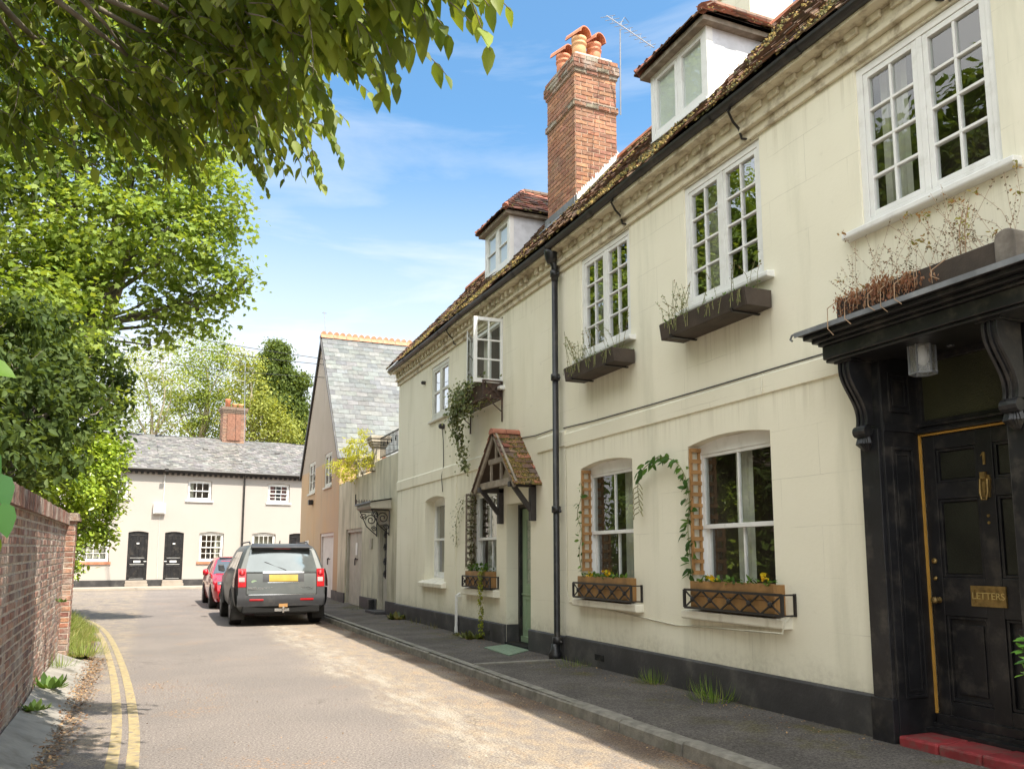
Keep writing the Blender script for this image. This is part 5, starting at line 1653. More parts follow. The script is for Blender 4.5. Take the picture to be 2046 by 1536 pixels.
def end_patch(mb, levels, x0, x1, z0, z1, off, wf=.93, nz=4, nx=6, taper=0):
    """panel lying on the near end of the body, off metres proud"""
    g = []
    for i in range(nz + 1):
        z = z0 + (z1 - z0) * i / nz; w = lerp_l(levels, z, 1) * wf; y = lerp_l(levels, z, 2); row = []
        tp = 1 - taper * i / nz
        for k in range(nx + 1):
            x = (x0 + (x1 - x0) * k / nx) * tp; f = max(-1, min(1, x / w)); row.append(mb._p((x, y - .05 * (1 - f * f) - off, z)))
        g.append(row)
    for i in range(nz):
        for k in range(nx): mb.face([g[i][k], g[i][k + 1], g[i + 1][k + 1], g[i + 1][k]])


def side_patch(mb, levels, t0, t1, z0, z1, s_, off=.006, nz=3, nt=4, cutA=0, cutB=0):
    g = []
    for i in range(nz + 1):
        z = z0 + (z1 - z0) * i / nz; w = lerp_l(levels, z, 1) + off; ya, yb = lerp_l(levels, z, 2), lerp_l(levels, z, 3); f = i / nz
        a, b = t0 + cutA * f, t1 - cutB * f
        g.append([mb._p((s_ * w, ya + (yb - ya) * (a + (b - a) * k / nt), z)) for k in range(nt + 1)])
    for i in range(nz):
        for k in range(nt): mb.face([g[i][k], g[i][k + 1], g[i + 1][k + 1], g[i + 1][k]])


def wheel(root, x, y, r, w, s_):
    m_ = MB(); m_.lathe([(r * .62, -w / 2), (r * .93, -w / 2), (r, -w / 2 + .03), (r, w / 2 - .03), (r * .93, w / 2), (r * .62, w / 2), (r * .6, w / 2 - .03)], (x, y, r), 28, 'x')
    o = m_.build('wheel', MT['rubber'], root, smooth=False)
    q = MB(); xo = x + s_ * (w / 2 - .02)
    q.lathe([(r * .62, -.02), (r * .62, .015), (r * .55, .02), (r * .55, -.02)], (xo, y, r), 24, 'x')
    for k in range(5):
        a = 2 * math.pi * k / 5; q.bar((xo, y + r * .08 * math.cos(a), r + r * .08 * math.sin(a)), (xo, y + r * .58 * math.cos(a), r + r * .58 * math.sin(a)), .075, .03, (1, 0, 0))
    q.lathe([(.0, 0), (.06, 0), (.05, s_ * .02), (0, s_ * .02)], (xo + s_ * .01, y, r), 12, 'x')
    q.build('rim', MT['alloy'], o)


suv = thing('parked_car', 'dark grey four wheel drive estate car parked with its rear facing us', 'car', (2.52, 18.42, 0), .001)
OFF[suv.name] = Vector()
LV = [(.30, .82, .10, 4.36), (.42, .915, .03, 4.42), (.56, .945, .0, 4.46), (.74, .955, .03, 4.46), (.98, .95, .07, 4.30), (1.08, .935, .10, 3.50),
      (1.20, .905, .14, 3.30), (1.42, .83, .24, 2.95), (1.60, .76, .33, 2.65), (1.68, .70, .39, 2.45), (1.72, .55, .44, 2.3), (1.735, .25, .46, 2.25), (1.74, .0, .47, 2.2)]
ST = [(0, .93), (.012, .965), (.04, .99), (.12, 1), (.5, 1), (.88, 1), (.96, .97), (1, .86)]
car_body(suv, LV, ST, MT['carpaint'])
b_ = MB(); end_patch(b_, LV, -.755, .755, 1.135, 1.60, .010, nx=10, taper=.15); b_.build('rear_window', MT['carglass'], suv, smooth=True)
tg = MB(); end_patch(tg, LV, -.738, .738, .652, 1.118, .0135, nx=10); tg.build('tailgate_gap', MT['inner'], suv, smooth=True)
tg = MB(); end_patch(tg, LV, -.72, .72, .672, 1.10, .0175, nx=10); tg.build('tailgate', MT['carpaint'], suv, smooth=True)
b_ = MB()
b_.prism([(-.64, .16, 1.665), (.64, .16, 1.665), (.60, .55, 1.742), (-.60, .55, 1.742)], (0, .0, -.035)); b_.prism([(-.58, .20, 1.63), (.58, .20, 1.63), (.55, .42, 1.64), (-.55, .42, 1.64)], (0, 0, -.03))
b_.build('rear_spoiler', MT['carplastic'], suv, bevel=.012)
b_ = MB(); b_.box(-.18, .18, .185, .20, 1.615, 1.632); b_.build('brake_light', MT['redlamp'], suv)
b_ = MB(); end_patch(b_, LV, -.905, .905, .42, .655, .03, nx=12); [side_patch(b_, LV, 0.001, .14, .42, .80, s_, .014) for s_ in (-1, 1)]
end_patch(b_, LV, -.89, -.735, .655, .81, .02, nx=4); end_patch(b_, LV, .735, .89, .655, .81, .02, nx=4)
b_.build('rear_bumper', MT['carplastic'], suv, smooth=True)
b_ = MB(); b_.box(-.80, .80, -.02, .3, .27, .44); b_.box(-.55, .55, .05, .6, .22, .30); b_.build('rear_valance', MT['inner'], suv, bevel=.03)
for s_ in (-1, 1):
    b_ = MB(); x0, x1 = (.735, .895) if s_ > 0 else (-.895, -.735)
    end_patch(b_, LV, x0, x1, .82, 1.20, .026, nx=4); side_patch(b_, LV, 0.001, .075, .82, 1.20, s_, .022)
    lamp = b_.build('tail_light', MT['redlamp'], suv, smooth=True)
    b_ = MB(); end_patch(b_, LV, x0 + .015, x1 - .03, .93, 1.02, .031, nx=3); b_.build('reversing_lens', MT['clearlamp'], lamp, smooth=True)
    b_ = MB(); xc = (x0 + x1) / 2; y = lerp_l(LV, 1.10, 2) - .02; b_.lathe([(.0, -.025), (.05, -.025), (.062, -.012), (.064, .01), (0, .01)], (xc, y - .012, 1.11), 16, 'y'); b_.build('lamp_lens', MT['redlamp'], lamp, smooth=True)
    b_ = MB(); end_patch(b_, LV, min(s_ * .38, s_ * .66), max(s_ * .38, s_ * .66), .535, .575, .036, nx=3); b_.build('reflector', MT['redlamp'], suv)
    b_ = MB(); b_.prism([(s_ * .95, 2.86, 1.12), (s_ * .99, 2.86, 1.10), (s_ * 1.10, 2.84, 1.12), (s_ * 1.11, 2.84, 1.27), (s_ * .99, 2.86, 1.27)], (0, .13, 0)); b_.build('wing_mirror', MT['carplastic'], suv, bevel=.02)
    for t0, t1, ca_, cb_2 in ((.055, .20, .03, .0), (.215, .44, 0, 0), (.455, .68, 0, .07)):
        b_ = MB(); side_patch(b_, LV, t0, t1, 1.15, 1.56, s_, .008, cutA=ca_, cutB=cb_2); b_.build('side_window', MT['carglass'], suv, smooth=True)
    for yy in (.86, 3.48):
        b_ = MB(); n = 22
        for k in range(n):                                    # arch flare and dark cavity
            a0, a1 = math.pi * k / n, math.pi * (k + 1) / n
            P = lambda r, a, x: (s_ * x, yy + r * math.cos(a), .365 + r * math.sin(a))
            b_.mi = 0; b_.poly([P(.41, a0, .975), P(.47, a0, .965), P(.47, a1, .965), P(.41, a1, .975)])
            b_.poly([P(.47, a0, .965), P(.49, a0, .93), P(.49, a1, .93), P(.47, a1, .965)])
            b_.mi = 1; b_.poly([P(.41, a0, .974), P(.41, a1, .974), P(.41, a1, .70), P(.41, a0, .70)])
            b_.poly([(s_ * .962, yy, .33), P(.41, a0, .962), P(.41, a1, .962)])
        b_.poly([(s_ * .962, yy - .41, .2), (s_ * .962, yy + .41, .2), (s_ * .962, yy + .41, .365), (s_ * .962, yy - .41, .365)])
        b_.build('wheel_arch', [MT['carplastic'], MT['inner']], suv)
        wheel(suv, s_ * .855, yy, .365, .245, s_)
    b_ = MB(); b_.box(s_ * .84 - .13, s_ * .84 + .13, .33, .345, .13, .42); b_.build('mud_flap', MT['rubber'], suv)
b_ = MB(); end_patch(b_, LV, -.40, .46, .925, 1.125, .020, nx=6); b_.build('plate_recess', MT['carplastic'], suv, smooth=True)
b_ = MB(); end_patch(b_, LV, -.27, .33, .935, 1.075, .024, nx=6); b_.build('number_plate', MT['plate'], suv, smooth=True)
b_ = MB(); end_patch(b_, LV, -.40, .46, 1.105, 1.14, .03, nx=6); end_patch(b_, LV, -.30, .36, .905, .918, .022, nx=6); end_patch(b_, LV, -.68, .70, .655, .668, .034, nx=8); b_.build('chrome_strip', MT['chrome'], suv, smooth=True)
for x, w in ((-.44, .42), (.50, .24)):
    b_ = MB(); add_text(b_, 'FREELANDER 2' if x < 0 else 'HSE TD4', .075, .003, lambda px_, py_, pz_: (x + px_, lerp_l(LV, .80, 2) - .05 * (1 - (x / .88) ** 2) - .022 - pz_, .79 + py_))
    b_.build('badge_lettering', MT['chrome'], suv)
b_ = MB(); n = 16; b_.poly([(-.57 + .062 * math.cos(2 * math.pi * k / n), lerp_l(LV, .94, 2) - .048, .93 + .034 * math.sin(2 * math.pi * k / n)) for k in range(n)]); b_.build('oval_badge', MT['greentimber'], suv)
b_ = MB(); b_.tube([(.16, .23, 1.11), (.08, .075, 1.165), (-.34, .155, 1.33)], .013, 5); b_.bar((.16, .085, 1.13), (-.36, .155, 1.34), .02, .012); b_.lathe([(0, 0), (.03, 0), (.025, .03), (0, .03)], (.1, .09, 1.16), 8, 'y'); b_.build('rear_wiper', MT['rubber'], suv)
b_ = MB(); b_.box(-.06, .12, -.06, -.045, .40, .53); b_.build('towing_plate', MT['cedar'], suv)
b_ = MB(); b_.lathe([(0, 0), (.026, .0), (.03, .03), (.0, .055)], (.03, -.10, .36), 10); b_.tube([(.03, -.10, .36), (.03, -.09, .30), (.03, .2, .28)], .02, 6); b_.box(-.14, .16, -.03, .02, .31, .37); b_.build('tow_bar', MT['chrome'], suv)
for x in (-.56, .60):
    b_ = MB(); b_.tube([(x, .0, .32), (x, .35, .32)], .035, 8); b_.build('exhaust_pipe', MT['chrome'], suv)
for s_ in (-.62, .62):
    b_ = MB(); b_.tube([(s_, .7, 1.735), (s_, .8, 1.775), (s_, 2.3, 1.775), (s_, 2.4, 1.735)], .017, 6); b_.build('roof_rail', MT['black'], suv)
b_ = MB(); b_.tube([(0, .62, 1.74), (0, .58, 1.80)], .012, 6); b_.build('roof_antenna', MT['black'], suv)

red = thing('parked_car', 'red hatchback parked nose towards us beyond the grey car', 'car', (2.36, 24.2, .03), .02)
OFF[red.name] = Vector()
RV = [(.20, .80, .12, 3.95), (.34, .855, .03, 4.02), (.50, .88, 0, 4.05), (.66, .885, .05, 4.05), (.78, .88, .20, 4.0), (.86, .865, .55, 3.98), (.93, .84, 1.08, 3.95), (1.10, .775, 1.42, 3.85), (1.30, .69, 1.82, 3.55), (1.39, .61, 2.05, 3.35), (1.42, .45, 2.2, 3.2), (1.435, 0, 2.3, 3.1)]
car_body(red, RV, [(0, .86), (.02, .93), (.06, .98), (.14, 1), (.5, 1), (.9, 1), (.97, .97), (1, .88)], MT['redpaint'])
b_ = MB(); end_patch(b_, RV, -.79, .79, .955, 1.355, .012, wf=.86, nx=10, taper=.22); b_.build('windscreen', MT['carglass'], red, smooth=True)
b_ = MB(); b_.poly([(-.56, 2.02, 1.402), (.56, 2.02, 1.402), (.5, 3.3, 1.425), (-.5, 3.3, 1.425)]); b_.poly([(-.58, 1.93, 1.375), (.58, 1.93, 1.375), (.56, 2.02, 1.402), (-.56, 2.02, 1.402)]); b_.build('roof_panel', MT['black'], red)
b_ = MB(); end_patch(b_, RV, -.36, .36, .30, .60, .018, wf=.86, nx=8); b_.build('grille', MT['inner'], red, smooth=True)
b_ = MB(); end_patch(b_, RV, -.24, .24, .42, .52, .026, wf=.86, nx=4); b_.build('number_plate', MT['white'], red)
b_ = MB(); end_patch(b_, RV, -.70, .70, .225, .285, .04, wf=.86, nx=8); b_.build('front_lip', MT['redpaint'], red, smooth=True)
for s_ in (-1, 1):
    b_ = MB(); x0, x1 = sorted((s_ * .42, s_ * .755)); end_patch(b_, RV, x0, x1, .67, .76, .022, wf=.86, nx=4); side_patch(b_, RV, .001, .07, .69, .765, s_, .008); hl = b_.build('headlight', MT['carglass'], red, smooth=True)
    b_ = MB(); end_patch(b_, RV, x0 + .05, x1 - .08, .69, .715, .028, wf=.86, nx=3); b_.build('lamp_strip', MT['clearlamp'], hl)
    b_ = MB(); x0, x1 = sorted((s_ * .46, s_ * .72)); i = [b_._p(p) for p in ((s_ * .72, .012, .34), (s_ * .46, -.03, .34), (s_ * .52, -.03, .40), (s_ * .70, .0, .56))]; b_.face(i); b_.build('side_vent', MT['inner'], red)
    b_ = MB(); b_.lathe([(0, -.08), (.08, -.07), (.10, 0), (.085, .06), (0, .08)], (s_ * .97, 1.55, .98), 12, 'x'); b_.bar((s_ * .82, 1.56, .93), (s_ * .92, 1.55, .96), .04, .03); b_.build('wing_mirror', MT['redpaint'], red, smooth=True)
    b_ = MB(); side_patch(b_, RV, .37, .60, .96, 1.30, s_, .008, cutA=.09); b_.build('side_window', MT['carglass'], red, smooth=True)
    b_ = MB(); side_patch(b_, RV, .615, .84, .96, 1.30, s_, .008, cutB=.05); b_.build('side_window', MT['carglass'], red, smooth=True)
    for yy in (.80, 3.28):
        b_ = MB(); n = 20
        for k in range(n):
            a0, a1 = math.pi * k / n, math.pi * (k + 1) / n
            P = lambda r, a, x: (s_ * x, yy + r * math.cos(a), .315 + r * math.sin(a))
            b_.poly([(s_ * .888, yy, .3), P(.36, a0, .888), P(.36, a1, .888)])
        b_.build('wheel_arch', MT['inner'], red)
        wheel(red, s_ * .80, yy, .315, .2, s_)

# ------------------------------------------------------------------ old brick garden wall on the left
bw = thing('brick_wall', 'old weathered red brick garden wall with end pier and brick coping', 'wall', (-1.05, 9, 0))
WD_ = Vector((-.0295, 1, 0)).normalized(); WN = Vector((1, .0295, 0)).normalized(); W0 = Vector((-.926, 5, 0))


def TW(u, d, z):
    p = W0 + WD_ * (u - 5) + WN * d; return (p.x, p.y, z * (1 - .006 * (13.2 - u)))


mb = MB(TW); mb.mi = 1; mb.box(3.5, 13.15, -.34, 0, -.05, 1.9); mb.box(-6, 3.5, -.34, .006, -.05, 1.9); mb.mi = 0
bricks(mb, TW, 3.6, 13.15, .03, 1.89, OLDB, .225, .0745, .016, .006, True, .005)
mb.build('brickwork', [MT['oldbrick'], MT['mortar']], bw)
cp = MB(TW); u = 3.6
cp.mi = 1; cp.box(3.6, 13.2, -.36, .03, 1.90, 2.03); cp.mi = 0
while u < 13.2:
    cp.col = J(rnd.choice(OLDB[:6]), .75, 1.2); e = U(-.006, .006)
    cp.box(u + .005, u + .07, -.38, .045 + e, 1.895, 2.045 + e); u += .0755
cp.col = (1, 1, 1)
cp.build('coping', [MT['oldbrick'], MT['mortar']], bw)
pr = MB(TW); pr.mi = 1; pr.box(13.15, 13.58, -.36, .115, -.05, 2.03); pr.mi = 0
PB = [(.33, .15, .09), (.29, .13, .085), (.25, .11, .08), (.36, .18, .11)]
pr.T = None
f0 = lambda u, d, z: TW(13.15 - d, u, z)
bricks(pr, f0, -.34, .115, .03, 1.96, PB, .228, .0745, .012, .006)
f1 = lambda u, d, z: TW(u, .115 + d, z)
bricks(pr, f1, 13.15, 13.58, .03, 1.96, PB, .215, .0745, .012, .006)
pr.T = TW; pr.col = (.22, .13, .09); pr.box(13.10, 13.63, -.4, .165, 1.95, 2.0); pr.box(13.12, 13.61, -.38, .145, 2.0, 2.06); pr.col = (1, 1, 1)
pr.build('pier', [MT['oldbrick'], MT['mortar']], bw)


# ------------------------------------------------------------------ window boxes, trellises and plants on the fronts
def flower_box(u0, u1, lab, ivy=False):
    t = thing('window_box', lab, 'window box', (FX - .08, (u0 + u1) / 2, .935))
    b = MB(T); d0, d1, z0, z1 = -.05, .12, .94, 1.21
    ring(b, u0, u1, z0, z0 + .002, .02, d0, d1) if False else None
    b.box(u0, u1, d1 - .02, d1, z0, z0 + .125); b.box(u0, u1, d1 - .021, d1 + .001, z0 + .128, z1)
    b.box(u0, u1, d0, d0 + .02, z0, z1); b.box(u0, u0 + .02, d0 + .02, d1 - .021, z0, z1 - .003); b.box(u1 - .02, u1, d0 + .02, d1 - .021, z0, z1 - .003)
    b.build('trough', MT['pine'], t, bevel=.004)
    s_ = MB(T); s_.box(u0 + .02, u1 - .02, d0 + .02, d1 - .02, z0 + .05, z1 - .03); s_.build('soil', MT['soil'], t)
    g = MB(T); a, e, dd, zb, zt = u0 - .13, u1 + .06, .15, .95, 1.125
    for z in (zb, zt):
        g.bar((a, dd, z), (e, dd, z), .018, .022)
        for x in (a, e): g.bar((x, dd, z), (x, .0, z), .014, .014)
    for x in (a, e):
        g.bar((x, dd, zb), (x, dd, zt), .02, .03); g.bar((x, .012, zb - .01), (x, .012, zt + .01), .02, .022)
    n = 5; w = (e - a) / n
    for k in range(n):
        x0 = a + w * k; x1 = x0 + w
        g.bar((x0, dd + .002, zb), (x1, dd + .002, zt), .012, .012); g.bar((x1, dd - .002, zb), (x0, dd - .002, zt), .012, .012)
        g.lathe([(0, 0), (.028, .0), (.026, .012), (.012, .02), (0, .02)], ((x0 + x1) / 2, dd + .004, (zb + zt) / 2), 8, 'y')
    g.build('guard_rail', MT['blackiron'], t)
    return t


flower_box(5.84, 7.08, 'pine window box behind black iron rail under the larger right hand sash window')
flower_box(8.30, 9.52, 'pine window box behind black iron rail beside the black downpipe')
flower_box(12.60, 13.72, 'small window box behind black rail with green trailing plant near the porch')


def sprays(name, lab, cat, loc, P, A, N, size, cols, kind, mat='leaf', stems=None, group=None):
    """one plant: leaves and, where seen, its stems"""
    t = thing(name, lab, cat, loc, 0, group)
    leaf_object('foliage', MT[mat], np.array(P), np.array(A), np.array(N), np.array(size), np.array(cols), kind, t)
    if stems:
        m = MB()
        for pts, r in stems: m.tube(pts, r, 4)
        m.build('stems', MT['stem'], t)
    return t


GRN = [(.07, .15, .03), (.10, .19, .04), (.055, .12, .03), (.13, .22, .05)]
YEL = [(.75, .48, .02), (.68, .55, .04), (.60, .36, .02)]


def rv3(s=1.0): return Vector((U(-s, s), U(-s, s), U(-s, s)))


def pansies(u0, u1, n, lab, spots):
    P, A, N, Z, Cc = [], [], [], [], []
    for k in range(n):
        u = U(u0, u1); P.append((FX - .04 - U(-.03, .09), u, 1.18 + U(0, .05))); A.append((U(-1, .3), U(-1, 1), U(.0, .9))); N.append((U(-.6, .2), U(-.4, .4), 1)); Z.append(U(.04, .085)); Cc.append(J(rnd.choice(GRN), .8, 1.2))
    t = sprays('pansies', lab, 'flowers', (FX - .08, (u0 + u1) / 2, 1.17), P, A, N, Z, Cc, 'oval')
    P, A, N, Z, Cc = [], [], [], [], []
    for (u, z) in spots:
        for k in range(14):
            P.append((FX - .10 + U(-.05, .04), u + U(-.06, .06), z + U(-.03, .035))); A.append((U(-1, 0), U(-1, 1), U(-.3, 1))); N.append((-1, U(-.6, .6), U(-.3, .8))); Z.append(U(.025, .045)); Cc.append(J(rnd.choice(YEL), .8, 1.1))
    leaf_object('petals', MT['leaf'], np.array(P), np.array(A), np.array(N), np.array(Z), np.array(Cc), 'heart', t)


pansies(5.9, 7.0, 90, 'yellow pansies in the window box of the larger right hand sash window', ((5.98, 1.26), (6.7, 1.23)))
pansies(8.34, 9.4, 80, 'yellow pansies in the window box beside the black downpipe', ((9.22, 1.23), (8.75, 1.25)))


def trellis(u, lab, mat, x0=FX + .005, x1=FX + .11, z0=1.27, z1=2.57):
    t = MB()
    for x in (x0, x1): t.box(x - .016, x + .016, u - .022, u - .004, z0, z1)
    n = 11
    for k in range(n + 1):
        z = z0 + .02 + (z1 - z0 - .04) * k / n; t.box(x0 - .012, x1 + .012, u - .036, u - .0225, z - .02, z + .02)
    return tag(t.build('trellis', MT[mat], None, off=(x0, u, z0)), lab, 'trellis')


trellis(7.20, 'narrow cedar lath trellis beside the larger right hand sash window', 'cedar')
trellis(9.60, 'narrow cedar lath trellis beside the sash window next to the downpipe', 'cedar')
trellis(13.80, 'narrow dark trellis wrapped in creeper beside the window left of the porch', 'oak', FX - .08, FX + .08, 1.27, 2.55)


def climber(name, lab, path, step, size, cols, kind, side=.04, mat='leaf', droop=.8, extra=0, r=.005):
    """stem along a path with leaves hanging from it"""
    P, A, N, Z, Cc = [], [], [], [], []
    pts = [Vector(p) for p in spline(path, 8)]
    for a, b in zip(pts, pts[1:]):
        L = (b - a).length; n = max(1, int(L / step)); d = (b - a).normalized()
        for k in range(n + extra):
            q = a.lerp(b, rnd.random()) + rv3(side); P.append(q); A.append(d * .3 + rv3(.8) + Vector((-.3, 0, -droop))); N.append((-1 + U(-.4, .4), U(-.5, .5), U(.1, .9))); Z.append(size * U(.6, 1.2)); Cc.append(J(rnd.choice(cols), .75, 1.25))
    return sprays(name, lab, 'plant', tuple(path[0]), P, A, N, Z, Cc, kind, mat, [([tuple(p) for p in pts], r)])


c1 = climber('climbing_plant', 'leafy green climber reaching out along the cream wall from the cedar trellis', [(5.06, 7.18, 1.25), (5.05, 7.22, 1.7), (5.06, 7.2, 2.1), (5.02, 7.3, 2.4), (4.99, 7.6, 2.52), (5.0, 7.9, 2.46), (5.0, 8.08, 2.36)], .019, .115, GRN[:3], 'oval', .035)
c1b = MB(); c1b.tube([(5.0, 8.08, 2.36), (5.01, 8.12, 2.2), (5.02, 8.1, 2.05), (5.02, 8.05, 1.93)], .004, 4)
for k in range(12):
    z = 2.28 - k * .03; c1b.tube([(5.01, 8.1, z), (4.99, 8.1 + (.07 if k % 2 else -.07), z - .03), (5.0, 8.1 + (.1 if k % 2 else -.1), z - .08)], .006, 4)
c1b.build('tendril', MT['stem'], c1)
leaf_extra = climber('climbing_plant', 'thin climber twisting up the trellis next to the downpipe', [(5.05, 9.55, 1.2), (5.04, 9.62, 1.5), (5.03, 9.52, 1.75), (5.04, 9.66, 2.0), (5.05, 9.55, 2.25), (5.07, 9.6, 2.4)], .05, .075, GRN, 'oval', .04)
climber('climbing_plant', 'dark ivy wrapped round the trellis left of the porch', [(5.06, 13.72, 1.2), (5.08, 13.73, 1.6), (5.06, 13.72, 2.0), (5.1, 13.73, 2.4), (5.07, 13.72, 2.55)], .0035, .055, [(.06, .075, .025), (.09, .085, .04), (.05, .06, .02), (.13, .10, .05)], 'oval', .07)
climber('climbing_plant', 'grey green wisps of creeper spreading left from the dark trellis', [(5.02, 13.85, 2.45), (5.0, 14.1, 2.35), (5.0, 14.3, 2.1), (5.02, 14.38, 1.9), (5.03, 14.35, 1.62)], .008, .05, [(.11, .13, .06), (.15, .17, .08), (.09, .10, .05)], 'oval', .10)
climber('trailing_plant', 'yellow green creeping jenny hanging down over the window sill near the porch', [(5.0, 12.85, 1.24), (4.90, 12.80, 1.18), (4.89, 12.80, .85), (4.90, 12.78, .5), (4.91, 12.78, .18)], .0032, .036, [(.26, .30, .03), (.34, .36, .04), (.20, .25, .03)], 'heart', .038)
P, A, N, Z, Cc = [], [], [], [], []
for k in range(120):
    P.append((FX - .05 + U(-.06, .08), U(12.65, 13.68), 1.2 + U(0, .12))); A.append((U(-1, .3), U(-1, 1), U(-.2, .9))); N.append((U(-1, .2), U(-.4, .4), 1)); Z.append(U(.04, .08)); Cc.append(rnd.choice(GRN))
sprays('leafy_plant', 'low green plants filling the small window box near the porch', 'plant', (FX, 13.2, 1.17), P, A, N, Z, Cc, 'oval')


def high_box(u0, u1, lab, plab, dry):
    t = thing('window_box', lab, 'window box', (FX - .16, (u0 + u1) / 2, 3.70))
    b = MB(T); b.prism([(u0, .02, 3.70), (u0, .30, 3.70), (u0, .325, 3.865), (u0, .02, 3.865)], (.018, 0, 0)); b.prism([(u1 - .018, .02, 3.70), (u1 - .018, .30, 3.70), (u1 - .018, .325, 3.865), (u1 - .018, .02, 3.865)], (.018, 0, 0))
    b.prism([(u0 + .018, .284, 3.70), (u0 + .018, .302, 3.70), (u0 + .018, .327, 3.868), (u0 + .018, .309, 3.868)], (u1 - u0 - .036, 0, 0))
    b.box(u0 + .018, u1 - .018, .02, .284, 3.70, 3.72); b.box(u0 + .018, u1 - .018, .02, .04, 3.72, 3.865)
    b.build('trough', MT['trough'], t, bevel=.004)
    s_ = MB(T); s_.box(u0 + .02, u1 - .02, .04, .285, 3.72, 3.845); s_.build('soil', MT['soil'], t)
    for u in (u0 + .2, u1 - .2):
        br = MB(T); br.bar((u, 0, 3.69), (u, .31, 3.69), .03, .012); br.bar((u, .305, 3.685), (u, .325, 3.72), .03, .012)
        br.build('iron_bracket', MT['blackiron'], t)
    P, A, N, Z, Cc, st = [], [], [], [], [], []
    for k in range(170):
        P.append((FX - U(.05, .31), U(u0, u1), 3.85 + U(0, .05))); A.append((U(-1, 1), U(-1, 1), U(.0, 1))); N.append((U(-.5, .5), U(-.5, .5), 1)); Z.append(U(.02, .05)); Cc.append(J(rnd.choice(GRN), .9, 1.5))
    for k in range(26):                                   # strands trailing over the front
        y = U(u0, u1); L = U(.05, .17); pts = [(FX - .30, y, 3.865), (FX - .335, y + U(-.02, .02), 3.85), (FX - .34, y + U(-.05, .05), 3.865 - L)]; st.append((pts, .0035))
        for j in range(3): P.append(Vector(pts[2]) + Vector((0, 0, U(0, L)))); A.append((U(-.6, .6), U(-.6, .6), -1)); N.append((-1, 0, .3)); Z.append(U(.015, .03)); Cc.append((.16, .22, .06))
    for k in range(dry):                                  # wiry stems with seed heads
        y = u0 + abs(rnd.gauss(0, .35)) if k % 3 else U(u0, u1); y = u1 - abs(rnd.gauss(0, .3)) if k % 4 else y
        b0 = Vector((FX - U(.08, .28), y, 3.85)); tip = b0 + Vector((U(-.12, .05), U(-.18, .28), U(.15, .5))); mid = b0.lerp(tip, .5) + Vector((0, U(-.05, .05), .04))
        st.append(([tuple(b0), tuple(mid), tuple(tip)], .0028))
        for j in range(12):
            f = rnd.random() ** .6; q = (b0.lerp(mid, f * 2) if f < .5 else mid.lerp(tip, f * 2 - 1)) + rv3(.012); P.append(q); A.append(rv3()); N.append(rv3()); Z.append(U(.01, .03)); Cc.append(rnd.choice([(.17, .20, .07), (.12, .15, .05), (.22, .15, .08), (.10, .17, .04)]))
    sprays('window_box_plants', plab, 'plant', (FX - .16, (u0 + u1) / 2, 3.85), P, A, N, Z, Cc, 'oval', 'leaf', st)


high_box(5.83, 7.22, 'brown timber window box under the middle upstairs casement of the near house', 'straggly stems and low greenery in the middle upstairs window box', 26)
high_box(8.20, 9.46, 'brown timber window box upstairs right beside the black downpipe', 'leafy tufts and trailing strands in the upstairs box by the downpipe', 34)

# planter on the door hood with dead flower heads
tr = thing('planter', 'long dark timber trough with dried flowers on top of the black door hood', 'planter', (4.75, 4.0, 3.205))
b = MB(); b.box(4.66, 4.68, 3.28, 4.66, 3.205, 3.375); b.box(4.88, 4.90, 3.28, 4.66, 3.205, 3.375)
b.box(4.68, 4.88, 4.64, 4.66, 3.205, 3.37); b.box(4.68, 4.88, 3.30, 4.64, 3.205, 3.23); b.build('trough', MT['trough'], tr, bevel=.004)
e_ = MB(); e_.prism([(4.64, 3.275 + .07 * math.cos(math.pi * k / 8), 3.37 + .055 * math.sin(math.pi * k / 8)) for k in range(9)] + [(4.64, 3.205, 3.205), (4.64, 3.345, 3.205)], (.28, 0, 0)); e_.build('rounded_end_post', MT['greyoak'], tr, bevel=.006)
s_ = MB(); s_.box(4.68, 4.88, 3.30, 4.64, 3.23, 3.35); s_.build('soil', MT['soil'], tr)
P, A, N, Z, Cc, st = [], [], [], [], [], []
DRY = [(.30, .14, .085), (.36, .19, .12), (.22, .10, .06), (.40, .24, .15)]
for k in range(50):
    y = rnd.choice((U(4.45, 4.70), U(4.0, 4.5), U(4.05, 4.3), U(3.8, 4.1))); x = 4.66
    top = Vector((x + .02, y, 3.38)); tip = top + Vector((-.06, U(-.03, .03), -U(.04, .15))); st.append(([tuple(top), (x - .03, y, 3.38), tuple(tip)], .003))
    for j in range(16):
        P.append(tip + rv3(.03) + Vector((0, 0, U(0, .09)))); A.append((U(-.5, .5), U(-.5, .5), -1)); N.append((-1, U(-.5, .5), U(-.3, .3))); Z.append(U(.012, .034)); Cc.append(J(rnd.choice(DRY), .8, 1.2))
for y, L in ((4.45, .26), (4.23, .22), (4.12, .26), (4.0, .24), (3.70, .16), (4.62, .30)):
    st.append(([(4.66, y, 3.38), (4.56, y + .03, 3.30), (4.545, y + .02, 3.38 - L * .8), (4.55, y - .03, 3.38 - L)], .0035))
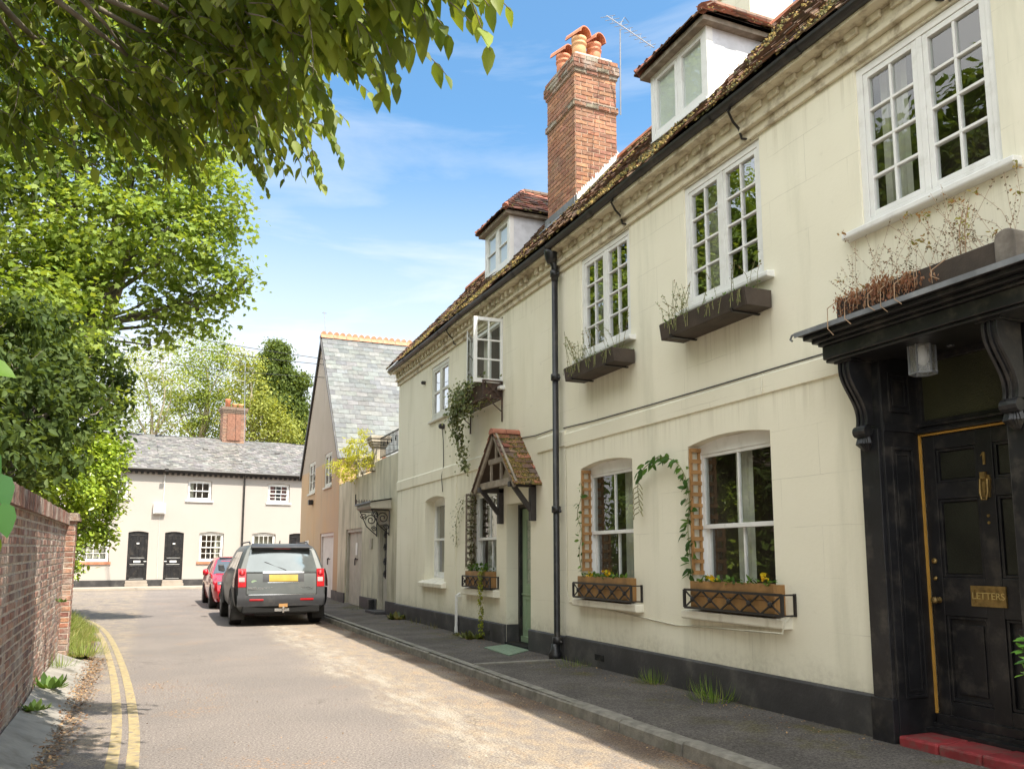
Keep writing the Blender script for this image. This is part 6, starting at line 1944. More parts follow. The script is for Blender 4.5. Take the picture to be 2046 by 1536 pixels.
for k in range(64):                                        # spent stems against the wall
    y = U(3.3, 4.65); b0 = Vector((U(4.72, 4.86), y, 3.36)); tip = b0 + Vector((U(-.02, .16), U(-.25, .45), U(.12, .62))); mid = b0.lerp(tip, .5) + Vector((U(-.03, .02), U(-.06, .06), .03))
    st.append(([tuple(b0), tuple(mid), tuple(tip)], .0013))
    for j in range(20):
        f = .25 + .75 * rnd.random(); q = b0.lerp(mid, f * 2) if f < .5 else mid.lerp(tip, f * 2 - 1); P.append(q + rv3(.012)); A.append(rv3()); N.append(rv3()); Z.append(U(.009, .02)); Cc.append(rnd.choice(((.12, .08, .05), (.20, .12, .06), (.10, .09, .05))))
    if rnd.random() < .2:
        for j in range(8): P.append(tip + rv3(.025)); A.append(rv3()); N.append(rv3()); Z.append(U(.02, .04)); Cc.append(rnd.choice(((.35, .2, .1), (.2, .2, .06), (.3, .25, .1))))
for (y, h) in ((3.66, .34), (3.62, .36)):
    st.append(([(4.75, y, 3.36), (4.74, y - .01, 3.36 + h * .6), (4.75, y - .04, 3.36 + h)], .004))
    for j in range(16): P.append(Vector((4.745, y - .02, 3.36 + h * (.4 + .6 * j / 16))) + rv3(.018)); A.append(rv3()); N.append(rv3()); Z.append(U(.02, .03)); Cc.append((.34, .34, .10))
dp_ = thing('dried_flowers', 'rusty dead flower heads and wiry stems spilling from the door hood trough', 'plant', (4.75, 4.0, 3.35))
leaf_object('flower_heads', MT['leaf'], np.array([tuple(p) for p in P]), np.array([tuple(a) for a in A]), np.array([tuple(n) for n in N]), np.array(Z), np.array(Cc), 'oval', dp_)
m = MB()
for pts, r in st: m.tube(pts, r, 4)
m.build('stems', MT['drystem'], dp_)

# ivy basket at the open window
bk = thing('window_box', 'rusty iron basket with slatted base under the open upstairs window', 'window box', (4.9, 12.9, 4.0))
b = MB(); b.box(4.76, 5.06, 12.33, 12.35, 4.02, 4.26); b.box(4.76, 4.78, 12.35, 13.75, 4.02, 4.26); b.box(4.76, 5.06, 13.73, 13.75, 4.02, 4.26); b.build('trough', MT['rustiron'], bk)
b = MB()
for z in (4.0, 4.28):
    b.bar((4.73, 12.30, z), (4.73, 13.78, z), .02, .02)
    for y in (12.30, 13.78): b.bar((4.73, y, z), (5.07, y, z), .02, .02)
for y in (12.30, 13.78):
    for x in (4.73, 5.06): b.bar((x, y, 4.0 if x < 5 else 3.62), (x, y, 4.28), .02, .02)
    b.bar((4.74, y, 4.0), (5.06, y, 4.28), .012, .012); b.bar((4.74, y, 4.28), (5.06, y, 4.0), .012, .012); b.lathe([(0, 0), (.03, 0), (.02, .012), (0, .014)], (4.9, y - .012, 4.14), 8, 'y')
    b.bar((4.80, y, 3.99), (5.06, y, 3.78), .014, .014)
for k in range(5): x = 4.78 + k * .065; b.bar((x, 12.32, 3.99), (x, 13.76, 3.99), .025, .012)
b.build('iron_cradle', MT['rustiron'], bk)
IVY = [(.14, .17, .08), (.20, .23, .12), (.10, .13, .055), (.30, .32, .20)]
P, A, N, Z, Cc = [], [], [], [], []
for (c, s_, n) in (((4.75, 13.0, 4.30), (.10, .35, .06), 260), ((4.70, 13.25, 4.15), (.08, .26, .11), 420), ((4.70, 13.55, 3.92), (.07, .12, .14), 360), ((4.72, 13.05, 3.92), (.08, .18, .08), 110), ((4.76, 13.62, 3.66), (.06, .07, .15), 170), ((4.80, 13.6, 3.38), (.05, .05, .14), 110), ((4.82, 13.48, 3.12), (.04, .05, .1), 60), ((4.84, 13.36, 2.98), (.03, .04, .06), 34), ((4.95, 13.9, 4.05), (.06, .1, .08), 40), ((4.93, 13.8, 3.3), (.04, .12, .05), 24), ((4.8, 12.6, 3.95), (.05, .2, .05), 30)):
    for k in range(n):
        P.append(tuple(c[i] + rnd.gauss(0, s_[i]) for i in range(3))); A.append((U(-.7, .5), U(-.8, .8), -U(.1, 1))); N.append((-U(.3, 1), U(-.6, .3), U(0, .9))); Z.append(U(.03, .065)); Cc.append(J(rnd.choice(IVY), .8, 1.25))
sprays('trailing_ivy', 'variegated ivy spilling and trailing down from the upstairs basket', 'plant', (4.8, 13.3, 4.2), P, A, N, Z, Cc, 'heart', 'leaf', [([(4.75, 13.6, 4.1), (4.76, 13.62, 3.6), (4.80, 13.6, 3.3), (4.83, 13.4, 3.0), (4.9, 13.42, 2.82)], .004)])

# ------------------------------------------------------------------ lamps, cables, aerials and other fittings
ln = thing('porch_lantern', 'dusty glass porch lantern with a white bulb under the black door hood', 'lantern', (5.0, 4.19, 2.74))
cx_, cy_ = 4.97, 4.19


def hexp(r, z): return [(cx_ + r * math.cos(math.pi * k / 3 + .3), cy_ + r * math.sin(math.pi * k / 3 + .3), z) for k in range(6)]


b = MB()
for z in (2.742, 2.975):
    q = hexp(.088, z)
    for k in range(6): b.bar(q[k], q[(k + 1) % 6], .012, .012)
for p, q in zip(hexp(.088, 2.742), hexp(.088, 2.975)): b.bar(p, q, .01, .01)
b.lathe([(.09, 2.975), (.07, 3.01), (.04, 3.045), (.015, 3.06), (.0, 3.06)], (cx_, cy_, 0), 6) ; b.tube([(cx_, cy_, 3.05), (cx_ + .1, cy_, 3.04), (5.28, cy_, 2.99)], .012, 6)
b.lathe([(0, 0), (.05, 0), (.05, .02), (0, .02)], (5.40, cy_, 2.99), 10, 'x') if False else b.box(5.25, 5.28, cy_ - .02, cy_ + .02, 2.97, 3.0)
b.build('lantern_frame', MT['lead'], ln)
MT['dustglass'] = M('dusty_lantern_glass', (.36, .37, .36), .25, .15, 9); MT['dustglass'].node_tree.nodes['Principled BSDF'].inputs['Alpha'].default_value = .42
b = MB(); a_, c_ = hexp(.084, 2.745), hexp(.084, 2.97)
for k in range(6): b.poly([a_[k], a_[(k + 1) % 6], c_[(k + 1) % 6], c_[k]])
b.build('lantern_glass', MT['dustglass'], ln)
b = MB(); b.lathe([(.0, 2.80), (.02, 2.805), (.042, 2.84), (.043, 2.875), (.025, 2.93), (.018, 2.96), (0, 2.965)], (cx_, cy_, 0), 14); b.build('bulb', MT['pvc'], ln, smooth=True)

fl = MB(T); fl.box(29.95, 30.2, .02, .16, 3.28, 3.46); fl.tube([(30.07, 0, 3.4), (30.07, .1, 3.37)], .03, 6); tag(fl.build('floodlight', MT['gutter'], None, off=(FX, 30.07, 3.28), bevel=.02), 'small dark floodlight on the ochre gabled wall', 'lamp')
b = MB(T); b.lathe([(0, .0), (.05, 0), (.055, .03), (.05, .09), (.03, .11), (0, .11)], (15.32, .0, 3.98), 12, 'y'); b.tube([(15.32, .04, 3.93), (15.31, .02, 3.7), (15.30, .012, 3.2), (15.36, .03, 3.0), (15.34, .012, 2.7)], .008, 5); tag(b.build('security_light', MT['gutter'], None, off=(FX, 15.32, 3.98)), 'small dark bulkhead light on the far house wall below the upstairs window', 'lamp')
b = MB(T); b.box(14.82, 15.0, 0, .035, 3.97, 4.2)
for k in range(5): b.box(14.84, 14.98, .035, .045, 3.99 + k * .04, 4.015 + k * .04)
tag(b.build('wall_vent', MT['greywhite'], None, off=(FX, 14.9, 3.97), bevel=.004), 'pale louvred wall vent beside the ivy basket', 'vent')
b = MB(); b.tube([(5.0, 14.28, .11), (5.0, 14.28, .22)], .034, 8); b.tube([(5.0, 14.28, .2), (5.0, 14.28, .78)], .028, 8); b.tube([(5.0, 14.28, .76), (5.05, 14.28, .80), (5.08, 14.28, .80)], .02, 6); b.box(4.98, 5.075, 14.24, 14.30, .74, .77)
tag(b.build('waste_pipe', MT['pvc'], None, off=(5.0, 14.28, .11)), 'short white plastic pipe standing against the far house plinth', 'pipe')
b = MB(T); b.lathe([(0, 0), (.04, 0), (.04, .07), (.02, .09), (0, .09)], (16.62, 0, 5.1), 10, 'y'); tag(b.build('alarm_sensor', MT['gutter'], None, off=(FX, 16.62, 5.1)), 'small grey sensor below the eaves left of the far upstairs window', 'sensor')
b = MB(T)
b.tube([(10.1, .012, 3.20), (9.2, .012, 3.17), (8.0, .012, 3.155), (7.0, .012, 3.145), (6.0, .012, 3.14), (5.1, .012, 3.135)], .007, 4)
tag(b.build('wall_cable', MT['wire'], None, off=(FX, 7.6, 3.14)), 'thin dark cable running along the ledge of the near house', 'cable')
b = MB(T); b.tube([(12.0, .012, 3.28), (11.0, .012, 3.22), (10.25, .012, 3.23)], .007, 4); tag(b.build('wall_cable', MT['wire'], None, off=(FX, 11, 3.22)), 'short dark cable between the porch roof and the downpipe', 'cable')
b = MB(T); b.tube([(10.05, .012, 2.9), (10.03, .012, 2.0), (10.03, .012, 1.0), (9.95, .012, .86), (9.6, .012, .85), (8.2, .014, .78), (7.5, .012, .74), (7.28, .012, .75), (5.75, .125, .80), (5.72, .12, .9), (5.72, .02, .95)], .008, 4); tag(b.build('wall_cable', MT['cable'], None, off=(FX, 8, .8)), 'cream painted cable looping under the two downstairs sills', 'cable')
b = MB(T); b.tube([(6.0, .012, 3.12), (6.0, .030, 3.0), (6.0, .03, 2.94)], .009, 4); tag(b.build('wall_cable', MT['cable'], None, off=(FX, 6, 3)), 'very short cream cable crossing the ledge of the near house', 'cable')


def yagi(name, lab, base, top, b0, b1, n, el, r=.012):
    m = MB(); m.tube([base, top], r, 6); m.tube([b0, b1], r * .8, 5); d = (Vector(b1) - Vector(b0)).normalized(); s_ = Vector(el)
    for k in range(n):
        q = Vector(b0).lerp(Vector(b1), (k + .3) / n); w = .16 - .05 * k / n
        m.tube([q - s_ * w, q + s_ * w], r * .45, 4)
        if k % 2: m.tube([q + Vector((0, 0, -.06)), q + Vector((0, 0, .06))], r * .45, 4)
    q = Vector(b0).lerp(Vector(b1), .3); m.tube([q + Vector((0, 0, .0)), q + s_ * .1 + Vector((0, 0, .12)), q + s_ * .2], r * .5, 4)
    return tag(m.build(name, MT['alu'], None, off=base), lab, 'aerial')


yagi('television_aerial', 'slanting television aerial on a thin mast right of the tall brick chimney', (6.86, 11.42, 8.85), (6.75, 11.2, 10.25), (6.62, 11.42, 10.60), (6.78, 10.25, 9.35), 10, (.9, 0, .4))
m = MB(); m.tube([(FX + .1, HA, HZ), (FX + .02, HA, HZ + .9)], .015, 5); m.tube([(FX - .05, HA, HZ + .85), (FX + .1, HA, HZ + .85)], .012, 4); tag(m.build('television_aerial', MT['alu'], None, off=(FX + .1, HA, HZ)), 'small mast aerial on the tip of the gabled roof', 'aerial')
yagi('television_aerial', 'thin tall aerial mast beside the cottage chimney', (3.72, 42.1, 6.9), (3.60, 42.1, 11.0), (2.2, 42.0, 10.2), (3.6, 42.1, 10.0), 8, (0, 0, 1), .016)
for k, (a, b_, s_) in enumerate((((-9, 46, 14.6), (5.10, 28.9, 8.35), .35), ((-9, 47, 14.0), (5.1, 28.7, 8.1), .4), ((-9, 48, 13.2), (5.1, 28.5, 7.6), .5))):
    m = MB(); m.tube([tuple(Vector(a).lerp(Vector(b_), t / 14) - Vector((0, 0, s_ * 4 * (t / 14) * (1 - t / 14)))) for t in range(15)], .011, 4)
    tag(m.build('overhead_wire', MT['wire'], None, off=a), 'thin overhead wire slung from the gabled house across the sky', 'wire', 'overhead wires')
mt_ = MB(); mt_.poly([(4.52, 10.72, .118), (5.04, 11.2, .118), (5.06, 12.08, .118), (4.58, 11.82, .118)]); mt_.prism([(4.52, 10.72, .104), (5.04, 11.2, .104), (5.06, 12.08, .104), (4.58, 11.82, .104)], (0, 0, .0125))
tag(mt_.build('door_mat', MT['mat'], None, off=(4.8, 11.4, .11)), 'faded green mat on the pavement before the green door', 'mat')

ft = thing('folded_table', 'folded slatted wooden table leaning on the roof terrace behind the railings', 'table', (5.5, 19.2, 3.2))
b = MB()
for k in range(6): b.bar((5.34 + .0 * k, 18.85 + k * .12, 3.25), (5.50, 18.85 + k * .12, 4.62), .105, .02, (1, 0, 0))
b.build('table_top', MT['cedar'], ft)
for yy in (18.9, 19.4):
    b = MB(); b.bar((5.60, yy, 3.2), (5.53, yy, 4.5), .04, .05); b.build('leg', MT['darkoak'], ft)
tp = thing('flower_pot', 'terracotta pot standing on the roof terrace beside the stone pier', 'pot', (5.3, 20.3, 3.2))
b = MB(); b.lathe([(.13, 3.2), (.19, 3.8), (.21, 3.82), (.21, 3.92), (.17, 3.92), (.16, 3.85)], (5.32, 20.3, 0), 16); b.build('pot', MT['terracotta'], tp, smooth=True)
b = MB(); b.lathe([(.165, 3.84), (.0, 3.87)], (5.32, 20.3, 0), 12); b.build('soil', MT['soil'], tp)

# ------------------------------------------------------------------ weeds, grass and litter
def weed(x, y, z, r, h, n, lab, cols, kind='blade', name='weed'):
    P, A, N, Z, Cc = [], [], [], [], []
    for k in range(n):
        a = U(0, 6.28); q = r * math.sqrt(rnd.random()) * (.5 if kind == 'oval' else .75); P.append((x + q * math.cos(a), y + q * math.sin(a), z)); s_ = U(.2, 2.2)
        A.append((math.cos(a) * s_, math.sin(a) * s_, U(.5, 1.2))); N.append((math.cos(a), math.sin(a), -.4)); Z.append(h * U(.25, 1.2) * (.62 if kind == 'oval' else 1.15)); Cc.append(J(rnd.choice(cols), .7, 1.3))
    P, A, N, Z, Cc = map(np.array, (P, A, N, Z, Cc))
    o = leaf_object(name, MT['grass'], P, A, N, Z, Cc, kind, None, (x, y, z))
    return tag(o, lab, 'plant')


GW = [(.14, .24, .04), (.20, .30, .06), (.10, .18, .03), (.26, .30, .09)]
weed(5.0, 7.85, .10, .20, .15, 130, 'small grass tuft at the plinth below the gap between the sash windows', GW)
weed(4.95, 6.72, .10, .30, .19, 230, 'large bright grass tuft at the plinth under the right hand sash window', GW)
weed(4.92, 9.5, .10, .44, .09, 200, 'low grass beside the foot of the downpipe', GW)
weed(4.95, 13.25, .10, .34, .22, 120, 'leafy weed at the plinth between the white pipe and the air brick', [(.12, .14, .06), (.17, .19, .07), (.10, .12, .04)], 'oval')
weed(4.95, 13.9, .10, .25, .12, 60, 'small weed at the foot of the white pipe', [(.12, .14, .06), (.17, .17, .07)], 'oval')
weed(4.95, 17.9, .10, .36, .28, 140, 'bushy weed at the plinth near the far end of the cream terrace', [(.10, .13, .06), (.16, .18, .08), (.22, .19, .09)], 'oval')
weed(4.95, 16.6, .10, .3, .14, 70, 'thin weeds at the plinth below the far sash window', [(.14, .15, .06), (.2, .19, .09)])
weed(4.9, 15.4, .10, .3, .12, 70, 'sprawling low weed on the pavement right of the far sash window', [(.14, .15, .06), (.2, .19, .09)])
weed(4.85, 21.6, .10, .5, .12, 130, 'low green weeds along the garage wall by the plank door', [(.16, .18, .07), (.12, .15, .05)])
weed(-.92, 9.9, .12, .2, .24, 40, 'broad leaved dock weed at the foot of the brick wall', [(.09, .17, .035), (.13, .21, .05)], 'oval')
weed(-.9, 8.55, .12, .14, .16, 40, 'small leafy weed at the foot of the brick wall nearest us', [(.12, .2, .05), (.16, .24, .06)], 'oval')
weed(-.98, 11.7, .12, .2, .2, 70, 'thin weeds at the foot of the brick wall near its pier', GW)
weed(-.84, 13.4, .08, .4, .2, 260, 'tall grass clump at the road edge just past the brick pier', [(.28, .34, .09), (.36, .40, .13), (.2, .28, .06)])
weed(-.93, 10.6, .95, .06, .1, 26, 'little fern growing out of the brick wall face', [(.10, .17, .04)], 'oval')

P, A, N, Z, Cc = [], [], [], [], []
for k in range(16000):
    y = U(13.7, 22.5); e = -.72 - .02 * max(0, y - 13) - max(0, y - 17) ** 1.5 * .075
    d = abs(rnd.gauss(0, .55)); x = e - .10 - d + .12 * math.sin(y * 5.1) * math.sin(y * 2.3)
    if x < -3.5: continue
    z = gz(y) + min(.16, .05 + d * .14); hgt = (.08 + .30 * min(1, d * 1.6)) * U(.35, 1.25)
    P.append((x, y, z)); A.append((U(-.7, .8), U(-.7, .7), 1)); N.append((U(-1, 1), U(-1, 1), .2)); Z.append(hgt); Cc.append(J(rnd.choice([(.24, .31, .07), (.34, .38, .12), (.44, .41, .19), (.19, .26, .06)]), .7, 1.3))
tag(leaf_object('verge_grass', MT['grass'], *map(np.array, (P, A, N, Z, Cc)), 'blade', None, (-1.2, 16, .1)), 'sunlit grass on the bank beyond the brick wall', 'grass', kind='stuff')

P, A, N, Z, Cc = [], [], [], [], []
LC = [(.30, .17, .08), (.22, .12, .06), (.38, .24, .12), (.26, .19, .12), (.16, .09, .05)]


def lit(n, fx, fy, zf, s0=.015, s1=.045):
    for k in range(n):
        x, y = fx(), fy(); P.append((x, y, zf(x, y) + U(.003, .012))); A.append((U(-1, 1), U(-1, 1), U(-.2, .25))); N.append((U(-.3, .3), U(-.3, .3), 1)); Z.append(U(s0, s1)); Cc.append(J(rnd.choice(LC), .75, 1.25))


lit(2600, lambda: -.66 + rnd.gauss(0, .075), lambda: U(6, 13.5), lambda x, y: max(.006, (-.62 - x) * .21))
lit(900, lambda: -.85 - abs(rnd.gauss(0, .12)), lambda: U(13.3, 16.5), lambda x, y: .06)
lit(1500, lambda: 3.60 - abs(rnd.gauss(0, .16)), lambda: U(4.5, 18), lambda x, y: .004, .008, .028)
lit(1100, lambda: 5.03 - abs(rnd.gauss(0, .3)), lambda: U(4.5, 21), lambda x, y: .108, .008, .03)
lit(500, lambda: U(-.3, 3.6), lambda: 5 + abs(rnd.gauss(0, 5)), lambda x, y: .003 + gz(y), .008, .024)
lit(260, lambda: .55 + rnd.gauss(0, .22), lambda: 9.6 + rnd.gauss(0, .5), lambda x, y: .003, .008, .024)
lit(200, lambda: .1 + rnd.gauss(0, .14), lambda: 10.4 + rnd.gauss(0, .4), lambda x, y: .003, .008, .024)
tag(leaf_object('fallen_leaves', MT['litter'], *map(np.array, (P, A, N, Z, Cc)), 'diamond', None, (0, 9, 0)), 'dry fallen leaves along the gutters and road', 'leaves', kind='stuff')

# ------------------------------------------------------------------ trees
SYC = [((-2.77,18.68,9.39),0.97),((-1.68,18.73,9.62),1.11),((-0.42,18.75,9.53),1.19),((0.70,18.34,9.10),0.81),((0.80,18.43,8.14),0.67),((-0.15,18.29,8.16),1.05),((-1.37,18.29,7.97),1.08),((-2.41,18.25,7.48),0.89),((-2.54,18.47,6.30),0.60),((-1.73,18.08,6.69),0.55),((-0.09,18.97,7.06),0.67),((0.89,18.50,7.38),0.60),((1.45,18.29,7.26),0.28),((0.58,18.73,6.74),0.52),((-0.06,19.05,6.42),0.39),((-0.87,18.81,10.50),0.98),((0.46,18.80,10.42),0.67),((-2.32,18.85,10.67),1.16),((-1.15,18.70,12.11),1.52),((-2.80,18.80,12.45),1.69),((-0.42,19.27,13.61),1.49),((-1.83,19.11,15.06),1.89),((-3.19,19.15,15.02),1.84),((-1.91,18.85,5.63),0.41),((1.07,18.24,8.67),0.33),((-0.33,19.23,5.99),0.24),
       ((-3.6, 19.5, 9.5), 1.3), ((-3.4, 20.2, 7.4), 1.0), ((-4.6, 20, 12), 1.7), ((-2.3, 18.2, 6.9), .7), ((-2.0, 18.0, 6.1), .5), ((-2.6, 18.4, 5.5), .6), ((-1.6, 18.0, 7.4), .6), ((-1.2, 18.2, 6.3), .35), ((-1.42, 18.6, 5.44), .38), ((-1.12, 18.9, 4.64), .38), ((-1.5, 15.6, 5.3), .38), ((-1.05, 19.7, 5.6), .3), ((-1.15, 16.0, 3.6), .28), ((-2.1, 16.5, 6.1), .5), ((-2.3, 15.5, 5.6), .42)]
HAZ = [((-2.10,13.57,4.83),0.43),((-1.84,15.04,5.26),0.37),((-1.92,13.06,4.01),0.48),((-1.57,15.06,4.29),0.57),((-1.77,13.62,3.47),0.54),((-1.55,15.6,3.75),0.48),((-1.70,12.04,2.78),0.32),((-1.47,14.10,3.03),0.36),((-1.11,18.5,3.98),0.42),((-1.50,17.6,4.75),0.48),((-1.0,19.4,4.8),0.32),((-1.18,17.48,5.39),0.43),((-1.97,14.63,4.65),0.47),((-0.97,19.3,5.2),0.28),((-1.49,12.54,2.55),0.20), ((-2.3, 12.2, 3.4), .6), ((-2.2, 11.0, 2.8), .55), ((-2.4, 15.5, 3.4), .8), ((-2.2, 16.6, 4.8), .7)]
LAU = [((-1.29,17.30,3.13),0.56),((-1.50,16.38,2.51),0.51),((-1.01,17.76,2.90),0.39),((-1.40,17.51,2.02),0.39),((-1.14,18.46,2.26),0.38),((-0.94,17.66,3.43),0.27),((-1.64,15.31,2.76),0.37),((-0.83,18.29,2.55),0.18),((-0.98,18.45,1.81),0.16), ((-1.9, 17.4, 1.5), .6), ((-1.75, 16.0, 1.6), .5)]
TA = [((0.44,55.25,12.38),1.41),((-0.34,55.41,13.62),1.25),((-1.12,55.97,12.07),1.41),((-0.72,56.11,9.90),1.25),((-1.82,57.10,13.86),1.09),((-2.08,56.51,11.14),1.25),((-2.28,56.86,9.28),0.94),((0.59,55.59,9.59),0.94)]
TB = [((2.08,58.53,15.23),1.75),((3.43,58.25,13.22),1.62),((1.58,59.08,12.89),1.69),((2.93,58.80,10.88),1.69),((3.81,57.85,14.90),0.88),((1.38,59.46,10.88),1.35),((2.69,59.09,9.54),1.35),((0.70,59.60,11.89),0.84)]
CON = [((7.53,62.58,16.71),0.75),((7.45,62.77,15.60),1.12),((7.76,62.83,14.30),1.42),((8.18,62.86,12.82),1.68),((8.78,62.84,11.15),1.49),((9.35,62.76,10.04),1.12),((6.96,63.35,13.00),1.12),((9.29,62.15,14.48),0.60),((9.24,62.49,12.26),0.75), ((8.6, 63, 8.5), 2.2)]
FEA = [((5.15,55.52,11.84),1.46),((4.64,55.97,10.22),1.46),((5.97,55.36,10.55),1.37),((5.22,55.26,13.45),0.91),((7.06,55.03,9.58),1.24),((4.44,55.50,14.09),0.72),((5.89,55.60,9.09),1.30),((7.40,55.00,8.77),0.98)]
TERR = [((4.70,22.27,4.23),0.27),((4.69,23.41,3.93),0.23),((4.78,21.65,4.43),0.27),((4.93,21.11,3.98),0.23),((4.85,23.14,3.77),0.25),((4.89,21.57,4.70),0.16),((4.52,24.00,4.13),0.12),((4.86,22.24,3.96),0.24)]


def tree(name, lab, cat, base, trunk_top, r0, blobs, mat, dens, size, kind, ca, cb, clump, per, limbs=True, bark='bark', r1=.05, group=None, **kw):
    t = thing(name, lab, cat, base, 0, group)
    mb = MB(); b0 = Vector(base); tt = Vector(trunk_top)
    mb.tube([b0, b0.lerp(tt, .4) + Vector((U(-.1, .1), U(-.1, .1), 0)) * r0 * 6, tt], [r0 * 1.25, r0, r0 * .62], 9)
    if limbs:
        for (c, r) in blobs:
            s_ = tt if c[2] > tt.z - .5 else b0.lerp(tt, .55)
            branchy(mb, s_, [c], r1, 6, 0, .10)
            branchy(mb, Vector(c), [Vector(c) + rv3(r * .95) for _ in range(4)], r1 * .28, 4, 0, .12)
    mb.build('trunk', MT[bark], t, smooth=True)
    blob_tree_leaves('crown', t, MT[mat], blobs, dens, size, kind, ca, cb, clump, per, **kw)
    return t


syc = tree('sycamore_tree', 'big sunlit maple leaved tree leaning over the lane on the left', 'tree', (-2.9, 20.2, .2), (-2.0, 19.7, 6.2), .13, SYC, 'leaf', 60, .115, 'maple', (.17, .265, .045), (.35, .43, .10), .23, 28, r1=.07, up=.8, droop=.5)
ex = MB()
for pts, r in (([(-2.7, 19.9, 1.0), (-1.45, 19.6, 5.6), (-1.05, 19.3, 7.2), (-.6, 19.0, 9.2)], [.16, .14, .12, .05]), ([(-2.8, 19.9, 1.0), (-1.65, 19.6, 5.6), (-1.3, 19.35, 7.4), (-1.1, 19.1, 9.5)], [.13, .11, .09, .04]),
               ([(-2.9, 20, 1.0), (-2.2, 19.7, 6), (-2.2, 19.0, 8.2), (-2.3, 18.8, 10)], [.13, .11, .08, .04])): ex.tube(pts, r, 8)
ex.build('trunk', MT['palebark'], syc, smooth=True)
tree('hazel_thicket', 'shaded dark green thicket rising behind the brick wall', 'shrub', (-2.2, 14.2, 1.0), (-2.0, 14.4, 3.4), .09, HAZ, 'leaf', 130, .13, 'ovate', (.05, .085, .025), (.15, .205, .06), .17, 26, r1=.025, up=.5, droop=.6)
tree('laurel_bush', 'bright glossy laurel bush overhanging the end of the brick wall', 'shrub', (-1.95, 17.0, .2), (-1.7, 17.1, 1.6), .05, LAU, 'leaf_gloss', 420, .10, 'oval', (.22, .33, .035), (.40, .50, .06), .12, 26, r1=.02, up=.9, droop=.0)
tree('airy_tree', 'thin leaved pale tree left of the others behind the cottages', 'tree', (-.7, 56.5, 0), (-.6, 56.2, 8.5), .22, TA, 'leaf', 22, .17, 'diamond', (.24, .30, .07), (.36, .40, .12), .34, 22, bark='palebark', r1=.10)
tree('spreading_tree', 'open pale green tree with visible branches behind the cottages', 'tree', (2.4, 59, 0), (2.3, 58.9, 8.8), .3, TB, 'leaf', 30, .19, 'diamond', (.20, .28, .05), (.34, .40, .10), .36, 24, bark='palebark', r1=.13)
tree('conifer_tree', 'tall dark conifer behind the cottages near the gabled house', 'tree', (8.2, 63, 0), (7.6, 62.8, 15), .3, CON, 'leaf', 110, .24, 'diamond', (.085, .13, .03), (.17, .22, .055), .30, 30, limbs=False, droop=1.2, up=.2)
tree('feathery_tree', 'yellow green feathery tree between the chimney and the conifer', 'tree', (5.6, 55.6, 0), (5.4, 55.5, 9), .22, FEA, 'leaf', 40, .19, 'diamond', (.24, .29, .06), (.38, .40, .11), .34, 26, bark='palebark', r1=.09)
for k, (c, r, lab) in enumerate((((-2.0, 63, 8.6), 1.6, 'leftmost low tree showing above the cottage roof'), ((.6, 62, 8.4), 1.6, 'low green tree above the cottage roof between airy and spreading trees'), ((4.0, 62, 8.6), 1.7, 'low tree just left of the cottage chimney'))):
    tree('background_tree', lab, 'tree', (c[0], c[1], 0), (c[0], c[1], 7), .2, [(c, r), ((c[0] + 1.2, c[1], c[2] - .8), r * .8), ((c[0] - 1.3, c[1], c[2] - .6), r * .8)], 'leaf', 26, .2, 'diamond', (.12, .20, .04), (.22, .30, .08), .34, 24, limbs=False, group='low trees behind the cottages')
tree('yellow_shrub', 'yellow leaved shrub spilling over the garage terrace wall', 'shrub', (5.25, 22.3, 3.2), (5.0, 22.3, 3.9), .04, TERR, 'leaf', 260, .10, 'lance', (.38, .40, .04), (.54, .54, .07), .075, 26, r1=.012, droop=1.0, up=.3)

# the lime whose boughs hang into the top of the view; its trunk stands behind the wall out of frame
lime = thing('lime_tree', 'dark overhanging lime boughs with drooping leafy twigs at the top left', 'tree', (-2.6, 4.2, 1.0))
mb = MB()
mb.tube([(-2.6, 4.2, .9), (-2.55, 4.3, 3), (-2.3, 4.6, 5.2), (-2.0, 5, 7.5)], [.3, .25, .2, .1], 10)
L1 = [(-1.5, 7.1, 4.35), (-.9, 6.6, 4.36), (-.2, 6.2, 4.34), (.3, 5.6, 4.22), (.55, 5.0, 4.12), (.72, 4.35, 3.98), (.93, 3.55, 3.72), (1.06, 2.95, 3.66)]
L2 = [(-.5, 6.9, 4.35), (.2, 6.6, 4.30), (.7, 6.4, 4.36), (1.1, 6.25, 4.45)]
for q in L1 + L2: branchy(mb, (-2.3, 4.6, 5.2), [Vector(q) + Vector((-.15, .0, .75))], .045, 8, .03, .10)
P, A, N, Z, Cc = [], [], [], [], []
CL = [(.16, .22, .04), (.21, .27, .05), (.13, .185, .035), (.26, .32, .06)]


def twig(p, d, L, n, sz):
    p = Vector(p); d = Vector(d).normalized(); pts = [p.copy()]; seg = L / 6
    for k in range(6):
        d = (d + Vector((0, 0, -.16)) + rv3(.06)).normalized(); p = p + d * seg; pts.append(p.copy())
    mb.tube([tuple(q) for q in pts], [.005, .0045, .004, .0035, .003, .0025, .002], 4)
    c0 = rnd.choice(CL)
    for k in range(n):
        f = (k + .6) / n * 6; i = min(5, int(f)); q = pts[i].lerp(pts[i + 1], f - i); dd = (pts[i + 1] - pts[i]).normalized()
        sd = dd.cross(Vector((0, 0, 1))); sd = sd.normalized() * (1 if k % 2 else -1) if sd.length > .05 else Vector((1 if k % 2 else -1, 0, 0))
        P.append(tuple(q)); A.append(tuple(dd * .5 + sd * U(.3, .9) + Vector((0, 0, -U(.35, 1.1))) + rv3(.2))); N.append(tuple(Vector((U(-.3, .3), -U(0, .5), 1)) + sd * .4)); Z.append(sz * U(.65, 1.2)); Cc.append(J(c0, .75, 1.25))


def along(C_, s):
    f = s * (len(C_) - 1); i = min(len(C_) - 2, int(f)); return Vector(C_[i]).lerp(Vector(C_[i + 1]), f - i)


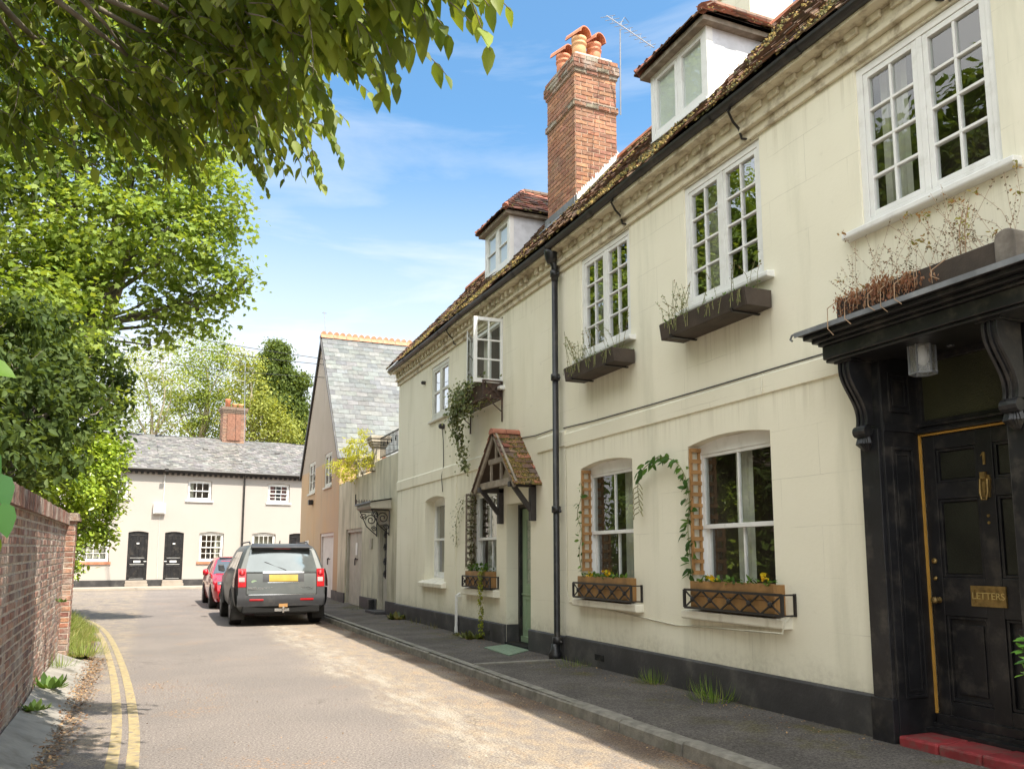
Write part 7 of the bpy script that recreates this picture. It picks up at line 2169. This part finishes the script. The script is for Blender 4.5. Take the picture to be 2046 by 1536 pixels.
for k in range(900):
    s_ = rnd.random() ** .9; h = rnd.random() ** 1.0 * 1.55; q = along(L1, s_) + Vector((U(-.30, .12), U(-.25, .45), h * (1 - .25 * s_) + .30))
    q = q + Vector((-.10 - .25 * h * s_, .0, 0))
    twig(q, (U(.0, 1), U(-.9, .2), U(-.5, .15)), U(.3, .55), rnd.randint(6, 10), .110)
for k in range(200):
    s_ = rnd.random(); h = rnd.random() * 1.0; q = along(L2, s_) + Vector((U(-.35, .0), U(-.2, .3), h + .28))
    twig(q, (U(.0, 1), U(-.6, .4), U(-.5, .1)), U(.25, .5), rnd.randint(5, 9), .085)
for (p, d, L, n) in (((.80, 3.35, 4.05), (.8, -.4, -.1), .5, 9), ((.88, 3.1, 3.95), (.7, -.5, -.25), .45, 9), ((.95, 3.0, 4.2), (.6, -.3, .0), .4, 8), ((.75, 3.5, 3.95), (.5, -.2, -.6), .42, 9), ((.9, 6.3, 4.75), (.5, 0, -.8), .45, 8), ((.5, 5.9, 4.6), (.3, 0, -.9), .5, 9)): twig(p, d, L, n, .095)
# a twig hanging close by at the left edge
HP, HA_, HN, HZ_, HC = [], [], [], [], []
for (p, a, s_, g) in (((-.45, 2.52, 1.955), (1, -.1, -.35), .10, 1.1), ((-.425, 2.52, 1.72), (.7, 0, -.9), .075, .8), ((-.40, 2.54, 1.66), (.45, 0, -1), .10, .75), ((-.425, 2.5, 1.60), (.2, 0, -1), .105, 1.15), ((-.385, 2.52, 1.585), (.35, 0, -1), .10, .8), ((-.39, 2.54, 1.50), (.2, 0, -1), .06, 1.3), ((-.47, 2.5, 1.64), (-.3, 0, -1), .10, .9), ((-.50, 2.55, 1.75), (-.5, 0, -1), .09, .9)):
    HP.append(p); HA_.append(a); HN.append((U(-1, 1), -1, U(-.3, 1.2))); HZ_.append(s_ * .85); HC.append((.10 * g * g, .21 * g, .04 / g))
leaf_object('hanging_twig', MT['leaf_lime'], *map(np.array, (HP, HA_, HN, HZ_, HC)), 'heart', lime)
mb.tube([(-.95, 2.6, 4.6), (-.8, 2.5, 3.4), (-.62, 2.52, 2.3), (-.44, 2.52, 1.72)], [.012, .009, .006, .003], 5)
for q in ((-.95, 2.6, 4.6),): branchy(mb, (-2.3, 4.6, 5.2), [q], .04, 7, .0, .08)
mb.build('trunk', MT['bark'], lime, smooth=True)
CROWN = [((-.9, 5.2, 6.7), 1.1), ((.05, 4.3, 6.0), .8), ((-2.0, 4.2, 7.0), 1.4), ((-2.2, 6.6, 7.2), 1.4), ((-1.0, 7.0, 6.7), 1.0), ((-2.8, 8.8, 7.6), 1.5), ((-3.0, 10.6, 7.2), 1.3), ((-2.6, 6, 9.2), 1.6), ((-3.4, 3.0, 6), 1.5), ((-1.2, 3.2, 6.4), .9), ((-2.4, 7.6, 5.3), .8), ((-2.9, 10, 5.2), .9), ((-3, 12, 6.4), 1.0)]
Pq, Nq, cl = blob_leaves(CROWN, 30, .28, 24, .7)
n = len(Pq); Aq = NR.normal(size=(n, 3)); Aq[:, 2] -= .8
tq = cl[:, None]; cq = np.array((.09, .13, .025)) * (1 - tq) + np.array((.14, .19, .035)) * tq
Pa = np.concatenate([np.array(P), Pq]); Aa = np.concatenate([np.array(A), Aq]); Na = np.concatenate([np.array(N), Nq]); Za = np.concatenate([np.array(Z), .11 * NR.uniform(.6, 1.2, n)]); Ca = np.concatenate([np.array(Cc), cq])
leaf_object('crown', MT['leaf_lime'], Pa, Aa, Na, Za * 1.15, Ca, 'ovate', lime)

# evergreen shrub in a pot at the right of the door, only its tips in view
ps = thing('potted_shrub', 'evergreen leaf tips of a shrub at the right edge before the black door', 'shrub', (3.98, 2.45, .1))
b = MB(); b.lathe([(.14, .10), (.19, .42), (.215, .43), (.215, .48), (.18, .48), (.17, .44)], (3.98, 2.45, 0), 18); b.build('pot', MT['terracotta'], ps, smooth=True)
b = MB(); P, A, N, Z, Cc = [], [], [], [], []
for k in range(22):
    tip = Vector((3.95 + U(-.3, .3), 2.45 + U(-.25, .22), U(.8, 1.2)))
    if k == 0: tip = Vector((3.70, 2.66, 1.06))
    if k == 1: tip = Vector((3.70, 2.63, .94))
    b.tube([(3.98, 2.45, .45), tuple(Vector((3.98, 2.45, .5)).lerp(tip, .6) + rv3(.03)), tuple(tip)], [.008, .005, .003], 5)
    for j in range(9):
        P.append(tip + rv3(.04)); A.append((tip - Vector((3.98, 2.45, .8))).normalized() * .5 + rv3(.8)); N.append((U(-.5, .3), U(-.5, .3), 1)); Z.append(U(.05, .085)); Cc.append(J(rnd.choice(((.10, .24, .035), (.14, .30, .05))), .8, 1.3))
b.build('stems', MT['stem'], ps)
leaf_object('foliage', MT['leaf_gloss'], *map(np.array, ([tuple(p) for p in P], [tuple(a) for a in A], N, Z, Cc)), 'oval', ps)

# trees standing back in the garden behind the wall (seen in the window panes)
for k, (x, y, r, h, lab) in enumerate(((-6.5, 7.5, 2.4, 8.5, 'garden tree nearest us behind the brick wall'), (-6.4, 12.5, 2.5, 9.5, 'garden tree behind the shaded thicket'), (-6.8, 17.5, 2.6, 10, 'garden tree behind the maple leaved tree'), (-7, 2.0, 2.4, 7.5, 'garden tree at the near end of the brick wall'), (-7.5, 22.5, 2.6, 9, 'garden tree beyond the maple leaved tree'), (-9.5, 28, 2.8, 8, 'garden tree at the lane corner'))):
    bl = [((x, y + q * 1.4, 1.0 + z_), r * .95) for z_ in (.6, h * .3, h * .6, h * .9) for q in (-1, 1)]
    tree('garden_tree', lab, 'tree', (x, y, .9), (x, y, h * .7), .16, bl, 'leaf', 55, .32, 'diamond', (.12, .20, .04), (.24, .34, .07), .34, 24, limbs=False, group='garden trees behind the wall')

# kinds that repeat share a group
for base, g in (('window_box', 'window boxes on the terrace fronts'), ('window_box_plants', 'plants in the upstairs window boxes'), ('trellis', 'trellises beside the downstairs windows'), ('pansies', 'pansies in the window boxes'),
                ('weed', 'weeds along the wall feet'), ('parked_car', 'cars parked along the kerb'), ('terraced_house', 'cream terraced houses'), ('wall_cable', 'cables on the terrace fronts'), ('climbing_plant', 'climbers on the terrace fronts'), ('television_aerial', 'television aerials on the roofs')):
    for o in bpy.data.objects:
        if o.parent is None and o.name.split('.')[0] == base: o['group'] = g
